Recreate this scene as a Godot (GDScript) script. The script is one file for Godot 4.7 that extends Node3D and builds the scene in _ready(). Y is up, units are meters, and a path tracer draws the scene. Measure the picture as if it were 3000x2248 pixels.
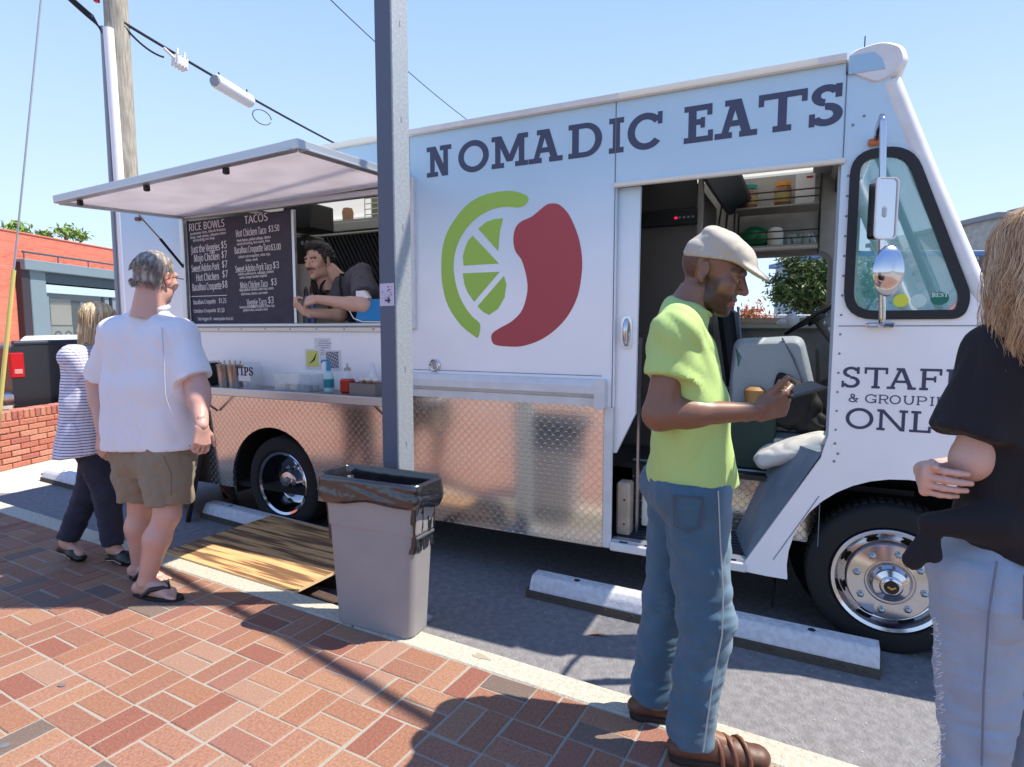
extends Node3D
# A food truck on a sunny street: camera, sky and sun first, then the setting, the truck, people and small things.

func _ready() -> void:
	rng.seed = 7
	var cam := Camera3D.new()
	cam.name = "camera"
	add_child(cam)
	cam.position = Vector3(0, 1.45, 0)
	cam.rotation.x = -atan(159.0 / 1760.0)
	cam.fov = 65.13
	cam.near = 0.05
	cam.far = 600.0
	cam.current = true
	var env := Environment.new()
	env.background_mode = Environment.BG_SKY
	var sky := Sky.new()
	var sm := ProceduralSkyMaterial.new()
	sm.sky_top_color = Color(0.395, 0.55, 0.81)
	sm.sky_horizon_color = Color(0.77, 0.85, 0.92)
	sm.sky_curve = 0.30
	sm.ground_bottom_color = Color(0.35, 0.33, 0.30)
	sm.ground_horizon_color = Color(0.62, 0.62, 0.62)
	sm.sky_energy_multiplier = 1.0
	sm.sun_angle_max = 8.0
	sky.sky_material = sm
	env.sky = sky
	env.tonemap_mode = Environment.TONE_MAPPER_LINEAR
	env.tonemap_exposure = 1.72
	env.sdfgi_enabled = true
	env.ssao_enabled = true
	env.ssil_enabled = true
	var we := WorldEnvironment.new()
	we.name = "world"
	we.environment = env
	add_child(we)
	var sun := DirectionalLight3D.new()
	sun.name = "sun"
	sun.light_color = Color(1.0, 0.955, 0.89)
	sun.light_energy = 1.6
	sun.light_angular_distance = 0.5
	sun.shadow_enabled = true
	add_child(sun)
	sun.look_at_from_position(Vector3(0.545, 1.0, -0.02) * 30.0, Vector3.ZERO)
	palette()
	materials()
	ground_setting()
	surroundings()
	food_truck()
	street_things()
	counter_things()
	people()
# ---------------------------------------------------------------- helpers
const TO := Vector3(1.97681, 0.0, -2.79286)
const TA := -0.452863
var TX := Transform3D(Basis(Vector3.UP, TA), TO)
const KO := Vector3(-0.4588, 0.0, -2.796)
const KA := -0.51268
var KX := Transform3D(Basis(Vector3.UP, KA), KO)
var used := {}
var mats := {}
var rng := RandomNumberGenerator.new()

func tw(u: float, y: float, z: float) -> Vector3:
	return TX * Vector3(u, y, z)
func kw(k: float, y: float, n: float) -> Vector3:
	return KX * Vector3(k, y, n)

func numbered(called: String) -> String:
	if not used.has(called):
		used[called] = 0
		return called
	used[called] += 1
	return "%s_%03d" % [called, used[called]]

func tag(o: Node3D, label: String, category: String, group := "") -> Node3D:
	o.set_meta("label", label)
	o.set_meta("category", category)
	if group != "":
		o.set_meta("group", group)
	return o

func thing(called: String, label: String, category: String, at := Transform3D(), group := "") -> Node3D:
	var o := Node3D.new()
	o.name = numbered(called)
	add_child(o)
	o.transform = at
	tag(o, label, category, group)
	return o

func obj(called: String, mesh: Mesh, m: Material, parent: Node3D = self, at := Transform3D()) -> MeshInstance3D:
	var o := MeshInstance3D.new()
	o.mesh = mesh
	o.material_override = m
	o.name = numbered(called) if parent == self else called
	parent.add_child(o, true)
	o.transform = at
	return o

func struct(o: Node3D, kind := "structure") -> Node3D:
	o.set_meta("kind", kind)
	return o

func noise_tex(seed_: int, freq: float, oct: int, lo: float, hi: float, size := 256, kind := FastNoiseLite.TYPE_SIMPLEX_SMOOTH) -> NoiseTexture2D:
	var n := FastNoiseLite.new()
	n.seed = seed_
	n.noise_type = kind
	n.frequency = freq
	n.fractal_octaves = oct
	var t := NoiseTexture2D.new()
	t.width = size
	t.height = size
	t.seamless = true
	t.noise = n
	var g := Gradient.new()
	g.set_color(0, Color(lo, lo, lo))
	g.set_color(1, Color(hi, hi, hi))
	t.color_ramp = g
	return t

func bump_tex(seed_: int, freq: float, oct: int, strength: float, size := 256) -> NoiseTexture2D:
	var n := FastNoiseLite.new()
	n.seed = seed_
	n.frequency = freq
	n.fractal_octaves = oct
	var t := NoiseTexture2D.new()
	t.width = size
	t.height = size
	t.seamless = true
	t.as_normal_map = true
	t.bump_strength = strength
	t.noise = n
	return t

func tri(m: StandardMaterial3D, scale: float) -> StandardMaterial3D:
	m.uv1_triplanar = true
	m.uv1_world_triplanar = true
	m.uv1_scale = Vector3.ONE * scale
	return m

# sRGB colour, roughness, metal
func M(key: String, c := Color.WHITE, rough := 0.6, metal := 0.0) -> StandardMaterial3D:
	if mats.has(key):
		return mats[key]
	var m := StandardMaterial3D.new()
	m.resource_name = key
	m.albedo_color = c
	m.roughness = rough
	m.metallic = metal
	mats[key] = m
	return m

func lin(c: Color) -> Color:
	return c.srgb_to_linear()

class MB:
	var v := PackedVector3Array()
	var n := PackedVector3Array()
	var c := PackedColorArray()
	var uv := PackedVector2Array()
	var col := Color.WHITE
	var has_c := false
	var has_uv := false
	func t3(a: Vector3, b: Vector3, d: Vector3, na: Vector3, nb: Vector3, nd: Vector3) -> void:
		v.append(a); v.append(d); v.append(b)
		n.append(na); n.append(nd); n.append(nb)
		if has_c:
			c.append(col); c.append(col); c.append(col)
	func t3c(a: Vector3, b: Vector3, d: Vector3, na: Vector3, nb: Vector3, nd: Vector3, ca: Color, cb: Color, cd: Color) -> void:
		v.append(a); v.append(d); v.append(b)
		n.append(na); n.append(nd); n.append(nb)
		c.append(ca); c.append(cd); c.append(cb)
	func t(a: Vector3, b: Vector3, d: Vector3) -> void:
		var q := (b - a).cross(d - a)
		if q.length_squared() < 1e-18:
			return
		q = q.normalized()
		t3(a, b, d, q, q, q)
	func quad(a: Vector3, b: Vector3, d: Vector3, e: Vector3) -> void:
		t(a, b, d)
		t(a, d, e)
	func quv(a: Vector3, b: Vector3, d: Vector3, e: Vector3, r := Rect2(0, 0, 1, 1)) -> void:
		has_uv = true
		quad(a, b, d, e)
		var p0 := Vector2(r.position.x, r.end.y)
		var p1 := r.end
		var p2 := Vector2(r.end.x, r.position.y)
		var p3 := r.position
		for q in [p0, p2, p1, p0, p3, p2]:
			uv.append(q)
	func qn(p: Array, q: Array) -> void:
		t3(p[0], p[1], p[2], q[0], q[1], q[2])
		t3(p[0], p[2], p[3], q[0], q[2], q[3])
	func box(ce: Vector3, s: Vector3, bv := 0.0, B := Basis()) -> void:
		var h := s * 0.5
		if bv <= 0.0:
			bv = 0.0
		var X := [Vector3.RIGHT, Vector3.UP, Vector3.BACK]
		var hh := [h.x, h.y, h.z]
		for a in 3:
			var b := (a + 1) % 3
			var d := (a + 2) % 3
			for sg in [1.0, -1.0]:
				var o: Vector3 = X[a] * (hh[a] * sg)
				var p: Vector3 = X[b] * (hh[b] - bv) * sg
				var q: Vector3 = X[d] * (hh[d] - bv)
				quad(ce + B * (o - p - q), ce + B * (o + p - q), ce + B * (o + p + q), ce + B * (o - p + q))
		if bv > 0.0:
			for a in 3:
				var b := (a + 1) % 3
				var d := (a + 2) % 3
				for sb in [1.0, -1.0]:
					for sd in [1.0, -1.0]:
						var e: Vector3 = X[a] * (hh[a] - bv)
						var p: Vector3 = X[b] * hh[b] * sb + X[d] * (hh[d] - bv) * sd
						var q: Vector3 = X[b] * (hh[b] - bv) * sb + X[d] * hh[d] * sd
						_fq(ce, B, p, q, e)
			for sx in [1.0, -1.0]:
				for sy in [1.0, -1.0]:
					for sz in [1.0, -1.0]:
						var px := Vector3(h.x * sx, (h.y - bv) * sy, (h.z - bv) * sz)
						var py := Vector3((h.x - bv) * sx, h.y * sy, (h.z - bv) * sz)
						var pz := Vector3((h.x - bv) * sx, (h.y - bv) * sy, h.z * sz)
						if sx * sy * sz > 0:
							t(ce + B * px, ce + B * py, ce + B * pz)
						else:
							t(ce + B * px, ce + B * pz, ce + B * py)
	func _fq(ce: Vector3, B: Basis, p: Vector3, q: Vector3, e: Vector3) -> void:
		# edge quad facing outward (p + q)
		var a := p - e
		var b := p + e
		var d := q + e
		var f := q - e
		if (b - a).cross(d - a).dot(p + q) > 0:
			quad(ce + B * a, ce + B * b, ce + B * d, ce + B * f)
		else:
			quad(ce + B * f, ce + B * d, ce + B * b, ce + B * a)
	func tube(path: Array, r, sides := 8, caps := true, closed := false) -> void:
		var m := path.size()
		var rings := []
		var nr := []
		var up := Vector3.UP
		var prev := Vector3.ZERO
		for i in m:
			var tdir: Vector3
			if closed:
				tdir = (path[(i + 1) % m] - path[(i - 1 + m) % m]).normalized()
			else:
				tdir = (path[mini(i + 1, m - 1)] - path[maxi(i - 1, 0)]).normalized()
			if prev == Vector3.ZERO:
				prev = tdir.cross(up)
				if prev.length() < 0.05:
					prev = tdir.cross(Vector3.RIGHT)
			prev = (prev - tdir * prev.dot(tdir)).normalized()
			var sd := tdir.cross(prev)
			var rr: float = r[i] if r is Array or r is PackedFloat32Array else r
			var ring := PackedVector3Array()
			var rn := PackedVector3Array()
			for k in sides:
				var a := TAU * k / sides
				var d: Vector3 = prev * cos(a) + sd * sin(a)
				ring.append(path[i] + d * rr)
				rn.append(d)
			rings.append(ring)
			nr.append(rn)
		for i in (m if closed else m - 1):
			var j := (i + 1) % m
			for k in sides:
				var k2 := (k + 1) % sides
				t3(rings[i][k], rings[i][k2], rings[j][k2], nr[i][k], nr[i][k2], nr[j][k2])
				t3(rings[i][k], rings[j][k2], rings[j][k], nr[i][k], nr[j][k2], nr[j][k])
		if caps and not closed:
			for k in range(1, sides - 1):
				t(rings[0][0], rings[0][k + 1], rings[0][k])
				t(rings[m - 1][0], rings[m - 1][k], rings[m - 1][k + 1])
	# profile of (radius, height) from bottom to top, axis y of xf
	func lathe(pr: Array, segs := 24, xf := Transform3D(), smooth := true) -> void:
		for i in pr.size() - 1:
			var a: Vector2 = pr[i]
			var b: Vector2 = pr[i + 1]
			if a.distance_squared_to(b) < 1e-14:
				continue
			var d := (b - a).normalized()
			var na := Vector2(d.y, -d.x)
			var nb := na
			if smooth:
				if i > 0:
					var d0: Vector2 = (a - pr[i - 1]).normalized()
					if d0.dot(d) > 0.75:
						var s := (d0 + d).normalized()
						na = Vector2(s.y, -s.x)
				if i < pr.size() - 2:
					var d1: Vector2 = (pr[i + 2] - b).normalized()
					if d1.dot(d) > 0.75:
						var s := (d1 + d).normalized()
						nb = Vector2(s.y, -s.x)
			for k in segs:
				var a0 := TAU * k / segs
				var a1 := TAU * (k + 1) / segs
				var e0 := Vector3(cos(a0), 0, -sin(a0))
				var e1 := Vector3(cos(a1), 0, -sin(a1))
				var U := Vector3.UP
				var P := [e0 * a.x + U * a.y, e1 * a.x + U * a.y, e1 * b.x + U * b.y, e0 * b.x + U * b.y]
				var N := [e0 * na.x + U * na.y, e1 * na.x + U * na.y, e1 * nb.x + U * nb.y, e0 * nb.x + U * nb.y]
				for q in 4:
					P[q] = xf * P[q]
					N[q] = (xf.basis * N[q]).normalized()
				if a.x > 1e-6:
					t3(P[0], P[1], P[2], N[0], N[1], N[2])
				if b.x > 1e-6:
					t3(P[0], P[2], P[3], N[0], N[2], N[3])
	# polygon in xy extruded from z0 to z1 (z1 front)
	func prism(poly: PackedVector2Array, z0: float, z1: float, xf := Transform3D(), back := true, sides := true) -> void:
		var p := poly
		if Geometry2D.is_polygon_clockwise(p):
			p = p.duplicate()
			p.reverse()
		var ix := Geometry2D.triangulate_polygon(p)
		for i in range(0, ix.size(), 3):
			var a := p[ix[i]]
			var b := p[ix[i + 1]]
			var d := p[ix[i + 2]]
			if (b - a).cross(d - a) < 0:
				var s := b
				b = d
				d = s
			t(xf * Vector3(a.x, a.y, z1), xf * Vector3(b.x, b.y, z1), xf * Vector3(d.x, d.y, z1))
			if back:
				t(xf * Vector3(a.x, a.y, z0), xf * Vector3(d.x, d.y, z0), xf * Vector3(b.x, b.y, z0))
		if sides:
			for i in p.size():
				var a := p[i]
				var b := p[(i + 1) % p.size()]
				quad(xf * Vector3(a.x, a.y, z0), xf * Vector3(b.x, b.y, z0), xf * Vector3(b.x, b.y, z1), xf * Vector3(a.x, a.y, z1))
	func ell(ce: Vector3, r: Vector3, B := Basis(), rows := 10, segs := 16) -> void:
		for i in rows:
			var p0 := -PI / 2 + PI * i / rows
			var p1 := -PI / 2 + PI * (i + 1) / rows
			for k in segs:
				var a0 := TAU * k / segs
				var a1 := TAU * (k + 1) / segs
				var P := []
				var N := []
				for q in [[p0, a0], [p0, a1], [p1, a1], [p1, a0]]:
					var d := Vector3(cos(q[0]) * cos(q[1]), sin(q[0]), -cos(q[0]) * sin(q[1]))
					P.append(ce + B * (d * r))
					N.append((B * (d / r)).normalized())
				if i > 0:
					t3(P[0], P[1], P[2], N[0], N[1], N[2])
				if i < rows - 1:
					t3(P[0], P[2], P[3], N[0], N[2], N[3])
	func sheet(rows: Array) -> void:
		# grid of points, smooth; both arrays rows[i][j]
		var R := rows.size()
		var Cn: int = rows[0].size()
		var N := []
		for i in R:
			var l := PackedVector3Array()
			for j in Cn:
				var a: Vector3 = rows[mini(i + 1, R - 1)][j] - rows[maxi(i - 1, 0)][j]
				var b: Vector3 = rows[i][mini(j + 1, Cn - 1)] - rows[i][maxi(j - 1, 0)]
				l.append(b.cross(a).normalized())
			N.append(l)
		for i in R - 1:
			for j in Cn - 1:
				t3(rows[i][j], rows[i][j + 1], rows[i + 1][j + 1], N[i][j], N[i][j + 1], N[i + 1][j + 1])
				t3(rows[i][j], rows[i + 1][j + 1], rows[i + 1][j], N[i][j], N[i + 1][j + 1], N[i + 1][j])
	func done() -> ArrayMesh:
		var arr := []
		arr.resize(Mesh.ARRAY_MAX)
		arr[Mesh.ARRAY_VERTEX] = v
		arr[Mesh.ARRAY_NORMAL] = n
		if has_c:
			arr[Mesh.ARRAY_COLOR] = c
		if has_uv:
			arr[Mesh.ARRAY_TEX_UV] = uv
		var m := ArrayMesh.new()
		m.add_surface_from_arrays(Mesh.PRIMITIVE_TRIANGLES, arr)
		return m

func mb(colored := false) -> MB:
	var b := MB.new()
	b.has_c = colored
	return b
func bx(ce: Vector3, s: Vector3, bv := 0.0, B := Basis()) -> ArrayMesh:
	var b := MB.new()
	b.box(ce, s, bv, B)
	return b.done()
func tb(path: Array, r, sides := 8) -> ArrayMesh:
	var b := MB.new()
	b.tube(path, r, sides)
	return b.done()
func lt(pr: Array, segs := 24, xf := Transform3D()) -> ArrayMesh:
	var b := MB.new()
	b.lathe(pr, segs, xf)
	return b.done()
func pr(poly: Array, z0: float, z1: float, xf := Transform3D()) -> ArrayMesh:
	var b := MB.new()
	b.prism(PackedVector2Array(poly), z0, z1, xf)
	return b.done()
func rrect(x0: float, y0: float, x1: float, y1: float, r: float, n := 4) -> PackedVector2Array:
	var o := PackedVector2Array()
	for q in [[x1 - r, y0 + r, -90.0], [x1 - r, y1 - r, 0.0], [x0 + r, y1 - r, 90.0], [x0 + r, y0 + r, 180.0]]:
		for i in n + 1:
			var a := deg_to_rad(q[2] + 90.0 * i / n)
			o.append(Vector2(q[0] + r * cos(a), q[1] + r * sin(a)))
	return o
func rect(x0: float, y0: float, x1: float, y1: float) -> PackedVector2Array:
	return PackedVector2Array([Vector2(x0, y0), Vector2(x1, y0), Vector2(x1, y1), Vector2(x0, y1)])
func rounded(poly: PackedVector2Array, r: float, n := 4) -> PackedVector2Array:
	var o := PackedVector2Array()
	var m := poly.size()
	for i in m:
		var p := poly[i]
		var a := (poly[(i - 1 + m) % m] - p)
		var b := (poly[(i + 1) % m] - p)
		var rr := minf(r, minf(a.length(), b.length()) * 0.45)
		var s := p + a.normalized() * rr
		var e := p + b.normalized() * rr
		for k in n + 1:
			var t := float(k) / n
			o.append(s.lerp(p, t).lerp(p.lerp(e, t), t))
	return o
# pieces of poly minus holes, each without holes; cut into bands at xs and ys
func pieces(poly: PackedVector2Array, holes: Array, xs := [], ys := []) -> Array:
	var work := [poly]
	var cuts := []
	for h in holes:
		var b := Rect2(h[0], Vector2.ZERO)
		for p in h:
			b = b.expand(p)
		cuts.append(b.get_center().x)
	for x in cuts + xs:
		var nx := []
		for w in work:
			nx.append_array(Geometry2D.intersect_polygons(w, rect(-99, -99, x, 99)))
			nx.append_array(Geometry2D.intersect_polygons(w, rect(x, -99, 99, 99)))
		work = nx
	for y in ys:
		var nx := []
		for w in work:
			nx.append_array(Geometry2D.intersect_polygons(w, rect(-99, -99, 99, y)))
			nx.append_array(Geometry2D.intersect_polygons(w, rect(-99, y, 99, 99)))
		work = nx
	for h in holes:
		var nx := []
		for w in work:
			nx.append_array(Geometry2D.clip_polygons(w, h))
		work = nx
	return work
# ring between an outer and an inner outline with the same number of points
func ring_prism(b: MB, outer: PackedVector2Array, inner: PackedVector2Array, z0: float, z1: float, xf := Transform3D()) -> void:
	var m := outer.size()
	for i in m:
		var j := (i + 1) % m
		var o0 := outer[i]; var o1 := outer[j]; var i0 := inner[i]; var i1 := inner[j]
		b.quad(xf * Vector3(o0.x, o0.y, z1), xf * Vector3(o1.x, o1.y, z1), xf * Vector3(i1.x, i1.y, z1), xf * Vector3(i0.x, i0.y, z1))
		b.quad(xf * Vector3(o0.x, o0.y, z0), xf * Vector3(o1.x, o1.y, z0), xf * Vector3(o1.x, o1.y, z1), xf * Vector3(o0.x, o0.y, z1))
		b.quad(xf * Vector3(i1.x, i1.y, z0), xf * Vector3(i0.x, i0.y, z0), xf * Vector3(i0.x, i0.y, z1), xf * Vector3(i1.x, i1.y, z1))
		b.quad(xf * Vector3(i0.x, i0.y, z0), xf * Vector3(i1.x, i1.y, z0), xf * Vector3(o1.x, o1.y, z0), xf * Vector3(o0.x, o0.y, z0))

func text(called: String, s: String, size: float, at: Transform3D, m: Material, parent: Node3D, font := "Droid Sans", squeeze := 1.0, weight := 400, align := HORIZONTAL_ALIGNMENT_LEFT) -> MeshInstance3D:
	var f := SystemFont.new()
	f.font_names = PackedStringArray([font])
	f.font_weight = weight
	var t := TextMesh.new()
	t.text = s
	t.font = f
	t.font_size = 32
	t.pixel_size = size / 23.0
	t.depth = 0.0015
	t.curve_step = 1.0
	t.horizontal_alignment = align
	t.vertical_alignment = VERTICAL_ALIGNMENT_BOTTOM
	var o := MeshInstance3D.new()
	o.mesh = t
	o.material_override = m
	o.name = called
	parent.add_child(o, true)
	o.transform = at * Transform3D(Basis().scaled(Vector3(squeeze, 1, 1)), Vector3.ZERO)
	return o
# ---------------------------------------------------------------- materials shared by many things
var mottle: NoiseTexture2D
var fine: NoiseTexture2D
var grit: NoiseTexture2D
var blotch: NoiseTexture2D
var bump_fine: NoiseTexture2D
var bump_soft: NoiseTexture2D

func materials() -> void:
	mottle = noise_tex(1, 0.02, 5, 0.80, 1.0, 512)
	fine = noise_tex(2, 0.12, 3, 0.78, 1.0, 512)
	grit = noise_tex(3, 0.3, 3, 0.35, 1.0, 512)
	blotch = noise_tex(4, 0.012, 4, 0.82, 1.0, 512)
	bump_fine = bump_tex(5, 0.15, 3, 4.0, 512)
	bump_soft = bump_tex(6, 0.02, 4, 3.0, 512)

func rough_stuff(key: String, c: Color, rough: float, tex: Texture2D, scale: float, bump: Texture2D = null, bs := 0.5) -> StandardMaterial3D:
	var m := M(key, c, rough)
	m.albedo_texture = tex
	tri(m, scale)
	if bump:
		m.normal_enabled = true
		m.normal_texture = bump
		m.normal_scale = bs
	return m

func brick_mesh(l: float, w: float, h: float, r: RandomNumberGenerator, bv := 0.004) -> ArrayMesh:
	# top at y = 0, chamfered and a little uneven
	var b := mb()
	var t := []
	var s := []
	for q in [Vector2(-1, 1), Vector2(1, 1), Vector2(1, -1), Vector2(-1, -1)]:
		var jx := r.randf_range(-0.0022, 0.0022)
		var jz := r.randf_range(-0.0022, 0.0022)
		t.append(Vector3(q.x * (l / 2 - bv) + jx, r.randf_range(-0.0022, 0.0012), q.y * (w / 2 - bv) + jz))
		s.append(Vector3(q.x * l / 2 + jx, -bv * 0.9, q.y * w / 2 + jz))
	b.quad(t[0], t[1], t[2], t[3])
	for i in 4:
		var j := (i + 1) % 4
		b.quad(s[i], s[j], t[j], t[i])
		b.quad(s[i] - Vector3(0, h, 0), s[j] - Vector3(0, h, 0), s[j], s[i])
	return b.done()

func ground_setting() -> void:
	# asphalt
	var am := rough_stuff("asphalt", Color(0.60, 0.595, 0.60), 0.9, null, 1.0, bump_fine, 1.2)
	am.albedo_color = Color(0.50, 0.50, 0.515)
	am.albedo_texture = noise_tex(11, 0.02, 7, 0.80, 1.0, 1024)
	am.normal_scale = 0.4
	tri(am, 0.8)
	am.detail_enabled = false
	var b := mb()
	b.quad(Vector3(-250, -0.15, 250), Vector3(250, -0.15, 250), Vector3(250, -0.15, -250), Vector3(-250, -0.15, -250))
	struct(obj("road", b.done(), am))
	# loose chips and cracks on the road, in front of the truck
	var chips := mb()
	var r := RandomNumberGenerator.new()
	r.seed = 12
	for i in 420:
		var k := r.randf_range(-1.8, 3.4)
		var n := r.randf_range(-1.35, -0.02)
		var p := kw(k, -0.149, n)
		chips.ell(p, Vector3(1, 0.6, 1) * r.randf_range(0.002, 0.0055), Basis(Vector3.UP, r.randf() * TAU), 3, 5)
	struct(obj("gravel", chips.done(), rough_stuff("chip", Color(0.74, 0.72, 0.68), 0.9, fine, 3.0)), "stuff")
	var cm := rough_stuff("crack", Color(0.66, 0.65, 0.63), 0.95, fine, 6.0)
	var crack_paths := [[0.75, -0.05, 0.35, -0.22], [1.2, -0.28, 1.75, -0.12], [1.55, -0.36, 1.9, -0.05], [2.1, -0.12, 2.6, -0.5]]
	for cp in crack_paths:
		var path := []
		for i in 29:
			var t := i / 28.0
			path.append(kw(lerpf(cp[0], cp[2], t) + r.randf_range(-0.014, 0.014), -0.1520, lerpf(cp[1], cp[3], t) + r.randf_range(-0.018, 0.018)))
		struct(obj("road_crack", tb(path, 0.0030, 5), cm))
	# pale concrete paving by the low brick wall
	var pm := rough_stuff("paving", Color(0.80, 0.785, 0.75), 0.9, mottle, 0.6, bump_fine, 0.5)
	b = mb()
	b.prism(PackedVector2Array([Vector2(-30, -25), Vector2(-4.15, -25), Vector2(-4.6, -6.6), Vector2(-4.85, -5.75), Vector2(-30, -4.2)]), 0, 0.004, Transform3D(Basis(Vector3.RIGHT, -PI / 2).scaled(Vector3(1, 1, 1)), Vector3(0, -0.15, 0)) * Transform3D(Basis.from_scale(Vector3(1, -1, 1)), Vector3.ZERO), false, false)
	struct(obj("concrete_paving", b.done(), pm))
	# kerb: stones set end to end
	var kerb := Node3D.new()
	kerb.name = "kerb"
	add_child(kerb)
	kerb.transform = KX
	struct(kerb)
	var km := rough_stuff("kerb_concrete", Color(0.75, 0.73, 0.67), 0.88, noise_tex(14, 0.06, 5, 0.80, 1.0, 512), 1.3, bump_fine, 0.55)
	for i in range(-6, 8):
		obj("kerb_stone", bx(Vector3(i * 2.4 + 0.9, -0.126, 0.068), Vector3(2.394, 0.25, 0.136), 0.007), km, kerb)
	# stain on the kerb, a real dark patch of dirt
	var st := mb()
	var pts := PackedVector2Array()
	for i in 18:
		var a := TAU * i / 18.0
		var rr := 1.0 + 0.25 * sin(3 * a + 1) + 0.12 * sin(5 * a)
		pts.append(Vector2(0.40 + 0.042 * cos(a) * rr, 0.055 + 0.018 * sin(a) * rr))
	st.prism(pts, 0.0, 0.0015, Transform3D(Basis(Vector3.RIGHT, PI / 2), Vector3(0, 0.0008, 0)), true, true)
	obj("stain", st.done(), rough_stuff("stain", Color(0.66, 0.62, 0.55), 0.9, fine, 6.0), kerb)
	# sidewalk of basket-weave bricks in a pale mortar bed
	var walk := Node3D.new()
	walk.name = "sidewalk"
	add_child(walk)
	walk.transform = KX
	struct(walk)
	var mm := rough_stuff("mortar", Color(0.66, 0.635, 0.59), 0.95, fine, 3.0, bump_fine, 0.8)
	obj("mortar_bed", bx(Vector3(0, -0.1040, 0.137 + 6.0), Vector3(34, 0.2, 12.0)), mm, walk)
	var P := 0.2162
	var PK := 0.2197
	r.seed = 21
	var var_long := []
	var bt := noise_tex(22, 0.05, 6, 0.76, 1.02, 512)
	for i in 6:
		var_long.append(brick_mesh(0.2105, 0.1002, 0.05, r))
	var tones := [Color(0.64, 0.465, 0.38), Color(0.62, 0.44, 0.345), Color(0.595, 0.42, 0.34), Color(0.655, 0.49, 0.39), Color(0.57, 0.365, 0.30), Color(0.50, 0.425, 0.38), Color(0.60, 0.42, 0.36), Color(0.46, 0.395, 0.36), Color(0.65, 0.51, 0.43)]
	var bm := []
	for i in tones.size():
		var m := rough_stuff("paver_%d" % i, tones[i], 0.85, bt, 2.4 + 0.17 * i, bump_fine, 0.9)
		m.uv1_offset = Vector3(i * 0.31, i * 0.17, i * 0.53)
		bm.append(m)
	var all := []
	for i in range(0, 34):
		for j in range(-46, 28):
			var k0 := 0.069 + PK * j
			var n0 := 0.139 + P * i
			var along := (i + j) % 2 == 0
			for h in 2:
				var off := -0.25 + 0.5 * h
				var c := Vector3(k0 + PK / 2 + (0.0 if along else off * PK), 0, n0 + P / 2 + (off * P if along else 0.0))
				var w := KX * c
				var d := w.distance_to(Vector3(0, 1.45, 0))
				var vis := absf(w.x) < -w.z * 0.90 + 0.1 and w.z < -1.05
				all.append([d if vis else d + 100.0, c, along])
	all.sort_custom(func(a, b2): return a[0] < b2[0])
	var far_st := []
	for i in bm.size():
		far_st.append(mb())
	for idx in all.size():
		var e: Array = all[idx]
		var bas := Basis(Vector3.UP, (0.0 if e[2] else PI / 2) + r.randf_range(-0.006, 0.006))
		var at := Transform3D(bas, e[1] + Vector3(r.randf_range(-0.0015, 0.0015), r.randf_range(-0.002, 0.001), r.randf_range(-0.0015, 0.0015)))
		var q := r.randf()
		var ti := 0 if q < 0.2 else 1 if q < 0.36 else 2 if q < 0.5 else 3 if q < 0.64 else 4 if q < 0.73 else 5 if q < 0.80 else 6 if q < 0.89 else 7 if q < 0.94 else 8
		if idx < 300:
			obj("brick", var_long[r.randi() % 6], bm[ti], walk, at)
		else:
			var src: ArrayMesh = var_long[r.randi() % 6]
			var ar := src.surface_get_arrays(0)
			var vv: PackedVector3Array = ar[Mesh.ARRAY_VERTEX]
			var nn: PackedVector3Array = ar[Mesh.ARRAY_NORMAL]
			var M2: MB = far_st[ti]
			for x in vv.size():
				M2.v.append(at * vv[x])
				M2.n.append(at.basis * nn[x])
	for i in bm.size():
		struct(obj("paving_bricks", far_st[i].done(), bm[i], walk), "stuff")

func leaf_crown(b: MB, ce: Vector3, rad: Vector3, count: int, size: float, r: RandomNumberGenerator) -> void:
	# many leaf-sized faces in clumps through a crown's volume
	var clumps := []
	for i in maxi(6, count / 90):
		var d := Vector3(r.randfn(), r.randfn(), r.randfn()).normalized() * pow(r.randf(), 0.45)
		clumps.append([ce + d * rad * 0.85, r.randf_range(0.22, 0.42)])
	for i in count:
		var cl: Array = clumps[r.randi() % clumps.size()]
		var d := Vector3(r.randfn(), r.randfn() * 0.8, r.randfn()) * 0.55
		var p: Vector3 = cl[0] + d * rad * cl[1]
		var bas := Basis(Vector3(r.randfn(), r.randfn(), r.randfn()).normalized(), r.randf() * TAU)
		var s := size * r.randf_range(0.6, 1.3)
		var t: float = r.randf()
		b.col = Color(0.075, 0.125, 0.035).lerp(Color(0.15, 0.19, 0.06), t)
		var a := p + bas * Vector3(-s * 0.35, 0, 0)
		var e := p + bas * Vector3(s * 0.35, 0, 0)
		b.t(a, p + bas * Vector3(0, 0, s), e)
		b.t(e, p - bas * Vector3(0, 0, s), a)

func tree(called: String, label: String, category: String, base: Vector3, h: float, rad: Vector3, count: int, size: float, sd: int, tint := Color.WHITE, group := "") -> void:
	var o := thing(called, label, category, Transform3D(Basis(), base), group)
	var r := RandomNumberGenerator.new()
	r.seed = sd
	var top := Vector3(0, h - rad.y, 0)
	var tr := mb()
	tr.tube([Vector3.ZERO, top * 0.5 + Vector3(0.03 * h, 0, 0), top], [0.035 * h, 0.026 * h, 0.012 * h], 8)
	for i in 6:
		var a := TAU * i / 6 + r.randf()
		tr.tube([top * r.randf_range(0.55, 0.9), top + Vector3(cos(a) * rad.x * 0.7, r.randf_range(-0.2, 0.5) * rad.y, sin(a) * rad.z * 0.7)], [0.014 * h, 0.004 * h], 5)
	obj("trunk", tr.done(), rough_stuff("bark", Color(0.42, 0.36, 0.30), 0.95, mottle, 2.0), o)
	var b := mb(true)
	leaf_crown(b, top, rad, count, size, r)
	var key := "leaf" + str(tint)
	var m := M(key, tint, 0.65)
	m.vertex_color_use_as_albedo = true
	m.backlight_enabled = true
	m.backlight = Color(0.12, 0.16, 0.05)
	obj("crown", b.done(), m, o)

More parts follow.
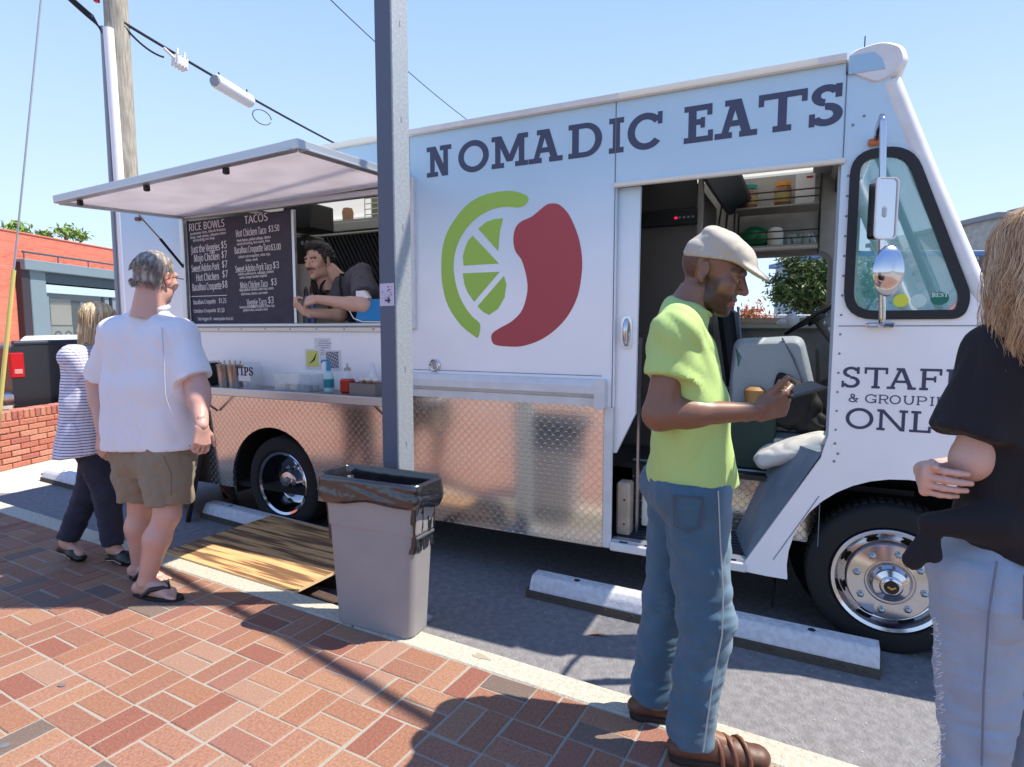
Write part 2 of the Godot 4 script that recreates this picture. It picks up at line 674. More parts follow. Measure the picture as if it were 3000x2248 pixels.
func wire(called: String, label: String, a: Vector3, b: Vector3, sag: float, rad: float, group := "") -> MeshInstance3D:
	var path := []
	for i in 25:
		var t := i / 24.0
		path.append(a.lerp(b, t) - Vector3(0, sag * 4 * t * (1 - t), 0))
	var o := obj(called, tb(path, rad, 7), M("black_rubber", Color(0.07, 0.075, 0.085), 0.5))
	tag(o, label, "cable", group)
	return o
func palette() -> void:
	M("black_rubber", Color(0.07, 0.075, 0.085), 0.5, 0.0)
	M("car_glass", Color(0.06, 0.07, 0.08), 0.08, 0.0)
	M("car_rim", Color(0.66, 0.65, 0.63), 0.3, 0.8)
	M("card_white", Color(0.84, 0.84, 0.86), 0.8, 0.0)
	M("chrome", Color(0.80, 0.80, 0.82), 0.12, 1.0)
	M("inner_dark", Color(0.16, 0.15, 0.15), 0.5, 0.0)
	M("jean_thread", Color(0.42, 0.46, 0.52), 0.9, 0.0)
	M("pole_dark", Color(0.42, 0.40, 0.38), 0.8, 0.0)
	M("print_black", Color(0.06, 0.07, 0.09), 0.7, 0.0)
	M("print_pale", Color(0.8, 0.9, 0.86), 0.6, 0.0)
	M("pump_blue", Color(0.02, 0.55, 0.75), 0.4, 0.0)
	M("rail_dark", Color(0.2, 0.19, 0.18), 0.4, 0.6)
	M("reader_white", Color(0.88, 0.88, 0.90), 0.4, 0.0)
	M("riser_grey", Color(0.55, 0.58, 0.62), 0.5, 0.0)
	M("roof_grey", Color(0.55, 0.54, 0.52), 0.9, 0.0)
	M("seat_dark", Color(0.10, 0.13, 0.17), 0.7, 0.0)
	M("shelf_grey", Color(0.56, 0.55, 0.53), 0.4, 0.5)
	M("shop_dark", Color(0.16, 0.17, 0.18), 0.7, 0.0)
	M("siding", Color(0.66, 0.72, 0.76), 0.7, 0.0)
	M("stainless", Color(0.62, 0.62, 0.63), 0.33, 0.9)
	M("step_dark", Color(0.13, 0.15, 0.19), 0.6, 0.0)
	M("tail_red", Color(0.72, 0.05, 0.08), 0.2, 0.0)
	M("tread_plate", Color(0.90, 0.885, 0.87), 0.17, 0.95)
	M("trim_cream", Color(0.86, 0.85, 0.80), 0.45, 0.0)
# ---------------------------------------------------------------- the food truck, in its own axes: x to its front, y up from the pavement, z out of its serving side
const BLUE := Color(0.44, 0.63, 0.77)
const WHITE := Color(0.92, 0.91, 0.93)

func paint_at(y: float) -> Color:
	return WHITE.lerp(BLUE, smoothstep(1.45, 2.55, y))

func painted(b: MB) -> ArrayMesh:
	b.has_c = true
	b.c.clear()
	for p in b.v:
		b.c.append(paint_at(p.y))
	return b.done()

func panel(called: String, poly: PackedVector2Array, holes: Array, z0: float, z1: float, parent: Node3D, m: Material, xs := []) -> MeshInstance3D:
	var b := mb()
	for w in pieces(poly, holes, xs, [0.6, 1.0, 1.55, 1.75, 1.95, 2.15, 2.3, 2.42]):
		b.prism(w, z0, z1)
	return obj(called, painted(b), m, parent)

func circle(cx: float, cy: float, r: float, n := 40) -> PackedVector2Array:
	var o := PackedVector2Array()
	for i in n:
		o.append(Vector2(cx + r * cos(TAU * i / n), cy + r * sin(TAU * i / n)))
	return o

# ---- slab-serif vinyl lettering, drawn as strokes
func stroke(b: MB, p: Vector2, q: Vector2, t: float, z: float, cut := Vector2(-9, 9)) -> void:
	# a bar of horizontal width t from p to q with level ends
	b.quad(Vector3(p.x - t / 2, p.y, z), Vector3(p.x + t / 2, p.y, z), Vector3(q.x + t / 2, q.y, z), Vector3(q.x - t / 2, q.y, z)) if q.y > p.y else b.quad(Vector3(q.x - t / 2, q.y, z), Vector3(q.x + t / 2, q.y, z), Vector3(p.x + t / 2, p.y, z), Vector3(p.x - t / 2, p.y, z))
func bar(b: MB, x0: float, x1: float, y0: float, y1: float, z: float) -> void:
	b.quad(Vector3(x0, y0, z), Vector3(x1, y0, z), Vector3(x1, y1, z), Vector3(x0, y1, z))
func arc(b: MB, cx: float, cy: float, rx: float, ry: float, a0: float, a1: float, t: float, z: float, n := 20, ty := -1.0) -> void:
	if ty < 0: ty = t * 0.86
	for i in n:
		var p := deg_to_rad(lerpf(a0, a1, float(i) / n))
		var q := deg_to_rad(lerpf(a0, a1, float(i + 1) / n))
		var o0 := Vector3(cx + rx * cos(p), cy + ry * sin(p), z)
		var o1 := Vector3(cx + rx * cos(q), cy + ry * sin(q), z)
		var i1 := Vector3(cx + (rx - t) * cos(q), cy + (ry - ty) * sin(q), z)
		var i0 := Vector3(cx + (rx - t) * cos(p), cy + (ry - ty) * sin(p), z)
		if a1 > a0:
			b.quad(o0, o1, i1, i0)
		else:
			b.quad(i0, i1, o1, o0)

func glyph(ch: String, x0: float, x1: float, y0: float, h: float, t: float, z: float) -> ArrayMesh:
	var b := mb()
	var w := x1 - x0
	var s := t * 0.72     # slab thickness
	var e := t * 0.55     # slab overhang
	var Y := y0 + h
	var z1 := z + 0.0002
	var z2 := z + 0.0004
	match ch:
		"N":
			stroke(b, Vector2(x0 + e + t / 2, y0), Vector2(x0 + e + t / 2, Y), t * 0.85, z)
			stroke(b, Vector2(x1 - e - t / 2, y0 + h * 0.0), Vector2(x1 - e - t / 2, Y), t * 0.85, z)
			stroke(b, Vector2(x0 + e + t * 0.55, Y), Vector2(x1 - e - t * 0.6, y0), t * 1.15, z1)
			bar(b, x0, x0 + e + t * 1.1, Y - s, Y, z2)
			bar(b, x0, x0 + 2 * e + t, y0, y0 + s, z2)
			bar(b, x1 - 2 * e - t, x1, Y - s, Y, z2)
		"M":
			stroke(b, Vector2(x0 + e + t / 2, y0), Vector2(x0 + e + t / 2, Y), t * 0.9, z)
			stroke(b, Vector2(x1 - e - t / 2, y0), Vector2(x1 - e - t / 2, Y), t * 0.9, z)
			stroke(b, Vector2(x0 + e + t * 0.6, Y), Vector2((x0 + x1) / 2, y0 + h * 0.18), t * 1.0, z1)
			stroke(b, Vector2((x0 + x1) / 2, y0 + h * 0.18), Vector2(x1 - e - t * 0.6, Y), t * 1.0, z2)
			for q in [x0, x1 - 2 * e - t]:
				bar(b, q, q + 2 * e + t, y0, y0 + s, z + 0.0006)
			bar(b, x0, x0 + e + t, Y - s, Y, z + 0.0006)
			bar(b, x1 - e - t, x1, Y - s, Y, z + 0.0006)
		"A":
			var ap := (x0 + x1) / 2
			stroke(b, Vector2(x0 + e + t * 0.5, y0), Vector2(ap - t * 0.15, Y), t * 0.85, z)
			stroke(b, Vector2(ap + t * 0.05, Y), Vector2(x1 - e - t * 0.55, y0), t * 1.1, z1)
			bar(b, x0 + w * 0.28, x1 - w * 0.28, y0 + h * 0.30, y0 + h * 0.30 + s, z2)
			bar(b, x0, x0 + 2 * e + t, y0, y0 + s, z2)
			bar(b, x1 - 2 * e - t, x1, y0, y0 + s, z2)
			bar(b, ap - t * 1.35, ap + t * 0.4, Y - s, Y, z2)
		"D":
			stroke(b, Vector2(x0 + e + t / 2, y0), Vector2(x0 + e + t / 2, Y), t, z)
			bar(b, x0, x0 + w * 0.5, y0, y0 + s, z1)
			bar(b, x0, x0 + w * 0.5, Y - s, Y, z1)
			arc(b, x0 + w * 0.5, y0 + h / 2, w * 0.5, h / 2, -90, 90, t, z2, 20, s)
		"O":
			arc(b, (x0 + x1) / 2, y0 + h / 2, w / 2, h * 0.515, 0, 360, t, z, 36)
		"C", "G":
			arc(b, x0 + w * 0.53, y0 + h / 2, w * 0.53, h * 0.515, 38, 322, t, z, 30)
			bar(b, x1 - t * 0.62, x1, Y - h * 0.34, Y, z1)
			if ch == "G":
				bar(b, x1 - t * 1.0, x1, y0 + h * 0.04, y0 + h * 0.46, z2)
				bar(b, x1 - w * 0.36, x1 + e * 0.4, y0 + h * 0.46 - s, y0 + h * 0.46, z2 + 0.0002)
		"I":
			var cx := (x0 + x1) / 2
			stroke(b, Vector2(cx, y0), Vector2(cx, Y), t, z)
			bar(b, x0, x1, y0, y0 + s, z1)
			bar(b, x0, x1, Y - s, Y, z1)
		"E", "F":
			stroke(b, Vector2(x0 + e + t / 2, y0), Vector2(x0 + e + t / 2, Y), t, z)
			bar(b, x0, x1 - w * 0.04, Y - s, Y, z1)
			bar(b, x1 - w * 0.04 - t * 0.62, x1 - w * 0.04, Y - h * 0.30, Y, z2)
			bar(b, x0 + e, x0 + w * 0.72, y0 + h * 0.47, y0 + h * 0.47 + s, z1)
			bar(b, x0 + w * 0.72 - t * 0.55, x0 + w * 0.72, y0 + h * 0.38, y0 + h * 0.66, z2)
			if ch == "E":
				bar(b, x0, x1, y0, y0 + s, z1)
				bar(b, x1 - t * 0.62, x1, y0, y0 + h * 0.30, z2)
			else:
				bar(b, x0, x0 + 2 * e + t, y0, y0 + s, z1)
		"T":
			var cx := (x0 + x1) / 2
			stroke(b, Vector2(cx, y0), Vector2(cx, Y), t, z)
			bar(b, x0, x1, Y - s, Y, z1)
			bar(b, x0, x0 + t * 0.62, Y - h * 0.31, Y, z2)
			bar(b, x1 - t * 0.62, x1, Y - h * 0.31, Y, z2)
			bar(b, cx - e - t / 2, cx + e + t / 2, y0, y0 + s, z1)
		"L":
			stroke(b, Vector2(x0 + e + t * 0.9, y0), Vector2(x0 + e + t * 0.9, Y), t, z)
			bar(b, x0, x1, y0, y0 + s, z1)
			bar(b, x0 + t * 0.3, x0 + 2 * e + t * 1.6, Y - s, Y, z1)
			bar(b, x1 - t * 0.7, x1, y0, y0 + h * 0.30, z2)
		"Y":
			var cx := (x0 + x1) / 2
			stroke(b, Vector2(cx, y0), Vector2(cx, y0 + h * 0.5), t, z)
			stroke(b, Vector2(cx, y0 + h * 0.42), Vector2(x0 + e + t / 2, Y), t, z1)
			stroke(b, Vector2(cx, y0 + h * 0.42), Vector2(x1 - e - t / 2, Y), t, z2)
			bar(b, x0, x0 + 2 * e + t, Y - s, Y, z + 0.0006)
			bar(b, x1 - 2 * e - t, x1, Y - s, Y, z + 0.0006)
			bar(b, cx - e - t / 2, cx + e + t / 2, y0, y0 + s, z + 0.0006)
		"U":
			var cy := y0 + w * 0.42
			stroke(b, Vector2(x0 + e + t / 2, cy), Vector2(x0 + e + t / 2, Y), t, z)
			stroke(b, Vector2(x1 - e - t / 2, cy), Vector2(x1 - e - t / 2, Y), t, z)
			arc(b, (x0 + x1) / 2, cy, w / 2 - e, cy - y0, 180, 360, t, z1, 16)
			bar(b, x0, x0 + 2 * e + t, Y - s, Y, z2)
			bar(b, x1 - 2 * e - t, x1, Y - s, Y, z2)
		"P", "R":
			stroke(b, Vector2(x0 + e + t / 2, y0), Vector2(x0 + e + t / 2, Y), t, z)
			var mid := y0 + h * 0.42
			bar(b, x0, x0 + w * 0.58, Y - s, Y, z1)
			bar(b, x0 + e, x0 + w * 0.58, mid, mid + s, z1)
			arc(b, x0 + w * 0.58, (Y + mid) / 2, w * 0.40, (Y - mid) / 2, -90, 90, t, z2, 16, s)
			bar(b, x0, x0 + 2 * e + t, y0, y0 + s, z1)
			if ch == "R":
				stroke(b, Vector2(x0 + w * 0.56, mid + s * 0.5), Vector2(x1 - e - t * 0.4, y0), t, z + 0.0006)
				bar(b, x1 - e - t * 0.7, x1, y0, y0 + s, z + 0.0008)
		"S":
			var cx := (x0 + x1) / 2
			var r1 := h * 0.265
			var top := Y + h * 0.012 - r1
			var bot := y0 - h * 0.012 + r1 + h * 0.02
			var rb := bot - y0 + h * 0.012
			arc(b, cx, top, w * 0.44, r1, 20, 262, t, z, 26, t * 0.8)
			arc(b, cx, bot, w * 0.48, rb, 97, -160, t, z1, 28, t * 0.8)
			bar(b, x1 - w * 0.10 - t * 0.55, x1 - w * 0.06, Y - h * 0.33, Y, z2)
			bar(b, x0 + w * 0.01, x0 + w * 0.02 + t * 0.6, y0, y0 + h * 0.32, z2)
		"&":
			arc(b, x0 + w * 0.40, y0 + h * 0.76, w * 0.24, h * 0.24, 0, 360, t, z, 24)
			arc(b, x0 + w * 0.40, y0 + h * 0.27, w * 0.40, h * 0.28, 40, 330, t, z1, 24)
			stroke(b, Vector2(x0 + w * 0.28, y0 + h * 0.62), Vector2(x0 + w * 0.90, y0), t, z2)
			stroke(b, Vector2(x0 + w * 0.70, y0 + h * 0.12), Vector2(x0 + w * 0.86, y0 + h * 0.5), t * 0.9, z + 0.0006)
			bar(b, x0 + w * 0.70, x0 + w * 1.0, y0 + h * 0.5 - s, y0 + h * 0.5, z + 0.0008)
	return b.done()

func wheel(parent: Node3D, ce: Vector3, r: float, rim: float, front: bool) -> void:
	# axis along z (outwards)
	var W := Node3D.new()
	W.name = "wheel"
	parent.add_child(W, true)
	W.transform = Transform3D(Basis(Vector3.RIGHT, PI / 2), ce)      # lathe axis y -> z
	var rubber := rough_stuff("tyre", Color(0.125, 0.125, 0.135), 0.85, fine, 4.0)
	var chrome := M("chrome", Color(0.80, 0.80, 0.82), 0.12, 1.0)
	obj("tyre", lt([Vector2(rim - 0.005, -0.19), Vector2(r - 0.05, -0.205), Vector2(r - 0.012, -0.19), Vector2(r, -0.165), Vector2(r, -0.02), Vector2(r - 0.006, 0.002), Vector2(r - 0.02, 0.012), Vector2(r - 0.06, 0.022), Vector2(r - 0.10, 0.02), Vector2(rim + 0.012, 0.004), Vector2(rim - 0.004, -0.012)], 56), rubber, W)
	var tread := mb()
	for k in 60:
		var a := TAU * k / 60
		for yy in [-0.15, -0.10]:
			tread.box(Vector3(cos(a) * (r + 0.002), yy + (0.012 if k % 2 == 0 else 0.0), sin(a) * (r + 0.002)), Vector3(0.011, 0.042, 0.026), 0.0, Basis(Vector3.UP, -a))
	obj("tread", tread.done(), rubber, W)
	var prof := []
	if front:
		prof = [Vector2(rim + 0.004, -0.004), Vector2(rim + 0.007, 0.010), Vector2(rim, 0.016), Vector2(rim - 0.016, 0.010), Vector2(rim - 0.022, -0.02), Vector2(rim - 0.032, -0.055), Vector2(0.205, -0.062), Vector2(0.194, -0.03), Vector2(0.190, 0.012), Vector2(0.184, 0.021), Vector2(0.110, 0.026), Vector2(0.104, 0.017), Vector2(0.098, 0.017), Vector2(0.092, 0.026), Vector2(0.085, 0.055), Vector2(0.076, 0.07), Vector2(0.05, 0.078), Vector2(0.046, 0.086), Vector2(0.038, 0.09), Vector2(0.0, 0.092)]
	else:
		prof = [Vector2(rim + 0.004, -0.004), Vector2(rim + 0.007, 0.010), Vector2(rim, 0.016), Vector2(rim - 0.018, 0.006), Vector2(rim - 0.028, -0.04), Vector2(rim - 0.036, -0.10), Vector2(rim - 0.06, -0.135), Vector2(rim - 0.10, -0.13), Vector2(0.105, -0.115), Vector2(0.098, -0.105), Vector2(0.092, -0.06), Vector2(0.08, -0.045), Vector2(0.045, -0.04), Vector2(0.04, -0.02), Vector2(0.0, -0.018)]
	obj("rim", lt(prof, 56), chrome, W)
	# hand holes: dark recesses round the dish
	var holes := mb()
	for k in 8:
		var a := TAU * (k + 0.5) / 8
		var rr := 0.212 if front else rim - 0.055
		var d := Vector3(cos(a), 0, sin(a))
		holes.ell(d * rr + Vector3(0, -0.058 if front else -0.128, 0), Vector3(0.009, 0.006, 0.034), Basis(Vector3.UP, -a), 6, 12)
	obj("hand_hole", holes.done(), M("dark_hole", Color(0.05, 0.05, 0.055), 0.7), W)
	for k in 8:
		var a := TAU * k / 8 + 0.2
		var rr := 0.146 if front else 0.118
		var base := 0.023 if front else -0.118
		var at := Transform3D(Basis(), Vector3(cos(a) * rr, base, sin(a) * rr))
		obj("lug_nut", lt([Vector2(0.019, 0), Vector2(0.018, 0.005), Vector2(0.0135, 0.007), Vector2(0.0125, 0.018), Vector2(0.007, 0.023), Vector2(0, 0.024)], 6, at), M("nut", Color(0.62, 0.66, 0.70), 0.25, 1.0), W)
	if front:
		obj("hub_cap", lt([Vector2(0.033, 0.090), Vector2(0.031, 0.096), Vector2(0, 0.098)], 20), M("hub_black", Color(0.06, 0.055, 0.05), 0.3), W)
		var em := mb()
		for q in [[-0.4, 0.018], [0.4, 0.018]]:
			em.box(Vector3(q[0] * 0.025, 0.099, 0), Vector3(0.017, 0.003, 0.008), 0.001, Basis(Vector3.UP, 0.5 * sign(q[0])))
		em.box(Vector3(0, 0.099, 0.004), Vector3(0.012, 0.0035, 0.010), 0.001)
		obj("emblem", em.done(), M("gold", Color(0.80, 0.66, 0.35), 0.3, 1.0), W)

func food_truck() -> void:
	var T := thing("food_truck", "white and pale blue food truck with lime and chilli emblem and open serving hatch", "food truck", TX)
	var paint := M("truck_paint", Color.WHITE, 0.32)
	paint.vertex_color_use_as_albedo = true
	paint.normal_enabled = true
	paint.normal_texture = bump_soft
	paint.normal_scale = 0.05
	paint.clearcoat_enabled = true
	paint.clearcoat = 0.35
	paint.clearcoat_roughness = 0.15
	paint.albedo_texture = noise_tex(31, 0.01, 4, 0.965, 1.0, 512)
	tri(paint, 0.35)
	var white := rough_stuff("truck_white", Color(0.88, 0.88, 0.885), 0.4, noise_tex(32, 0.03, 4, 0.9, 1.0, 256), 0.8)
	var alu := M("aluminium", Color(0.78, 0.79, 0.80), 0.36, 0.85)
	var steel := M("stainless", Color(0.62, 0.62, 0.63), 0.33, 0.9)
	var dark := M("underbody", Color(0.06, 0.06, 0.065), 0.9)
	var rubber := M("seal_rubber", Color(0.085, 0.09, 0.115), 0.55)
	# tread plate: raised bars, alternately turned, as relief of the metal sheet
	var img := Image.create(256, 256, false, Image.FORMAT_RGB8)
	for y in 256:
		for x in 256:
			var hgt := 0.0
			for gx in range(-1, 3):
				for gy in range(-1, 3):
					var par := posmod(gx + gy, 2) == 0
					var cx := (gx + 0.5) * 128.0
					var cy := (gy + 0.5) * 128.0
					var d := Vector2(x - cx, y - cy).rotated(PI / 4 if par else -PI / 4)
					d.x = absf(d.x) / 76.0
					d.y = absf(d.y) / (19.0 * (1.0 - 0.55 * d.x * d.x))
					var f := maxf(d.x, d.y)
					hgt = maxf(hgt, clampf((1.0 - f) * 3.2, 0.0, 1.0) if d.x < 1.0 else 0.0)
			img.set_pixel(x, y, Color(hgt, hgt, hgt))
	img.bump_map_to_normal_map(14.0)
	var tread := M("tread_plate", Color(0.90, 0.885, 0.87), 0.17, 0.95)
	tread.normal_enabled = true
	tread.normal_texture = ImageTexture.create_from_image(img)
	tread.normal_scale = 1.0
	tread.uv1_triplanar = true
	tread.uv1_scale = Vector3.ONE * (1.0 / 0.054)
	tread.roughness_texture = noise_tex(33, 0.01, 4, 0.7, 1.0, 256)
	# ---- outer skin
	var win := rect(-5.2, 1.485, -2.96, 2.36)
	var arch_r := circle(-4.30, 0.215, 0.465)
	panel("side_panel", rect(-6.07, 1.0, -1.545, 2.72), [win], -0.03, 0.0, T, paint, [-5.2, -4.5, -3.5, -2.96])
	panel("door_header", rect(-1.545, 2.262, -0.43, 2.72), [], -0.03, 0.0, T, paint)
	var low := mb()
	for w in pieces(rect(-6.07, 0.15, -1.60, 1.0), [arch_r], [-4.3, -2.97]):
		low.prism(w, -0.03, 0.002)
	obj("tread_plate", low.done(), tread, T)
	# lower skirt trim at the plate's front end and its flange
	obj("corner_trim", bx(Vector3(-1.573, 0.575, -0.008), Vector3(0.055, 0.85, 0.03), 0.008), white, T)
	# cab side with the quarter window and the front arch
	var cab := PackedVector2Array([Vector2(-0.43, 2.655), Vector2(-0.43, 0.92), Vector2(-0.46, 0.80), Vector2(-0.80, 0.20), Vector2(-0.792, 0.145), Vector2(-0.69, 0.14), Vector2(0.9, 0.14), Vector2(0.92, 1.18), Vector2(0.86, 1.28), Vector2(0.22, 1.46), Vector2(0.112, 1.682), Vector2(-0.25, 2.62), Vector2(-0.28, 2.655)])
	var qw := rounded(PackedVector2Array([Vector2(-0.385, 1.505), Vector2(0.085, 1.505), Vector2(0.105, 1.60), Vector2(-0.148, 2.29), Vector2(-0.385, 2.29)]), 0.13, 6)
	var arch_f := circle(-0.08, 0.215, 0.515)
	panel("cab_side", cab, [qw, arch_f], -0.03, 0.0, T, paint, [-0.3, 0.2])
	# window rubber and tinted pane
	var inner := PackedVector2Array()
	var cen := Vector2(-0.16, 1.85)
	for i in qw.size():
		var a := qw[(i - 1 + qw.size()) % qw.size()]
		var b := qw[(i + 1) % qw.size()]
		var nrm := (b - a).normalized().orthogonal()
		if nrm.dot(cen - qw[i]) < 0: nrm = -nrm
		inner.append(qw[i] + nrm * 0.034)
	var outr := PackedVector2Array()
	for i in qw.size():
		outr.append(qw[i] + (qw[i] - inner[i]) * 0.25)
	var rb := mb()
	ring_prism(rb, outr, inner, -0.02, 0.014)
	var qf := obj("quarter_window", rb.done(), rubber, T)
	var glass := M("tinted_glass", Color(0.42, 0.72, 0.72, 0.30), 0.04)
	glass.transparency = BaseMaterial3D.TRANSPARENCY_ALPHA
	obj("pane", pr(Array(inner), -0.006, -0.002), glass, qf)
	# stickers on the pane
	var sy := M("sticker_yellow", Color(0.84, 0.85, 0.25), 0.5)
	var sg := M("sticker_green", Color(0.05, 0.42, 0.36), 0.5)
	var sw := M("sticker_white", Color(0.74, 0.84, 0.82), 0.5)
	for q in [[-0.155, 1.585, 0.031, sy], [-0.085, 1.582, 0.032, sw]]:
		obj("round_sticker", pr(Array(circle(q[0], q[1], q[2], 24)), -0.0012, 0.0), q[3], qf)
	obj("badge_sticker", pr(Array(circle(0.0, 0.0, 1.0, 24)), -0.0012, 0.0, Transform3D(Basis.from_scale(Vector3(0.036, 0.030, 1)), Vector3(-0.004, 1.592, 0))), sg, qf)
	text("sticker_print", "BEST", 0.018, Transform3D(Basis(), Vector3(-0.004, 1.592, 0.0004)), M("print_pale", Color(0.8, 0.9, 0.86), 0.6), qf, "Droid Serif", 1.0, 700, HORIZONTAL_ALIGNMENT_CENTER)
	# slanted front corner, windscreen, nose
	obj("front_pillar", tb([Vector3(-0.25, 2.60, -0.045), Vector3(-0.07, 2.13, -0.045), Vector3(0.13, 1.63, -0.045), Vector3(0.25, 1.44, -0.05)], [0.052, 0.052, 0.052, 0.05], 14), white, T)
	obj("front_pillar", tb([Vector3(-0.25, 2.60, -2.155), Vector3(-0.07, 2.13, -2.155), Vector3(0.13, 1.63, -2.155), Vector3(0.25, 1.44, -2.155)], 0.052, 10), white, T)
	obj("screen_post", tb([Vector3(-0.21, 2.58, -1.1), Vector3(0.22, 1.46, -1.1)], 0.022, 8), rubber, T)
	var ws := mb()
	ws.quad(Vector3(0.23, 1.47, -0.1), Vector3(0.23, 1.47, -2.1), Vector3(-0.205, 2.58, -2.1), Vector3(-0.205, 2.58, -0.1))
	obj("windscreen", ws.done(), glass, T)
	obj("windscreen_sill", bx(Vector3(0.27, 1.41, -1.1), Vector3(0.16, 0.09, 2.15), 0.02), white, T)
	var nose := mb()
	nose.prism(PackedVector2Array([Vector2(0.25, 0.35), Vector2(0.92, 0.35), Vector2(0.92, 1.17), Vector2(0.86, 1.27), Vector2(0.25, 1.44)]), -2.19, -0.031)
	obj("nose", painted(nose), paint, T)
	obj("front_bumper", bx(Vector3(1.0, 0.25, -1.1), Vector3(0.14, 0.24, 2.2), 0.03), M("chrome"), T)
	# roof and moulded front cap
	var rp := PackedVector2Array([Vector2(0.03, 2.715), Vector2(0.035, 2.745), Vector2(-0.02, 2.765), Vector2(-0.15, 2.79), Vector2(-2.05, 2.79), Vector2(-2.18, 2.765), Vector2(-2.235, 2.745), Vector2(-2.23, 2.715)])
	var rt := Transform3D(Basis(Vector3(0, 0, 1), Vector3(0, 1, 0), Vector3(-1, 0, 0)), Vector3(-0.43, 0, 0))
	for q in [[0.0, 0.12], [1.1, 2.5], [5.4, 5.64]]:
		var roof := mb()
		roof.prism(rp, q[0], q[1], rt)
		obj("roof", roof.done(), white, T)
	# translucent roof panels added to brighten the cab and the galley with daylight
	var tl := M("added_translucent", Color(0.90, 0.90, 0.88), 0.7)
	tl.backlight_enabled = true
	tl.backlight = Color(0.75, 0.75, 0.72)
	for q in [[0.12, 1.1], [2.5, 5.4]]:
		var sk := mb()
		for i in 8:
			if i == 3 or i == 7 or i >= 5 and false:
				pass
			var a := rp[i]
			var b := rp[(i + 1) % 8]
			if i == 7:
				continue
			sk.quad(rt * Vector3(a.x, a.y, q[0]), rt * Vector3(a.x, a.y, q[1]), rt * Vector3(b.x, b.y, q[1]), rt * Vector3(b.x, b.y, q[0]))
		obj("added_roof_light", sk.done(), tl, T)
	var capp := rounded(PackedVector2Array([Vector2(-0.43, 2.765), Vector2(-0.28, 2.79), Vector2(-0.195, 2.75), Vector2(-0.175, 2.68), Vector2(-0.20, 2.64), Vector2(-0.25, 2.60), Vector2(-0.30, 2.585), Vector2(-0.43, 2.66)]), 0.05, 4)
	var cap := mb()
	cap.prism(capp, -2.2, -0.02)
	var small := PackedVector2Array()
	for p in capp:
		small.append(p.lerp(Vector2(-0.33, 2.69), 0.16))
	for i in capp.size():
		var j := (i + 1) % capp.size()
		cap.quad(Vector3(capp[i].x, capp[i].y, -0.02), Vector3(capp[j].x, capp[j].y, -0.02), Vector3(small[j].x, small[j].y, 0.012), Vector3(small[i].x, small[i].y, 0.012))
	cap.prism(small, 0.0, 0.012, Transform3D(), false, false)
	obj("front_cap", cap.done(), white, T)
	obj("cap_side", pr([Vector2(-0.42, 2.652), Vector2(-0.27, 2.652), Vector2(-0.285, 2.70), Vector2(-0.32, 2.735), Vector2(-0.42, 2.735)], 0.012, 0.0155), M("cap_blue", Color(0.60, 0.74, 0.84), 0.35), T)
	obj("aerial", tb([Vector3(-0.34, 2.77, -0.3), Vector3(-0.34, 2.94, -0.3)], 0.003, 5), M("black_rubber"), T)
	# trims and seams
	var seam := M("seam", Color(0.42, 0.45, 0.50), 0.6)
	obj("drip_rail", bx(Vector3(-3.25, 2.722, 0.012), Vector3(5.64, 0.022, 0.024), 0.006), M("trim_cream", Color(0.86, 0.85, 0.80), 0.45), T)
	for q in [[-1.552, 1.72, 1.98], [-0.425, 2.45, 0.42], [-2.952, 2.55, 0.3]]:
		obj("seam", bx(Vector3(q[0], q[1], 0.0005), Vector3(0.005, q[2], 0.004)), seam, T)
	obj("seam", bx(Vector3(-0.12, 1.466, 0.0005), Vector3(0.58, 0.004, 0.004)), seam, T)
	obj("seam", bx(Vector3(-0.56, 0.42, 0.0005), Vector3(0.004, 0.42, 0.003), 0.0, Basis(Vector3.BACK, -0.50)), seam, T)
	obj("seam", bx(Vector3(-0.455, 0.44, 0.0005), Vector3(0.004, 0.26, 0.003)), seam, T)
	obj("seam", bx(Vector3(-2.28, 1.178, 0.0005), Vector3(1.33, 0.004, 0.003)), seam, T)
	obj("door_rail", bx(Vector3(-0.985, 2.256, 0.008), Vector3(1.14, 0.026, 0.03), 0.005), M("trim_cream"), T)
	var rv := mb()
	for i in 14:
		rv.ell(Vector3(-0.40, 0.95 + i * 0.095, 0.001), Vector3(0.006, 0.006, 0.003), Basis(), 4, 8)
	for i in 9:
		rv.ell(Vector3(-5.1 + i * 0.262, 1.452, 0.016), Vector3(0.008, 0.008, 0.004), Basis(), 4, 8)
	for p in [Vector2(-0.39, 2.42), Vector2(-0.345, 2.455), Vector2(-0.40, 0.88), Vector2(-0.385, 0.83), Vector2(-0.40, 0.79)]:
		rv.ell(Vector3(p.x, p.y, 0.001), Vector3(0.007, 0.007, 0.004), Basis(), 4, 8)
	obj("rivet", rv.done(), M("rivet", Color(0.55, 0.55, 0.56), 0.4, 0.7), T)
	# rub rail: moulded ledge over the plate
	var rl := mb()
	rl.prism(PackedVector2Array([Vector2(0.0, 1.160), Vector2(-0.035, 1.155), Vector2(-0.055, 1.12), Vector2(-0.055, 1.075), Vector2(-0.012, 1.068), Vector2(-0.012, 1.052), Vector2(-0.03, 1.048), Vector2(-0.03, 1.0), Vector2(0.0, 1.0)]), 0.0, 1.30, Transform3D(Basis(Vector3(0, 0, -1), Vector3(0, 1, 0), Vector3(1, 0, 0)), Vector3(-2.94, 0, 0)))
	obj("rub_rail", rl.done(), white, T)
	obj("rail_end", pr(Array(rrect(-1.642, 0.985, -1.577, 1.162, 0.022)), 0.0, 0.060), white, T)
	# rear of the box and the far side
	obj("rear_wall", bx(Vector3(-6.055, 1.44, -1.1), Vector3(0.03, 2.55, 2.14)), white, T)
	obj("floor_pan", bx(Vector3(-3.5, 0.17, -1.1), Vector3(5.1, 0.04, 2.1)), dark, T)
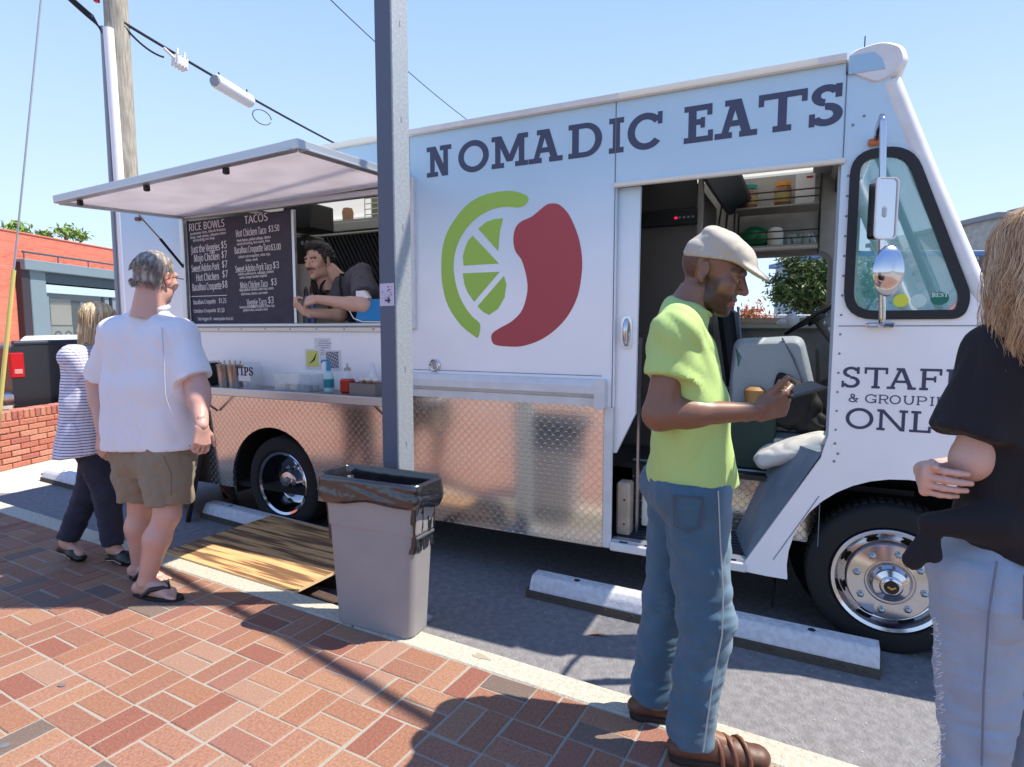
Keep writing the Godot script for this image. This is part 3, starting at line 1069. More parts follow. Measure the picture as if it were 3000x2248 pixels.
	obj("chassis_rail", bx(Vector3(-2.6, 0.10, -0.75), Vector3(6.6, 0.16, 0.08)), dark, T)
	obj("chassis_rail", bx(Vector3(-2.6, 0.10, -1.45), Vector3(6.6, 0.16, 0.08)), dark, T)
	obj("axle", tb([Vector3(-4.28, 0.2, -0.1), Vector3(-4.28, 0.2, -2.1)], 0.07, 10), dark, T)
	obj("axle", tb([Vector3(-0.12, 0.2, -0.1), Vector3(-0.12, 0.2, -2.1)], 0.05, 10), dark, T)
	obj("fuel_tank", bx(Vector3(-2.4, 0.02, -1.1), Vector3(1.2, 0.22, 0.6), 0.04), dark, T)
	# wheel housings
	for q in [[-4.30, 0.215, 0.475, -0.62], [-0.08, 0.215, 0.525, -0.5]]:
		var wh := mb()
		var n := 24
		for i in n:
			var a0 := -0.25 + (PI + 0.5) * i / n
			var a1 := -0.25 + (PI + 0.5) * (i + 1) / n
			var p0 := Vector3(q[0] + q[2] * cos(a0), q[1] + q[2] * sin(a0), 0)
			var p1 := Vector3(q[0] + q[2] * cos(a1), q[1] + q[2] * sin(a1), 0)
			var dz := Vector3(0, 0, q[3])
			var zz := Vector3(0, 0, -0.031)
			wh.quad(p1 + zz, p0 + zz, p0 + dz, p1 + dz)
		wh.prism(circle(q[0], q[1], q[2], 28), q[3] - 0.02, q[3])
		obj("wheel_housing", wh.done(), dark, T)
	wheel(T, Vector3(-4.255, 0.225, -0.055), 0.375, 0.252, false)
	wheel(T, Vector3(-0.135, 0.215, -0.012), 0.372, 0.255, true)
	wheel(T, Vector3(-4.255, 0.225, -0.36), 0.375, 0.252, false)
	wheel(T, Vector3(-4.255, 0.225, -1.90), 0.375, 0.252, false)
	wheel(T, Vector3(-0.135, 0.215, -1.98), 0.372, 0.255, false)
	# mud flap between the front door and the wheel
	obj("mud_flap", bx(Vector3(-0.66, 0.1, -0.3), Vector3(0.012, 0.34, 0.42)), dark, T)
	# ---- lettering
	var ink := M("vinyl_ink", Color(0.235, 0.255, 0.36), 0.45)
	var L := [["N", -2.815, -2.628], ["O", -2.577, -2.357], ["M", -2.338, -2.091], ["A", -2.088, -1.869], ["D", -1.834, -1.631], ["I", -1.591, -1.506], ["C", -1.485, -1.294], ["E", -1.179, -1.030], ["A", -1.022, -0.815], ["T", -0.812, -0.590], ["S", -0.582, -0.432]]
	for g in L:
		obj("letter", glyph(g[0], g[1], g[2], 2.434, 0.19, 0.041, 0.0012), ink, T)
	for g in [["S", -0.385, -0.304], ["T", -0.288, -0.190], ["A", -0.193, -0.075], ["F", -0.062, 0.028], ["F", 0.040, 0.126]]:
		obj("letter", glyph(g[0], g[1], g[2], 1.164, 0.102, 0.0165, 0.0012), ink, T)
	for g in [["&", -0.350, -0.308], ["G", -0.280, -0.233], ["R", -0.224, -0.182], ["O", -0.178, -0.132], ["U", -0.122, -0.077], ["P", -0.069, -0.027], ["I", -0.016, 0.000], ["E", 0.009, 0.045], ["S", 0.056, 0.088]]:
		obj("letter", glyph(g[0], g[1], g[2], 1.092, 0.043, 0.0062, 0.0012), ink, T)
	for g in [["O", -0.359, -0.240], ["N", -0.226, -0.100], ["L", -0.092, -0.006], ["Y", 0.002, 0.112]]:
		obj("letter", glyph(g[0], g[1], g[2], 0.962, 0.102, 0.0165, 0.0012), ink, T)
	# ---- emblem: lime wheel and chilli
	var lime := M("vinyl_lime", Color(0.60, 0.745, 0.29), 0.45)
	var chil := M("vinyl_chilli", Color(0.66, 0.25, 0.28), 0.45)
	var E := {"rind": [-2.092, 2.246, -2.103, 2.203, -2.153, 2.188, -2.242, 2.199, -2.345, 2.190, -2.451, 2.145, -2.536, 2.072, -2.592, 1.982, -2.618, 1.879, -2.612, 1.784, -2.582, 1.678, -2.534, 1.592, -2.479, 1.529, -2.425, 1.481, -2.438, 1.402, -2.468, 1.407, -2.566, 1.476, -2.652, 1.584, -2.695, 1.691, -2.712, 1.82, -2.704, 1.957, -2.672, 2.06, -2.609, 2.15, -2.51, 2.239, -2.392, 2.285, -2.253, 2.295, -2.164, 2.282],
		"a": [-2.434, 2.08, -2.381, 2.117, -2.322, 2.132, -2.259, 2.132, -2.282, 2.054, -2.294, 1.934], "b": [-2.476, 2.042, -2.289, 1.858, -2.544, 1.857, -2.549, 1.917, -2.531, 1.968, -2.509, 2.012], "c": [-2.55, 1.808, -2.283, 1.807, -2.467, 1.625, -2.515, 1.686, -2.539, 1.74], "d": [-2.254, 1.781, -2.237, 1.73, -2.249, 1.649, -2.295, 1.578, -2.359, 1.54, -2.401, 1.559, -2.443, 1.596],
		"chili": [-1.926, 2.192, -1.885, 2.179, -1.833, 2.127, -1.791, 2.048, -1.76, 1.961, -1.743, 1.856, -1.747, 1.752, -1.771, 1.638, -1.827, 1.532, -1.911, 1.445, -2.007, 1.385, -2.118, 1.348, -2.209, 1.342, -2.313, 1.351, -2.342, 1.382, -2.336, 1.424, -2.278, 1.46, -2.197, 1.501, -2.13, 1.566, -2.096, 1.665, -2.097, 1.755, -2.13, 1.866, -2.175, 1.928, -2.189, 1.998, -2.175, 2.066, -2.136, 2.103, -2.065, 2.127, -2.0, 2.17, -1.963, 2.19]}
	for key in E:
		var pl := PackedVector2Array()
		for i in range(0, E[key].size(), 2):
			pl.append(Vector2(E[key][i], E[key][i + 1]))
		var big: bool = key == "rind" or key == "chili"
		var sm := PackedVector2Array()
		if big:      # smooth the outline
			for i in pl.size():
				var p0 := pl[(i - 1 + pl.size()) % pl.size()]
				var p1 := pl[i]
				var p2 := pl[(i + 1) % pl.size()]
				var p3 := pl[(i + 2) % pl.size()]
				for k in 4:
					sm.append(p1.cubic_interpolate(p2, p0, p3, k / 4.0))
		else:
			sm = pl
		obj("chilli_emblem" if key == "chili" else "lime_emblem", pr(Array(sm), 0.0004, 0.0016), chil if key == "chili" else lime, T)
	# ---- serving hatch
	var fl := thing_part(T, "awning")
	var h0 := Vector3(-5.2, 2.372, 0.01)
	var h1 := Vector3(-2.95, 2.427, 0.01)
	var t0 := Vector3(-5.2, 2.322, 0.962)
	var t1 := Vector3(-2.95, 2.39, 0.985)
	var up := (t0 - h0).cross(h1 - h0).normalized()
	if up.y < 0: up = -up
	var fb := mb()
	fb.box(Vector3.ZERO, Vector3.ZERO)
	fb = mb()
	for pl in [[h0, h1, t1, t0, 0.0]]:
		var th := up * 0.03
		fb.quad(pl[3] + th, pl[2] + th, pl[1] + th, pl[0] + th)
		fb.quad(pl[0], pl[1], pl[2], pl[3])
		fb.quad(pl[3], pl[2], pl[2] + th, pl[3] + th)
		fb.quad(pl[2], pl[1], pl[1] + th, pl[2] + th)
		fb.quad(pl[0], pl[3], pl[3] + th, pl[0] + th)
		fb.quad(pl[1], pl[0], pl[0] + th, pl[1] + th)
	var aw := rough_stuff("awning_skin", Color(0.95, 0.95, 0.95), 0.55, noise_tex(34, 0.012, 3, 0.93, 1.0, 256), 0.7)
	aw.backlight_enabled = true  # translucency added so sunlight through the panel brightens its underside
	aw.backlight = Color(0.95, 0.93, 0.94)
	obj("awning_panel", fb.done(), aw, fl)
	var edge := M("awning_edge", Color(0.72, 0.74, 0.76), 0.35, 0.6)
	for q in [[t0, t1], [h0, t0], [h1, t1]]:
		var fr := mb()
		var d: Vector3 = (q[1] - q[0])
		var B := Basis(d.normalized(), up, d.normalized().cross(up)).orthonormalized()
		fr.box((q[0] + q[1]) / 2 + up * 0.012, Vector3(d.length() + 0.02, 0.052, 0.026), 0.004, B)
		obj("awning_frame", fr.done(), edge, fl)
		var fl2 := mb()
		fl2.box((q[0] + q[1]) / 2 - up * 0.012, Vector3(d.length() - 0.06, 0.012, 0.06), 0.003, B)
		obj("awning_lip", fl2.done(), edge, fl)
	obj("awning_hinge", tb([h0, h1], 0.012, 8), alu, fl)
	for q in [0.1, 0.42, 0.74]:
		obj("awning_catch", bx(t0.lerp(t1, q) - up * 0.03 - Vector3(0, 0, 0.03), Vector3(0.035, 0.04, 0.03), 0.006), M("black_rubber"), fl)
	obj("gas_strut", tb([Vector3(-5.22, 1.95, 0.012), Vector3(-5.215, 2.17, 0.22)], 0.011, 8), M("black_rubber"), fl)
	obj("gas_strut", tb([Vector3(-5.215, 2.17, 0.22), Vector3(-5.21, 2.325, 0.385)], 0.006, 8), steel, fl)
	obj("strut_end", bx(Vector3(-5.22, 1.94, 0.014), Vector3(0.03, 0.05, 0.03), 0.006), M("black_rubber"), fl)
	# window frame and sill
	obj("hatch_frame", bx(Vector3(-5.225, 1.92, 0.006), Vector3(0.05, 0.92, 0.05), 0.006), alu, T)
	obj("hatch_frame", bx(Vector3(-2.935, 1.95, 0.008), Vector3(0.055, 1.0, 0.05), 0.008), white, T)
	obj("hatch_frame", bx(Vector3(-4.08, 2.378, 0.004), Vector3(2.28, 0.045, 0.05), 0.006), alu, T)
	obj("hatch_sill", bx(Vector3(-4.08, 1.482, -0.005), Vector3(2.25, 0.026, 0.07), 0.006), alu, T)
	obj("hatch_sill", bx(Vector3(-4.08, 1.448, 0.006), Vector3(2.25, 0.034, 0.022), 0.005), M("trim_cream"), T)
	obj("hatch_post", bx(Vector3(-4.015, 1.91, -0.015), Vector3(0.025, 0.85, 0.03), 0.004), alu, T)
	# fold-down counter
	var ct := rough_stuff("counter_steel", Color(0.60, 0.585, 0.57), 0.38, mottle, 1.4)
	ct.metallic = 0.65
	obj("counter_shelf", bx(Vector3(-4.02, 0.994, 0.142), Vector3(2.16, 0.03, 0.284), 0.006), ct, T)
	obj("counter_edge", bx(Vector3(-4.02, 0.982, 0.289), Vector3(2.17, 0.058, 0.012), 0.004), alu, T)
	for q in [-4.9, -3.1]:
		obj("counter_bracket", tb([Vector3(q, 0.965, 0.25), Vector3(q, 0.78, 0.012)], 0.009, 6), steel, T)
	# round lock, side vent
	obj("round_lock", lt([Vector2(0.044, 0), Vector2(0.044, 0.012), Vector2(0.036, 0.018), Vector2(0.03, 0.012), Vector2(0.0, 0.012)], 28, Transform3D(Basis(Vector3.RIGHT, PI / 2), Vector3(-2.768, 1.21, 0.0))), M("chrome"), T)
	obj("lock_latch", bx(Vector3(-2.768, 1.21, 0.016), Vector3(0.022, 0.05, 0.012), 0.004, Basis(Vector3.BACK, 0.2)), steel, T)
	var vd := obj("access_door", pr(Array(rrect(-2.93, 0.20, -2.79, 0.47, 0.015)), 0.004, 0.014), alu, T)
	obj("access_panel", bx(Vector3(-2.865, 0.33, 0.016), Vector3(0.10, 0.22, 0.006), 0.002), M("panel_pink", Color(0.80, 0.68, 0.63), 0.5), vd)
	obj("access_hinge", tb([Vector3(-2.80, 0.25, 0.016), Vector3(-2.80, 0.42, 0.016)], 0.006, 6), steel, vd)
	# rear marker lamp
	obj("marker_lamp", bx(Vector3(-5.805, 2.405, 0.012), Vector3(0.07, 0.03, 0.024), 0.006), M("lamp_red", Color(0.35, 0.05, 0.05), 0.3), T)
	obj("marker_lamp", bx(Vector3(-0.292, 2.325, 0.014), Vector3(0.065, 0.03, 0.028), 0.006), M("lamp_amber", Color(0.72, 0.40, 0.22), 0.3), T)
	# ---- sliding door, pushed back behind the skin
	var door := mb()
	for w in pieces(PackedVector2Array([Vector2(-2.3, 0.72), Vector2(-1.535, 0.72), Vector2(-1.425, 0.96), Vector2(-1.418, 2.25), Vector2(-2.3, 2.25)]), [], [], [1.55, 1.75, 1.95, 2.15]):
		door.prism(w, -0.075, -0.045)
	var dn := obj("sliding_door", painted(door), paint, T)
	var han := mb()
	han.prism(rrect(-1.514, 1.335, -1.450, 1.525, 0.03, 6), -0.045, -0.036)
	obj("door_handle", han.done(), M("chrome"), dn)
	var hd := mb()
	hd.tube([Vector3(-1.482, 1.36, -0.036), Vector3(-1.482, 1.39, -0.012), Vector3(-1.482, 1.44, -0.006), Vector3(-1.482, 1.48, -0.012), Vector3(-1.482, 1.505, -0.036)], [0.014, 0.016, 0.017, 0.015, 0.011], 10)
	obj("handle_grip", hd.done(), M("chrome"), dn)
	# ---- door way: jambs, step, sill
	obj("door_jamb", bx(Vector3(-0.435, 1.55, -0.06), Vector3(0.012, 1.4, 0.06)), M("jamb", Color(0.62, 0.67, 0.72), 0.4), T)
	var sill := M("sill_metal", Color(0.70, 0.72, 0.74), 0.35, 0.7)
	obj("door_sill", bx(Vector3(-1.17, 0.168, -0.01), Vector3(0.76, 0.05, 0.05), 0.006), white, T)
	obj("step_edge", bx(Vector3(-1.17, 0.200, -0.035), Vector3(0.75, 0.018, 0.06), 0.004), sill, T)
	var wr := mb()
	for i in 5:
		wr.box(Vector3(-1.47 + i * 0.15, 0.2, -0.0045), Vector3(0.05, 0.01, 0.002))
	obj("step_print", wr.done(), M("step_dark", Color(0.13, 0.15, 0.19), 0.6), T)
	var treads := mb()
	for i in 9:
		treads.box(Vector3(-1.17, 0.197, -0.085 - i * 0.05), Vector3(0.74, 0.016, 0.026), 0.004)
	obj("step_tread", treads.done(), M("step_dark"), T)
	obj("step_floor", bx(Vector3(-1.15, 0.178, -0.27), Vector3(0.80, 0.02, 0.48)), M("step_dark"), T)
	var beige := rough_stuff("jamb_beige", Color(0.80, 0.72, 0.64), 0.5, blotch, 1.0)
	obj("door_post", bx(Vector3(-1.51, 0.36, -0.17), Vector3(0.085, 0.33, 0.10), 0.012), beige, T)
	obj("door_post", bx(Vector3(-1.405, 0.33, -0.28), Vector3(0.05, 0.2, 0.05), 0.008), M("trim_cream"), T)
	obj("door_track", bx(Vector3(-1.445, 0.80, -0.22), Vector3(0.014, 1.2, 0.03)), steel, T)
	for q in [0.27, 0.42]:
		obj("bolt", bx(Vector3(-1.50, q, -0.119), Vector3(0.012, 0.012, 0.006), 0.002), M("rust", Color(0.35, 0.22, 0.16), 0.8), T)
	# ---- mirrors
	var ma := thing_part(T, "mirror")
	obj("mirror_arm", tb([Vector3(-0.29, 2.335, 0.02), Vector3(-0.295, 2.36, 0.12), Vector3(-0.292, 2.37, 0.24), Vector3(-0.292, 2.33, 0.30), Vector3(-0.275, 1.9, 0.30), Vector3(-0.256, 1.50, 0.30), Vector3(-0.255, 1.475, 0.27), Vector3(-0.245, 1.47, 0.14), Vector3(-0.235, 1.475, 0.01)], 0.0135, 12), M("chrome"), ma)
	obj("mirror_foot", bx(Vector3(-0.235, 1.47, 0.01), Vector3(0.12, 0.022, 0.04), 0.006), M("chrome"), ma)
	var mh := rrect(-0.052, -0.13, 0.052, 0.13, 0.022, 5)
	var mx := Transform3D(Basis(Vector3.UP, 0.55), Vector3(-0.272, 1.965, 0.305))
	var hb := mb()
	hb.prism(mh, -0.03, 0.012, mx)
	obj("mirror_housing", hb.done(), M("chrome"), ma)
	var mr := mb()
	ring_prism(mr, mh, rrect(-0.046, -0.124, 0.046, 0.124, 0.018, 5), 0.012, 0.018, mx)
	obj("mirror_rim", mr.done(), white, ma)
	obj("mirror_clamp", bx(Vector3(-0.285, 1.95, 0.30), Vector3(0.045, 0.05, 0.05), 0.008), steel, ma)
	obj("round_mirror", lt([Vector2(0.0, -0.035), Vector2(0.05, -0.025), Vector2(0.098, 0.0), Vector2(0.103, 0.006), Vector2(0.098, 0.014), Vector2(0.07, 0.03), Vector2(0.03, 0.042), Vector2(0, 0.045)], 32, Transform3D(Basis(Vector3.RIGHT, PI / 2) * Basis(Vector3.FORWARD, 0.35), Vector3(-0.245, 1.70, 0.30)) * Transform3D(Basis.from_scale(Vector3(0.62, 1, 1.08)), Vector3.ZERO)), M("chrome"), ma)
	truck_inside(T)

func thing_part(parent: Node3D, called: String) -> Node3D:
	var o := Node3D.new()
	o.name = called
	parent.add_child(o, true)
	return o

func truck_inside(T: Node3D) -> void:
	var wallm := rough_stuff("inner_wall", Color(0.66, 0.65, 0.63), 0.5, blotch, 0.8)
	var steel := M("stainless")
	var dk := M("inner_dark", Color(0.16, 0.15, 0.15), 0.5)
	# far side: wall with the driver's door window cut out
	var far_win := rrect(-1.13, 1.53, -0.40, 2.06, 0.09, 5)
	var b := mb()
	for w in pieces(rect(-6.04, 0.2, -0.2, 2.71), [far_win], [-3.0]):
		b.prism(w, -2.19, -2.16)
	obj("far_wall", b.done(), wallm, T)
	var fr := mb()
	ring_prism(fr, rrect(-1.15, 1.51, -0.38, 2.08, 0.1, 5), rrect(-1.115, 1.545, -0.415, 2.045, 0.08, 5), -2.16, -2.135)
	obj("far_window_frame", fr.done(), M("far_frame", Color(0.45, 0.43, 0.41), 0.5), T)
	for q in [[-0.3, -0.55], [-1.53, -2.93], [-5.83, -5.95]]:
		obj("ceiling", bx(Vector3((q[0] + q[1]) / 2, 2.68, -1.1), Vector3(absf(q[0] - q[1]), 0.03, 2.1)), rough_stuff("inner_ceiling", Color(0.62, 0.62, 0.62), 0.5, blotch, 0.8), T)
	obj("cab_header", bx(Vector3(-0.33, 2.60, -1.1), Vector3(0.12, 0.13, 2.1)), dk, T)
	obj("floor", bx(Vector3(-3.0, 0.575, -1.25), Vector3(6.0, 0.03, 1.74)), dk, T)
	obj("box_lining", bx(Vector3(-3.8, 1.25, -0.05), Vector3(4.3, 0.40, 0.02)), wallm, T)
	obj("galley_end", bx(Vector3(-2.86, 1.6, -0.55), Vector3(0.03, 2.1, 1.0)), dk, T)
	# riser of tread plate and the platform behind it
	obj("step_riser", bx(Vector3(-1.0, 0.39, -0.50), Vector3(1.1, 0.39, 0.012)), M("tread_plate"), T)
	obj("riser_edge", bx(Vector3(-1.0, 0.588, -0.495), Vector3(1.1, 0.02, 0.03), 0.005), M("edge_blue", Color(0.55, 0.62, 0.68), 0.4, 0.4), T)
	var bg := rough_stuff("blue_grey_paint", Color(0.50, 0.57, 0.63), 0.5, blotch, 0.9)
	var wh := mb()
	wh.quad(Vector3(-0.80, 0.19, -0.035), Vector3(-0.455, 0.82, -0.035), Vector3(-0.66, 0.80, -0.48), Vector3(-0.90, 0.19, -0.48))
	wh.quad(Vector3(-0.455, 0.82, -0.035), Vector3(-0.30, 0.86, -0.035), Vector3(-0.36, 0.84, -0.48), Vector3(-0.66, 0.80, -0.48))
	obj("inner_wheel_arch", wh.done(), bg, T)
	obj("engine_cover", bx(Vector3(-0.62, 0.70, -1.05), Vector3(0.85, 0.24, 0.95), 0.04), bg, T)
	# refrigerator face beside the aisle
	var fg := obj("refrigerator", bx(Vector3(-1.86, 1.52, -1.50), Vector3(1.20, 1.88, 0.98), 0.01), M("fridge_steel", Color(0.38, 0.36, 0.35), 0.45, 0.5), T)
	obj("fridge_header", bx(Vector3(-1.86, 2.226, -0.995), Vector3(1.215, 0.105, 0.03), 0.004), M("fridge_black", Color(0.035, 0.045, 0.06), 0.4), fg)
	obj("fridge_top", bx(Vector3(-1.86, 2.40, -1.0), Vector3(1.19, 0.22, 0.01)), dk, fg)
	var led := M("red_led", Color(0.6, 0.05, 0.12), 0.4)
	led.emission_enabled = true
	led.emission = Color(1.0, 0.12, 0.3)
	led.emission_energy_multiplier = 0.6
	obj("display_light", bx(Vector3(-1.40, 2.225, -0.977), Vector3(0.02, 0.016, 0.004)), led, fg)
	for i in 4:
		obj("display_mark", bx(Vector3(-1.375 + i * 0.03, 2.226, -0.978), Vector3(0.016, 0.012, 0.003)), M("mark_grey", Color(0.5, 0.55, 0.6), 0.5), fg)
	obj("cabinet_post", bx(Vector3(-1.235, 1.6, -0.98), Vector3(0.035, 2.0, 0.04), 0.004), M("post_grey", Color(0.55, 0.53, 0.50), 0.45, 0.4), T)
	obj("cab_duct", bx(Vector3(-1.12, 2.52, -1.2), Vector3(0.22, 0.2, 1.6), 0.02, Basis(Vector3.BACK, 0.5)), M("duct_blue", Color(0.12, 0.15, 0.19), 0.5), T)
	obj("hanging_cable", tb([Vector3(-1.16, 2.5, -1.9), Vector3(-1.18, 2.2, -1.92), Vector3(-1.13, 2.0, -1.92), Vector3(-1.17, 1.8, -1.92)], 0.01, 6), M("black_rubber"), T)
	obj("hanging_cable", tb([Vector3(-1.20, 2.5, -1.85), Vector3(-1.25, 2.15, -1.9), Vector3(-1.22, 1.9, -1.9)], 0.008, 6), M("black_rubber"), T)
	# wire shelves over the driver's window
	var rack := thing_part(T, "wire_rack")
	for y in [2.405, 2.10]:
		obj("shelf_board", bx(Vector3(-0.79, y, -1.98), Vector3(0.62, 0.014, 0.32), 0.003), M("shelf_grey", Color(0.56, 0.55, 0.53), 0.4, 0.5), rack)
		for q in [0.055, 0.11]:
			obj("shelf_rail", tb([Vector3(-1.10, y + q, -1.82), Vector3(-0.49, y + q, -1.82)], 0.006, 6), M("rail_dark", Color(0.2, 0.19, 0.18), 0.4, 0.6), rack)
		for x in [-1.10, -0.49]:
			obj("shelf_rail", tb([Vector3(x, y + 0.11, -1.82), Vector3(x, y + 0.11, -2.14)], 0.006, 6), M("rail_dark"), rack)
	for x in [-1.10, -0.49]:
		for z in [-1.82, -2.14]:
			obj("rack_post", tb([Vector3(x, 2.06, z), Vector3(x, 2.62, z)], 0.008, 6), M("rail_dark"), rack)
	# dash board, wheel, seat
	var dash := mb()
	dash.prism(PackedVector2Array([Vector2(-0.62, 0.9), Vector2(0.2, 0.9), Vector2(0.2, 1.44), Vector2(-0.05, 1.50), Vector2(-0.22, 1.47), Vector2(-0.30, 1.36), Vector2(-0.30, 1.1)]), -2.14, -1.45)
	obj("dashboard", dash.done(), M("dash_grey", Color(0.33, 0.32, 0.31), 0.6), T)
	obj("dashboard_top", bx(Vector3(0.02, 1.43, -0.78), Vector3(0.36, 0.05, 1.3), 0.015), M("dash_teal", Color(0.40, 0.50, 0.50), 0.6), T)
	obj("door_ledge", bx(Vector3(-0.78, 1.47, -2.08), Vector3(0.72, 0.03, 0.13), 0.006), M("ledge_grey", Color(0.66, 0.64, 0.60), 0.5), T)
	var sw := thing_part(T, "steering_wheel")
	sw.transform = Transform3D(Basis(Vector3.BACK, 0.62), Vector3(-0.50, 1.55, -1.55))
	var ringp := []
	for i in 36:
		ringp.append(Vector3(cos(TAU * i / 36) * 0.225, 0, sin(TAU * i / 36) * 0.225))
	var tb2 := mb()
	tb2.tube(ringp, 0.016, 10, false, true)
	var blk := M("wheel_black", Color(0.045, 0.05, 0.06), 0.4)
	obj("wheel_ring", tb2.done(), blk, sw)
	obj("wheel_hub", lt([Vector2(0.07, -0.05), Vector2(0.075, -0.02), Vector2(0.05, 0.0), Vector2(0, 0.005)], 20), blk, sw)
	for i in 3:
		var a := TAU * i / 3 + 0.5
		obj("wheel_spoke", tb([Vector3(cos(a) * 0.05, -0.02, sin(a) * 0.05), Vector3(cos(a) * 0.22, 0, sin(a) * 0.22)], 0.013, 6), blk, sw)
	obj("steering_column", tb([Vector3(0, -0.03, 0), Vector3(0.0, -0.5, 0)], 0.035, 10), M("column_grey", Color(0.36, 0.35, 0.34), 0.5), sw)
	obj("gear_lever", tb([Vector3(-0.46, 0.85, -0.95), Vector3(-0.47, 1.15, -0.98), Vector3(-0.48, 1.32, -1.0)], 0.012, 6), dkm(), T)
	var seat := thing_part(T, "driver_seat")
	obj("seat_back", bx(Vector3(-1.06, 1.30, -1.62), Vector3(0.12, 0.62, 0.48), 0.04, Basis(Vector3.BACK, 0.15)), M("seat_dark", Color(0.10, 0.13, 0.17), 0.7), seat)
	obj("seat_cushion", bx(Vector3(-0.85, 0.96, -1.62), Vector3(0.46, 0.12, 0.48), 0.04), M("seat_dark"), seat)
	obj("seat_belt", bx(Vector3(-0.99, 1.42, -1.40), Vector3(0.012, 0.40, 0.06), 0.004, Basis(Vector3.BACK, 0.12)), M("belt_blue", Color(0.38, 0.46, 0.56), 0.7), seat)
	# galley seen through the hatch
	obj("hood_lip", bx(Vector3(-4.75, 2.43, -1.22), Vector3(1.55, 0.085, 0.05), 0.006), M("hood_grey", Color(0.60, 0.585, 0.57), 0.35, 0.55), T)
	obj("hood_light", bx(Vector3(-4.75, 2.372, -1.24), Vector3(1.5, 0.018, 0.05), 0.004), M("trim_cream"), T)
	var baf := mb()
	for i in 34:
		baf.box(Vector3(-5.5 + i * 0.05, 2.14, -1.55), Vector3(0.026, 0.70, 0.02), 0.004, Basis(Vector3.RIGHT, 0.62))
	obj("grease_filter", baf.done(), M("filter_steel", Color(0.52, 0.52, 0.56), 0.4, 0.6), T)
	var bk := mb()
	bk.box(Vector3(-4.7, 2.13, -1.60), Vector3(1.9, 0.74, 0.02), 0.0, Basis(Vector3.RIGHT, 0.62))
	obj("filter_back", bk.done(), dk, T)
	obj("galley_shelf", bx(Vector3(-4.75, 2.49, -1.45), Vector3(1.55, 0.02, 0.42), 0.003), M("shelf_grey"), T)
	obj("galley_counter", bx(Vector3(-4.55, 1.40, -0.42), Vector3(3.0, 0.04, 0.62), 0.006), steel, T)
	obj("galley_base", bx(Vector3(-4.55, 1.0, -1.80), Vector3(3.0, 0.8, 0.6), 0.01), steel, T)
	obj("galley_locker", bx(Vector3(-4.22, 2.34, -0.38), Vector3(0.30, 0.20, 0.26), 0.01), dk, T)
	obj("galley_box", bx(Vector3(-4.36, 2.10, -0.50), Vector3(0.20, 0.24, 0.2), 0.01), M("galley_brown", Color(0.28, 0.26, 0.25), 0.5), T)
	for i in 2:
		obj("galley_label", bx(Vector3(-4.315 + i * 0.05, 2.16, -0.397), Vector3(0.026, 0.03, 0.003)), M("print_pale"), T)
	obj("paper_towel", lt([Vector2(0, 0), Vector2(0.055, 0), Vector2(0.055, 0.26), Vector2(0.02, 0.26), Vector2(0, 0.26)], 16, Transform3D(Basis(), Vector3(-4.17, 1.70, -0.25))), M("paper_white", Color(0.82, 0.82, 0.80), 0.8), T)

func dkm() -> Material:
	return M("inner_dark")
# ---------------------------------------------------------------- surroundings
func floor_poly(b: MB, xz: Array, y0: float, y1: float, xf := Transform3D()) -> void:
	var p := PackedVector2Array()
	for q in xz:
		p.append(Vector2(q.x, -q.y))
	b.prism(p, y0, y1, xf * Transform3D(Basis(Vector3.RIGHT, -PI / 2), Vector3.ZERO))

func brick_image(cols: int, rows: int, base: Color, mortar: Color, sd: int) -> ImageTexture:
	var r := RandomNumberGenerator.new()
	r.seed = sd
	var W := 512
	var Hh := 512
	var img := Image.create(W, Hh, false, Image.FORMAT_RGB8)
	img.fill(mortar)
	var bw := W / cols
	var bh := Hh / rows
	for y in rows:
		for x in range(-1, cols + 1):
			var c := base * r.randf_range(0.86, 1.08)
			c = c.lerp(Color(base.r, base.g * 1.08, base.b * 1.05), r.randf())
			c.a = 1
			img.fill_rect(Rect2i(x * bw + (bw / 2 if y % 2 == 1 else 0), y * bh, bw - 2, bh - 2), c)
	return ImageTexture.create_from_image(img)

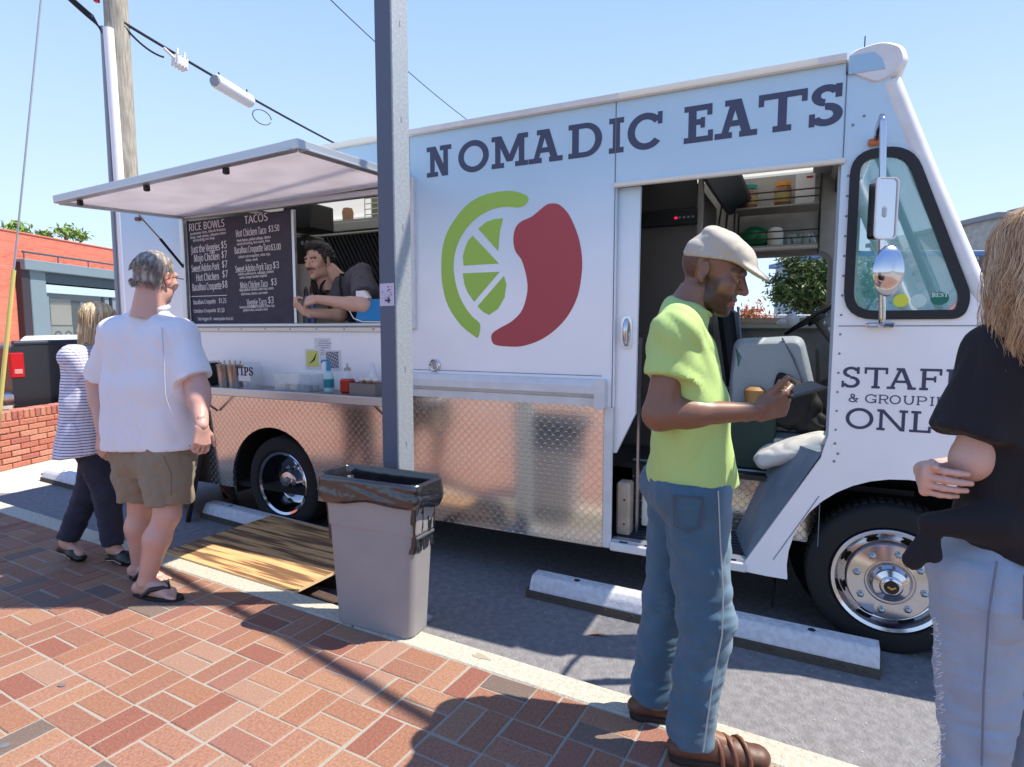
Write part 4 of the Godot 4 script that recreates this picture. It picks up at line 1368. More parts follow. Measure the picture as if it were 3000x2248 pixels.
func vehicle(called: String, label: String, at: Transform3D, prof: Array, width: float, wheels: Array, wr: float, body: Material, windows: Array, group := "") -> Node3D:
	# side outline in (forward, up); width across; the near side at z = 0
	var V := thing(called, label, "pickup truck" if called.begins_with("pickup") else "car", at, group)
	var poly := PackedVector2Array()
	for p in prof:
		poly.append(p)
	poly = rounded(poly, 0.07, 3)
	var holes := []
	for w in wheels:
		holes.append(circle(w, wr, wr + 0.07, 22))
	var b := mb()
	for w in pieces(poly, holes):
		b.prism(w, -width, 0.0)
	obj("body", b.done(), body, V)
	var glass := M("car_glass", Color(0.06, 0.07, 0.08), 0.08)
	for w in windows:
		for z in [0.003, -width - 0.003]:
			obj("window", pr(Array(rounded(PackedVector2Array(w), 0.05, 3)), z - 0.002, z + 0.002), glass, V)
	for w in wheels:
		for z in [-0.03, -width + 0.25]:
			var wh := thing_part(V, "wheel")
			wh.transform = Transform3D(Basis(Vector3.RIGHT, PI / 2), Vector3(w, wr, z))
			obj("tyre", lt([Vector2(wr * 0.6, -0.22), Vector2(wr - 0.02, -0.22), Vector2(wr, -0.18), Vector2(wr, -0.03), Vector2(wr - 0.02, 0.0), Vector2(wr * 0.62, 0.0)], 28), M("car_tyre", Color(0.10, 0.10, 0.10), 0.85), wh)
			obj("rim", lt([Vector2(wr * 0.62, 0.0), Vector2(wr * 0.58, 0.005), Vector2(wr * 0.5, -0.05), Vector2(wr * 0.2, -0.06), Vector2(wr * 0.16, -0.01), Vector2(0, -0.005)], 28), M("car_rim", Color(0.66, 0.65, 0.63), 0.3, 0.8), wh)
			for k in 6:
				var a := TAU * k / 6
				obj("spoke", bx(Vector3(cos(a) * wr * 0.37, -0.015, sin(a) * wr * 0.37), Vector3(wr * 0.5, 0.02, 0.05), 0.005, Basis(Vector3.UP, -a)), M("car_rim"), wh)
	return V

func surroundings() -> void:
	# low brick wall: bricks laid in running bond under a row set on edge
	var wt := Transform3D(Basis(Vector3(0.13, 0, -0.9915), Vector3.UP, Vector3(0.9915, 0, 0.13)), Vector3(-5.97, -0.15, -5.0))
	var W := thing("garden_wall", "low red brick wall with a row of bricks on edge along its top", "brick wall", wt)
	var r := RandomNumberGenerator.new()
	r.seed = 5
	obj("mortar_core", bx(Vector3(2.4, 0.325, -0.105), Vector3(5.0, 0.65, 0.195)), rough_stuff("wall_mortar", Color(0.66, 0.56, 0.48), 0.95, fine, 3.0), W)
	var tones := [Color(0.77, 0.48, 0.39), Color(0.74, 0.44, 0.36), Color(0.79, 0.52, 0.42), Color(0.70, 0.42, 0.36), Color(0.80, 0.55, 0.46)]
	var bms := []
	for i in tones.size():
		bms.append(rough_stuff("wall_brick_%d" % i, tones[i], 0.85, mottle, 2.0 + 0.3 * i, bump_fine, 0.7))
	var shapes := []
	for i in 4:
		shapes.append(bx(Vector3.ZERO, Vector3(0.222 + r.randf_range(-0.004, 0.004), 0.058 + r.randf_range(-0.003, 0.003), 0.03), 0.006))
	var tops := []
	for i in 3:
		tops.append(bx(Vector3.ZERO, Vector3(0.062 + r.randf_range(-0.004, 0.004), 0.105, 0.215), 0.008))
	for row in 8:
		for i in 21:
			var x := i * 0.232 + (0.116 if row % 2 == 1 else 0.0) + 0.05
			obj("brick", shapes[r.randi() % 4], bms[r.randi() % 5], W, Transform3D(Basis(Vector3.UP, r.randf_range(-0.02, 0.02)), Vector3(x, 0.036 + row * 0.0695, 0.0 + r.randf_range(-0.004, 0.004))))
	for i in 66:
		obj("brick", tops[r.randi() % 3], bms[r.randi() % 5], W, Transform3D(Basis(), Vector3(i * 0.0735 + 0.03, 0.612 + r.randf_range(-0.003, 0.003), -0.10)))
	# black pickup passing behind the wall
	var pt := Transform3D(Basis(Vector3(0.42, 0, -0.9075), Vector3.UP, Vector3(0.9075, 0, 0.42)), Vector3(-6.35, -0.15, -7.6))
	var black := M("pickup_black", Color(0.10, 0.10, 0.12), 0.22)
	black.clearcoat_enabled = true
	black.clearcoat = 0.6
	var V := vehicle("pickup_truck", "black pickup truck with red tail lamp and chrome bumper behind low brick wall", pt,
		[Vector2(0, 0.55), Vector2(0.0, 1.36), Vector2(0.04, 1.40), Vector2(2.05, 1.43), Vector2(2.25, 1.92), Vector2(2.5, 1.96), Vector2(3.5, 1.95), Vector2(4.2, 1.38), Vector2(5.5, 1.25), Vector2(5.62, 0.9), Vector2(5.6, 0.45), Vector2(0.3, 0.45)], 1.95, [0.95, 4.62], 0.39, black,
		[[Vector2(2.25, 1.45), Vector2(3.05, 1.45), Vector2(3.05, 1.86), Vector2(2.38, 1.86)], [Vector2(3.12, 1.45), Vector2(4.0, 1.42), Vector2(3.5, 1.86), Vector2(3.12, 1.86)]])
	obj("tail_lamp", bx(Vector3(0.07, 1.14, -0.02), Vector3(0.17, 0.34, 0.06), 0.02), M("tail_red", Color(0.72, 0.05, 0.08), 0.2), V)
	obj("tail_lamp_lens", bx(Vector3(0.075, 1.06, -0.005), Vector3(0.10, 0.07, 0.04), 0.01), M("lens_pink", Color(0.85, 0.55, 0.52), 0.2), V)
	obj("rear_bumper", bx(Vector3(-0.06, 0.70, -0.975), Vector3(0.22, 0.22, 1.98), 0.05), M("chrome"), V)
	obj("bed_rail", tb([Vector3(0.05, 1.415, -0.03), Vector3(2.05, 1.44, -0.03)], 0.04, 10), M("rail_blue", Color(0.16, 0.19, 0.23), 0.25), V)
	for z in [0.95, 4.62]:
		var ar := []
		for i in 15:
			var a := PI * i / 14.0
			ar.append(Vector3(z + cos(a) * 0.49, 0.39 + sin(a) * 0.49, 0.0))
		obj("wheel_flare", tb(ar, 0.035, 8), M("flare", Color(0.09, 0.09, 0.095), 0.5), V)
	# pale car by the shop
	var ct := Transform3D(Basis(Vector3(0, 0, -1), Vector3.UP, Vector3(1, 0, 0)), Vector3(-9.9, -0.15, -13.2))
	vehicle("parked_car", "pale silver car parked between the black pickup and the shop", ct,
		[Vector2(0, 0.35), Vector2(-0.02, 0.85), Vector2(0.1, 1.0), Vector2(0.7, 1.08), Vector2(1.2, 1.44), Vector2(2.6, 1.46), Vector2(3.3, 1.05), Vector2(4.3, 0.92), Vector2(4.5, 0.7), Vector2(4.5, 0.35)], 1.75, [0.85, 3.6], 0.32, M("car_silver", Color(0.84, 0.83, 0.80), 0.25),
		[[Vector2(0.85, 1.06), Vector2(2.0, 1.05), Vector2(2.0, 1.38), Vector2(1.3, 1.38)], [Vector2(2.08, 1.05), Vector2(3.15, 1.03), Vector2(2.6, 1.38), Vector2(2.08, 1.38)]])
	# brick shop on the left
	var bt := Transform3D(Basis(Vector3(0.07, 0, -0.9975).normalized(), Vector3.UP, Vector3(0.9975, 0, 0.07).normalized()), Vector3(-16.9, -0.15, -8.0))
	var S := thing("brick_shop", "red brick shop with grey framed shop window and railed canopy", "shop building", bt)
	var bm := M("shop_brick", Color.WHITE, 0.85)
	bm.albedo_texture = brick_image(8, 24, Color(0.78, 0.415, 0.345), Color(0.79, 0.50, 0.43), 3)
	bm.uv1_triplanar = true
	bm.uv1_scale = Vector3.ONE / 1.8
	var sb := mb()
	for w in pieces(rect(-3, 0, 26, 4.72), [rect(11.75, -0.5, 21.0, 3.75)]):
		sb.prism(w, -0.3, 0.0)
	obj("wall", sb.done(), bm, S)
	obj("wall", bx(Vector3(11.5, 2.3, -10.2), Vector3(28.9, 4.6, 0.3)), bm, S)
	obj("wall", bx(Vector3(-2.85, 2.3, -5.1), Vector3(0.3, 4.6, 9.7)), bm, S)
	obj("wall", bx(Vector3(25.85, 2.3, -5.1), Vector3(0.3, 4.6, 9.7)), bm, S)
	obj("roof", bx(Vector3(11.5, 4.55, -5.1), Vector3(28.3, 0.2, 9.7)), M("roof_grey", Color(0.55, 0.54, 0.52), 0.9), S)
	obj("coping", bx(Vector3(11.5, 4.745, -0.15), Vector3(29.05, 0.05, 0.36), 0.01), M("coping_red", Color(0.74, 0.45, 0.38), 0.7), S)
	var gf := M("shop_frame", Color(0.43, 0.50, 0.54), 0.5)
	var gd := M("shop_frame_dark", Color(0.26, 0.32, 0.36), 0.5)
	obj("shop_surround", bx(Vector3(11.85, 1.9, 0.06), Vector3(0.3, 3.8, 0.32), 0.02), M("shop_edge", Color(0.20, 0.17, 0.20), 0.5), S)
	obj("shop_surround", bx(Vector3(12.35, 1.9, 0.08), Vector3(0.62, 3.6, 0.24), 0.02), gf, S)
	obj("shop_canopy", bx(Vector3(16.5, 3.70, 0.12), Vector3(9.6, 0.34, 0.5), 0.02), gf, S)
	obj("shop_fascia", bx(Vector3(16.6, 3.36, 0.05), Vector3(8.9, 0.36, 0.2), 0.01), gd, S)
	obj("shop_transom", bx(Vector3(16.8, 2.98, 0.08), Vector3(8.4, 0.28, 0.16), 0.01), M("transom", Color(0.66, 0.74, 0.79), 0.4), S)
	obj("canopy_rail", tb([Vector3(11.7, 4.10, 0.3), Vector3(21.3, 4.10, 0.3)], 0.035, 6), gd, S)
	for i in 8:
		obj("rail_post", tb([Vector3(11.75 + i * 1.35, 3.85, 0.3), Vector3(11.75 + i * 1.35, 4.10, 0.3)], 0.022, 5), gd, S)
	for x in [12.75, 15.55, 15.95, 19.2, 20.9]:
		obj("shop_mullion", bx(Vector3(x, 1.5, 0.02), Vector3(0.22, 2.9, 0.14), 0.01), gf, S)
	var pg := M("shop_glass", Color(0.5, 0.56, 0.58, 0.18), 0.03)
	pg.transparency = BaseMaterial3D.TRANSPARENCY_ALPHA
	for q in [[12.86, 15.44], [16.06, 19.1], [19.3, 20.8]]:
		obj("pane", bx(Vector3((q[0] + q[1]) / 2, 1.45, 0.0), Vector3(q[1] - q[0], 2.9, 0.01)), pg, S)
	obj("shop_floor", bx(Vector3(16.4, 0.02, -3.0), Vector3(9.2, 0.04, 5.4)), M("shop_dark", Color(0.16, 0.17, 0.18), 0.7), S)
	obj("shop_back", bx(Vector3(16.4, 1.9, -5.8), Vector3(9.4, 3.8, 0.1)), M("shop_dark"), S)
	obj("shop_ceiling", bx(Vector3(16.4, 3.55, -3.0), Vector3(9.4, 0.06, 5.6)), M("shop_dark"), S)
	# posters and goods behind the glass
	var pc := [[13.5, 2.2, 0.9, 0.9, Color(0.66, 0.64, 0.58)], [14.75, 2.2, 0.7, 0.8, Color(0.80, 0.83, 0.86)], [13.5, 1.35, 0.95, 0.7, Color(0.62, 0.62, 0.58)], [14.8, 1.30, 0.8, 0.7, Color(0.78, 0.77, 0.72)], [13.5, 0.62, 0.6, 0.5, Color(0.27, 0.42, 0.52)], [14.8, 0.6, 0.8, 0.5, Color(0.58, 0.56, 0.54)], [17.3, 1.2, 0.7, 1.1, Color(0.25, 0.30, 0.36)], [18.5, 1.4, 0.5, 0.9, Color(0.23, 0.42, 0.36)]]
	for i in pc.size():
		var p: Array = pc[i]
		obj("poster", bx(Vector3(p[0], p[1], -0.06), Vector3(p[2], p[3], 0.015), 0.002), M("poster_%d" % i, p[4], 0.7), S)
	obj("poster_disc", pr(Array(circle(14.85, 1.36, 0.24, 20)), -0.05, -0.045), M("poster_lime", Color(0.72, 0.74, 0.40), 0.7), S)
	for x in [13.3, 13.75]:
		var d := mb()
		ring_prism(d, circle(x, 1.38, 0.17, 20), circle(x, 1.38, 0.10, 20), -0.05, -0.045)
		obj("poster_ring", d.done(), M("poster_dark", Color(0.2, 0.2, 0.2), 0.7), S)
	obj("poster_disc", pr(Array(circle(14.7, 2.55, 0.06, 12)), -0.05, -0.045), M("tail_red"), S)
	for x in [16.9, 18.6]:
		obj("pendant_lamp", lt([Vector2(0.16, 1.95), Vector2(0.05, 2.15), Vector2(0.012, 2.25), Vector2(0.012, 3.5)], 14, Transform3D(Basis(), Vector3(x, 0, -0.9))), M("trim_cream"), S)
	# trees behind the shop
	tree("shade_tree", "tall light green tree crown above the left end of the brick shop", "tree", Vector3(-24.5, -0.15, -24.5), 7.3, Vector3(1.6, 1.0, 1.6), 1500, 0.14, 41, Color(1.25, 1.3, 1.0), "trees behind the brick shop")
	tree("shade_tree", "small tree crown above the middle of the brick shop roof", "tree", Vector3(-22.6, -0.15, -27.5), 6.6, Vector3(1.4, 0.7, 1.3), 900, 0.14, 42, Color(1.25, 1.3, 1.0), "trees behind the brick shop")
	tree("shade_tree", "sparse low tree crown above the brick shop beside the utility pole", "tree", Vector3(-23.0, -0.15, -31.5), 6.9, Vector3(1.3, 0.6, 1.2), 600, 0.14, 43, Color(1.25, 1.3, 1.05), "trees behind the brick shop")
	# utility pole with conduit
	var up := thing("utility_pole", "weathered wooden utility pole with white conduit up its side", "utility pole", Transform3D(Basis(), Vector3(-5.17, -0.15, -8.25)))
	var wood := rough_stuff("pole_wood", Color(0.76, 0.735, 0.68), 0.9, noise_tex(51, 0.03, 4, 0.6, 1.0, 256), 1.0)
	wood.uv1_scale = Vector3(5, 0.4, 5)
	obj("shaft", lt([Vector2(0.165, 0), Vector2(0.13, 8.2), Vector2(0, 8.2)], 20), wood, up)
	var cp := M("conduit", Color(0.90, 0.90, 0.92), 0.5)
	obj("conduit", tb([Vector3(0.02, 0, 0.17), Vector3(0.02, 3.0, 0.16), Vector3(-0.02, 5.45, 0.145)], 0.062, 14), cp, up)
	obj("riser", tb([Vector3(-0.13, 0, 0.11), Vector3(-0.125, 5.5, 0.10)], 0.03, 8), M("riser_grey", Color(0.55, 0.58, 0.62), 0.5), up)
	obj("pole_band", lt([Vector2(0.155, 0), Vector2(0.16, 0.004), Vector2(0.16, 0.03), Vector2(0.155, 0.034)], 20, Transform3D(Basis(), Vector3(0, 3.25, 0))), M("riser_grey"), up)
	for i in 4:
		obj("pole_lead", tb([Vector3(-0.12, 5.4 + 0.02 * i, 0.12), Vector3(-0.22 - 0.03 * i, 5.62, 0.14), Vector3(-0.42 - 0.06 * i, 5.8 + 0.03 * i, 0.2)], 0.011, 5), M("black_rubber"), up)
	obj("pole_clamp", bx(Vector3(-0.17, 5.82, 0.12), Vector3(0.06, 0.07, 0.06), 0.01), M("tail_red"), up)
	# cables
	wire("overhead_cable", "thick black cable from utility pole carrying junction box and white splice case", Vector3(-5.05, 5.42, -8.2), Vector3(-3.05, 5.55, -16.2), 0.10, 0.02)
	wire("overhead_cable", "thinner black cable looping under the thick one from utility pole to junction box", Vector3(-5.05, 5.38, -8.2), Vector3(-4.86, 5.23, -8.75), 0.06, 0.014)
	wire("overhead_wire", "thin dark wire crossing the sky behind the steel post", Vector3(-3.8, 7.3, -9.0), Vector3(-0.2, 6.9, -18.5), 0.25, 0.009)
	wire("overhead_cable", "heavy cable from the utility pole passing over the pavement towards the viewer", Vector3(-5.12, 6.3, -8.3), Vector3(6.6, 5.6, 0.98), 0.65, 0.032)
	var jb := thing("junction_box", "white ribbed junction box hung on the overhead cable near utility pole", "junction box", Transform3D(Basis(Vector3.UP, 1.2) * Basis(Vector3.BACK, -0.1), Vector3(-4.74, 5.24, -8.95)))
	var cw := M("case_white", Color(0.86, 0.86, 0.88), 0.5)
	obj("case", bx(Vector3.ZERO, Vector3(0.20, 0.15, 0.12), 0.03), cw, jb)
	for i in 4:
		obj("rib", bx(Vector3(-0.08 + 0.053 * i, 0, 0), Vector3(0.018, 0.17, 0.14), 0.01), cw, jb)
	obj("clamp", bx(Vector3(-0.05, 0.12, 0), Vector3(0.03, 0.12, 0.03), 0.008), cw, jb)
	obj("clamp", bx(Vector3(0.07, 0.12, 0), Vector3(0.03, 0.12, 0.03), 0.008), cw, jb)
	obj("plug", tb([Vector3(-0.10, 0.02, 0), Vector3(-0.26, 0.07, 0)], 0.02, 8), cw, jb)
	var sp := thing("splice_case", "long white cylinder strapped under the overhead cable", "splice case", Transform3D(Basis(), Vector3(-4.46, 5.24, -10.0)))
	obj("sleeve", lt([Vector2(0.0, -0.42), Vector2(0.09, -0.42), Vector2(0.105, -0.40), Vector2(0.105, 0.40), Vector2(0.09, 0.42), Vector2(0, 0.42)], 20, Transform3D(Basis(Quaternion(Vector3.UP, Vector3(0.225, -0.015, -1).normalized())), Vector3.ZERO)), cw, sp)
	obj("end_cap", lt([Vector2(0, 0), Vector2(0.08, 0), Vector2(0.08, 0.02), Vector2(0, 0.02)], 16, Transform3D(Basis(Quaternion(Vector3.UP, Vector3(0.225, -0.015, -1).normalized())), Vector3(-0.098, 0.006, 0.435))), M("riser_grey"), sp)
	for t in [-0.35, 0.35]:
		obj("strap", tb([Vector3(0.2, -0.0, -0.95) * t, Vector3(0.2 * t, 0.16, -0.95 * t)], 0.012, 5), M("black_rubber"), sp)
	var loop := []
	for i in 16:
		var a := TAU * i / 16.0
		loop.append(Vector3(-4.32 + 0.10 * cos(a), 5.10 + 0.12 * sin(a), -10.75 - 0.15 * cos(a)))
	tag(obj("cable_loop", tb(loop, 0.008, 5), M("black_rubber")), "thin cable loop hanging below the right end of white splice case", "cable")
	# guy wire with yellow guard
	var gw := thing("guy_wire", "steel guy wire with yellow guard sleeve at the left edge", "guy wire", Transform3D(Basis(), Vector3(-5.30, -0.15, -6.0)))
	obj("strand", tb([Vector3.ZERO, Vector3(0.99, 5.6, 0)], 0.009, 6), M("galv", Color(0.66, 0.68, 0.70), 0.5, 0.3), gw)
	obj("guard", tb([Vector3(0.035, 0.2, 0), Vector3(0.385, 2.18, 0)], 0.020, 10), M("guard_yellow", Color(0.86, 0.80, 0.46), 0.5), gw)
	# behind the cab: fence, shrubs, tree, pale buildings
	tree("shade_tree", "dense dark green tree seen through the far cab window", "tree", Vector3(11.95, -0.15, -24.5), 4.8, Vector3(1.55, 1.35, 1.4), 7500, 0.13, 44, Color(0.8, 0.85, 0.7), "")
	for q in [[7.75, -19.0, 2.35, 45, "pinkish flowering shrub in front of mesh fence, left one", Color(1.9, 1.1, 1.3)], [8.75, -18.6, 2.2, 46, "pinkish flowering shrub in front of mesh fence, right one", Color(1.9, 1.15, 1.3)]]:
		tree("shrub", q[4], "shrub", Vector3(q[0], -0.15, q[1]), q[2], Vector3(0.8, 0.75, 0.6), 1500, 0.09, q[3], q[5], "shrubs by the mesh fence")
	var F := thing("mesh_fence", "grey wire mesh fence with steel posts beyond the truck cab", "fence", Transform3D(Basis(), Vector3(7.0, -0.15, -22.0)))
	var fm := M("fence_grey", Color(0.55, 0.58, 0.62), 0.5, 0.4)
	for i in 8:
		obj("post", tb([Vector3(i * 2.0, 0, 0), Vector3(i * 2.0, 2.1, 0)], 0.035, 6), fm, F)
	obj("top_rail", tb([Vector3(0, 2.1, 0), Vector3(14, 2.1, 0)], 0.03, 6), fm, F)
	var mesh_b := mb()
	for i in 120:
		var x := i * 0.12
		mesh_b.tube([Vector3(x, 0.02, 0), Vector3(minf(x + 2.0, 14.2), minf(2.0, 14.2 - x) + 0.02, 0)], 0.007, 3, false)
		mesh_b.tube([Vector3(x, 2.04, 0), Vector3(minf(x + 2.0, 14.2), 2.04 - minf(2.0, 14.2 - x), 0)], 0.007, 3, false)
	struct(obj("wire_mesh", mesh_b.done(), fm, F), "stuff")
	var gb := thing("siding_building", "pale blue grey building with lap siding beyond the mesh fence", "building", Transform3D(Basis(), Vector3(18.1, -0.15, -33.0)))
	obj("wall", bx(Vector3(2.0, 2.6, 0), Vector3(9, 5.2, 6)), M("siding", Color(0.66, 0.72, 0.76), 0.7), gb)
	var lap := mb()
	for i in 26:
		lap.box(Vector3(2.0, 0.1 + i * 0.2, 3.012), Vector3(9, 0.19, 0.03), 0.0, Basis(Vector3.RIGHT, 0.07))
	struct(obj("lap_boards", lap.done(), M("siding"), gb), "stuff")
	obj("roof", bx(Vector3(2.0, 5.3, 0), Vector3(9.6, 0.25, 6.6), 0.03), M("roof_blue", Color(0.35, 0.50, 0.68), 0.6), gb)
	var wb := thing("white_building", "low white building glimpsed past the face of the man in lime shirt", "building", Transform3D(Basis(), Vector3(7.0, -0.15, -42.0)))
	obj("wall", bx(Vector3(0, 1.7, 0), Vector3(9, 3.4, 6)), M("white_wall", Color(0.88, 0.88, 0.87), 0.8), wb)
	obj("roof", bx(Vector3(0, 3.5, 0), Vector3(9.4, 0.2, 6.4), 0.02), M("roof_grey"), wb)
	for i in 3:
		obj("window", bx(Vector3(-2.8 + i * 2.6, 1.8, 3.005), Vector3(1.1, 1.1, 0.04), 0.01), M("car_glass"), wb)
	# right: tan building with dark roof structure and a street pole
	var tbm := rough_stuff("tan_wall", Color(0.74, 0.70, 0.64), 0.9, blotch, 0.3)
	var tbd := thing("tan_building", "long tan building with dark rooftop box right of the windscreen", "building", Transform3D(Basis(), Vector3(37.0, -0.15, -40.0)))
	obj("wall", bx(Vector3(3, 3.9, 0), Vector3(26, 7.8, 12)), tbm, tbd)
	obj("roof", bx(Vector3(3, 7.9, 0), Vector3(26.5, 0.3, 12.5), 0.03), M("roof_grey"), tbd)
	obj("roof_box", bx(Vector3(-2.0, 8.55, 2.5), Vector3(6.5, 1.3, 4.0), 0.08), M("roofbox", Color(0.36, 0.40, 0.45), 0.7), tbd)
	for i in 6:
		obj("window", bx(Vector3(-7.5 + i * 3.2, 3.4, 6.01), Vector3(1.6, 1.2, 0.05), 0.02), M("car_glass"), tbd)
	obj("cornice", bx(Vector3(3, 5.6, 6.03), Vector3(26, 0.12, 0.12), 0.02), M("cornice", Color(0.60, 0.57, 0.53), 0.8), tbd)
	var lp := thing("street_pole", "thin dark street pole with crossarm in front of the tan building", "utility pole", Transform3D(Basis(), Vector3(19.2, -0.15, -24.9)))
	obj("shaft", tb([Vector3.ZERO, Vector3(0, 4.6, 0)], 0.09, 8), M("pole_dark", Color(0.42, 0.40, 0.38), 0.8), lp)
	obj("crossarm", bx(Vector3(0, 4.4, 0), Vector3(1.2, 0.10, 0.10), 0.01), M("pole_dark"), lp)
	for i in 3:
		obj("insulator", lt([Vector2(0.05, 0), Vector2(0.03, 0.12), Vector2(0, 0.13)], 8, Transform3D(Basis(), Vector3(-0.5 + 0.5 * i, 4.45, 0))), M("pole_dark"), lp)
	tree("shade_tree", "green tree seen through the windscreen beyond the nose of the truck", "tree", Vector3(15.6, -0.15, -27.0), 5.2, Vector3(1.9, 1.5, 1.8), 2200, 0.15, 48, Color(1.0, 1.1, 0.9), "")

func wheel_stop(label: String, at: Transform3D) -> void:
	var o := thing("wheel_stop", label, "wheel stop", at, "concrete wheel stops under the truck")
	var paint := rough_stuff("stop_paint", Color(0.88, 0.885, 0.90), 0.75, noise_tex(61, 0.03, 5, 0.80, 1.0, 512), 1.6, bump_fine, 0.4)
	var raw := rough_stuff("stop_concrete", Color(0.50, 0.465, 0.42), 0.95, grit, 5.0, bump_fine, 1.5)
	var xf := Transform3D(Basis(Vector3(0, 0, -1), Vector3(0, 1, 0), Vector3(1, 0, 0)), Vector3.ZERO)
	obj("base", pr([Vector2(-0.10, 0.0), Vector2(0.10, 0.0), Vector2(0.092, 0.045), Vector2(-0.092, 0.045)], -0.91, 0.91, xf), raw, o)
	var b := mb()
	b.prism(rounded(PackedVector2Array([Vector2(-0.0925, 0.042), Vector2(0.0925, 0.042), Vector2(0.070, 0.095), Vector2(0.045, 0.125), Vector2(-0.045, 0.125), Vector2(-0.070, 0.095)]), 0.012, 3), -0.89, 0.905, xf)
	obj("painted_top", b.done(), paint, o)
	for x in [-0.62, 0.62]:
		obj("anchor_hole", lt([Vector2(0.018, 0), Vector2(0.018, 0.0015), Vector2(0.011, 0.0015), Vector2(0.011, 0.0005), Vector2(0, 0.0005)], 14, Transform3D(Basis(), Vector3(x, 0.125, 0))), M("hole_dark", Color(0.16, 0.16, 0.17), 0.8), o)
	var r := RandomNumberGenerator.new()
	r.seed = int(at.origin.x * 100)
	var ag := mb()
	for i in 160:
		ag.ell(Vector3(r.randf_range(-0.9, 0.9), r.randf_range(0.006, 0.04), 0.097), Vector3(1, 1, 0.6) * r.randf_range(0.003, 0.007), Basis(), 3, 5)
	for i in 50:
		var sx: float = -0.905 if i % 2 == 0 else 0.905
		ag.ell(Vector3(sx, r.randf_range(0.01, 0.08), r.randf_range(-0.08, 0.08)), Vector3.ONE * r.randf_range(0.006, 0.014), Basis(), 4, 6)
	struct(obj("aggregate", ag.done(), raw, o), "stuff")

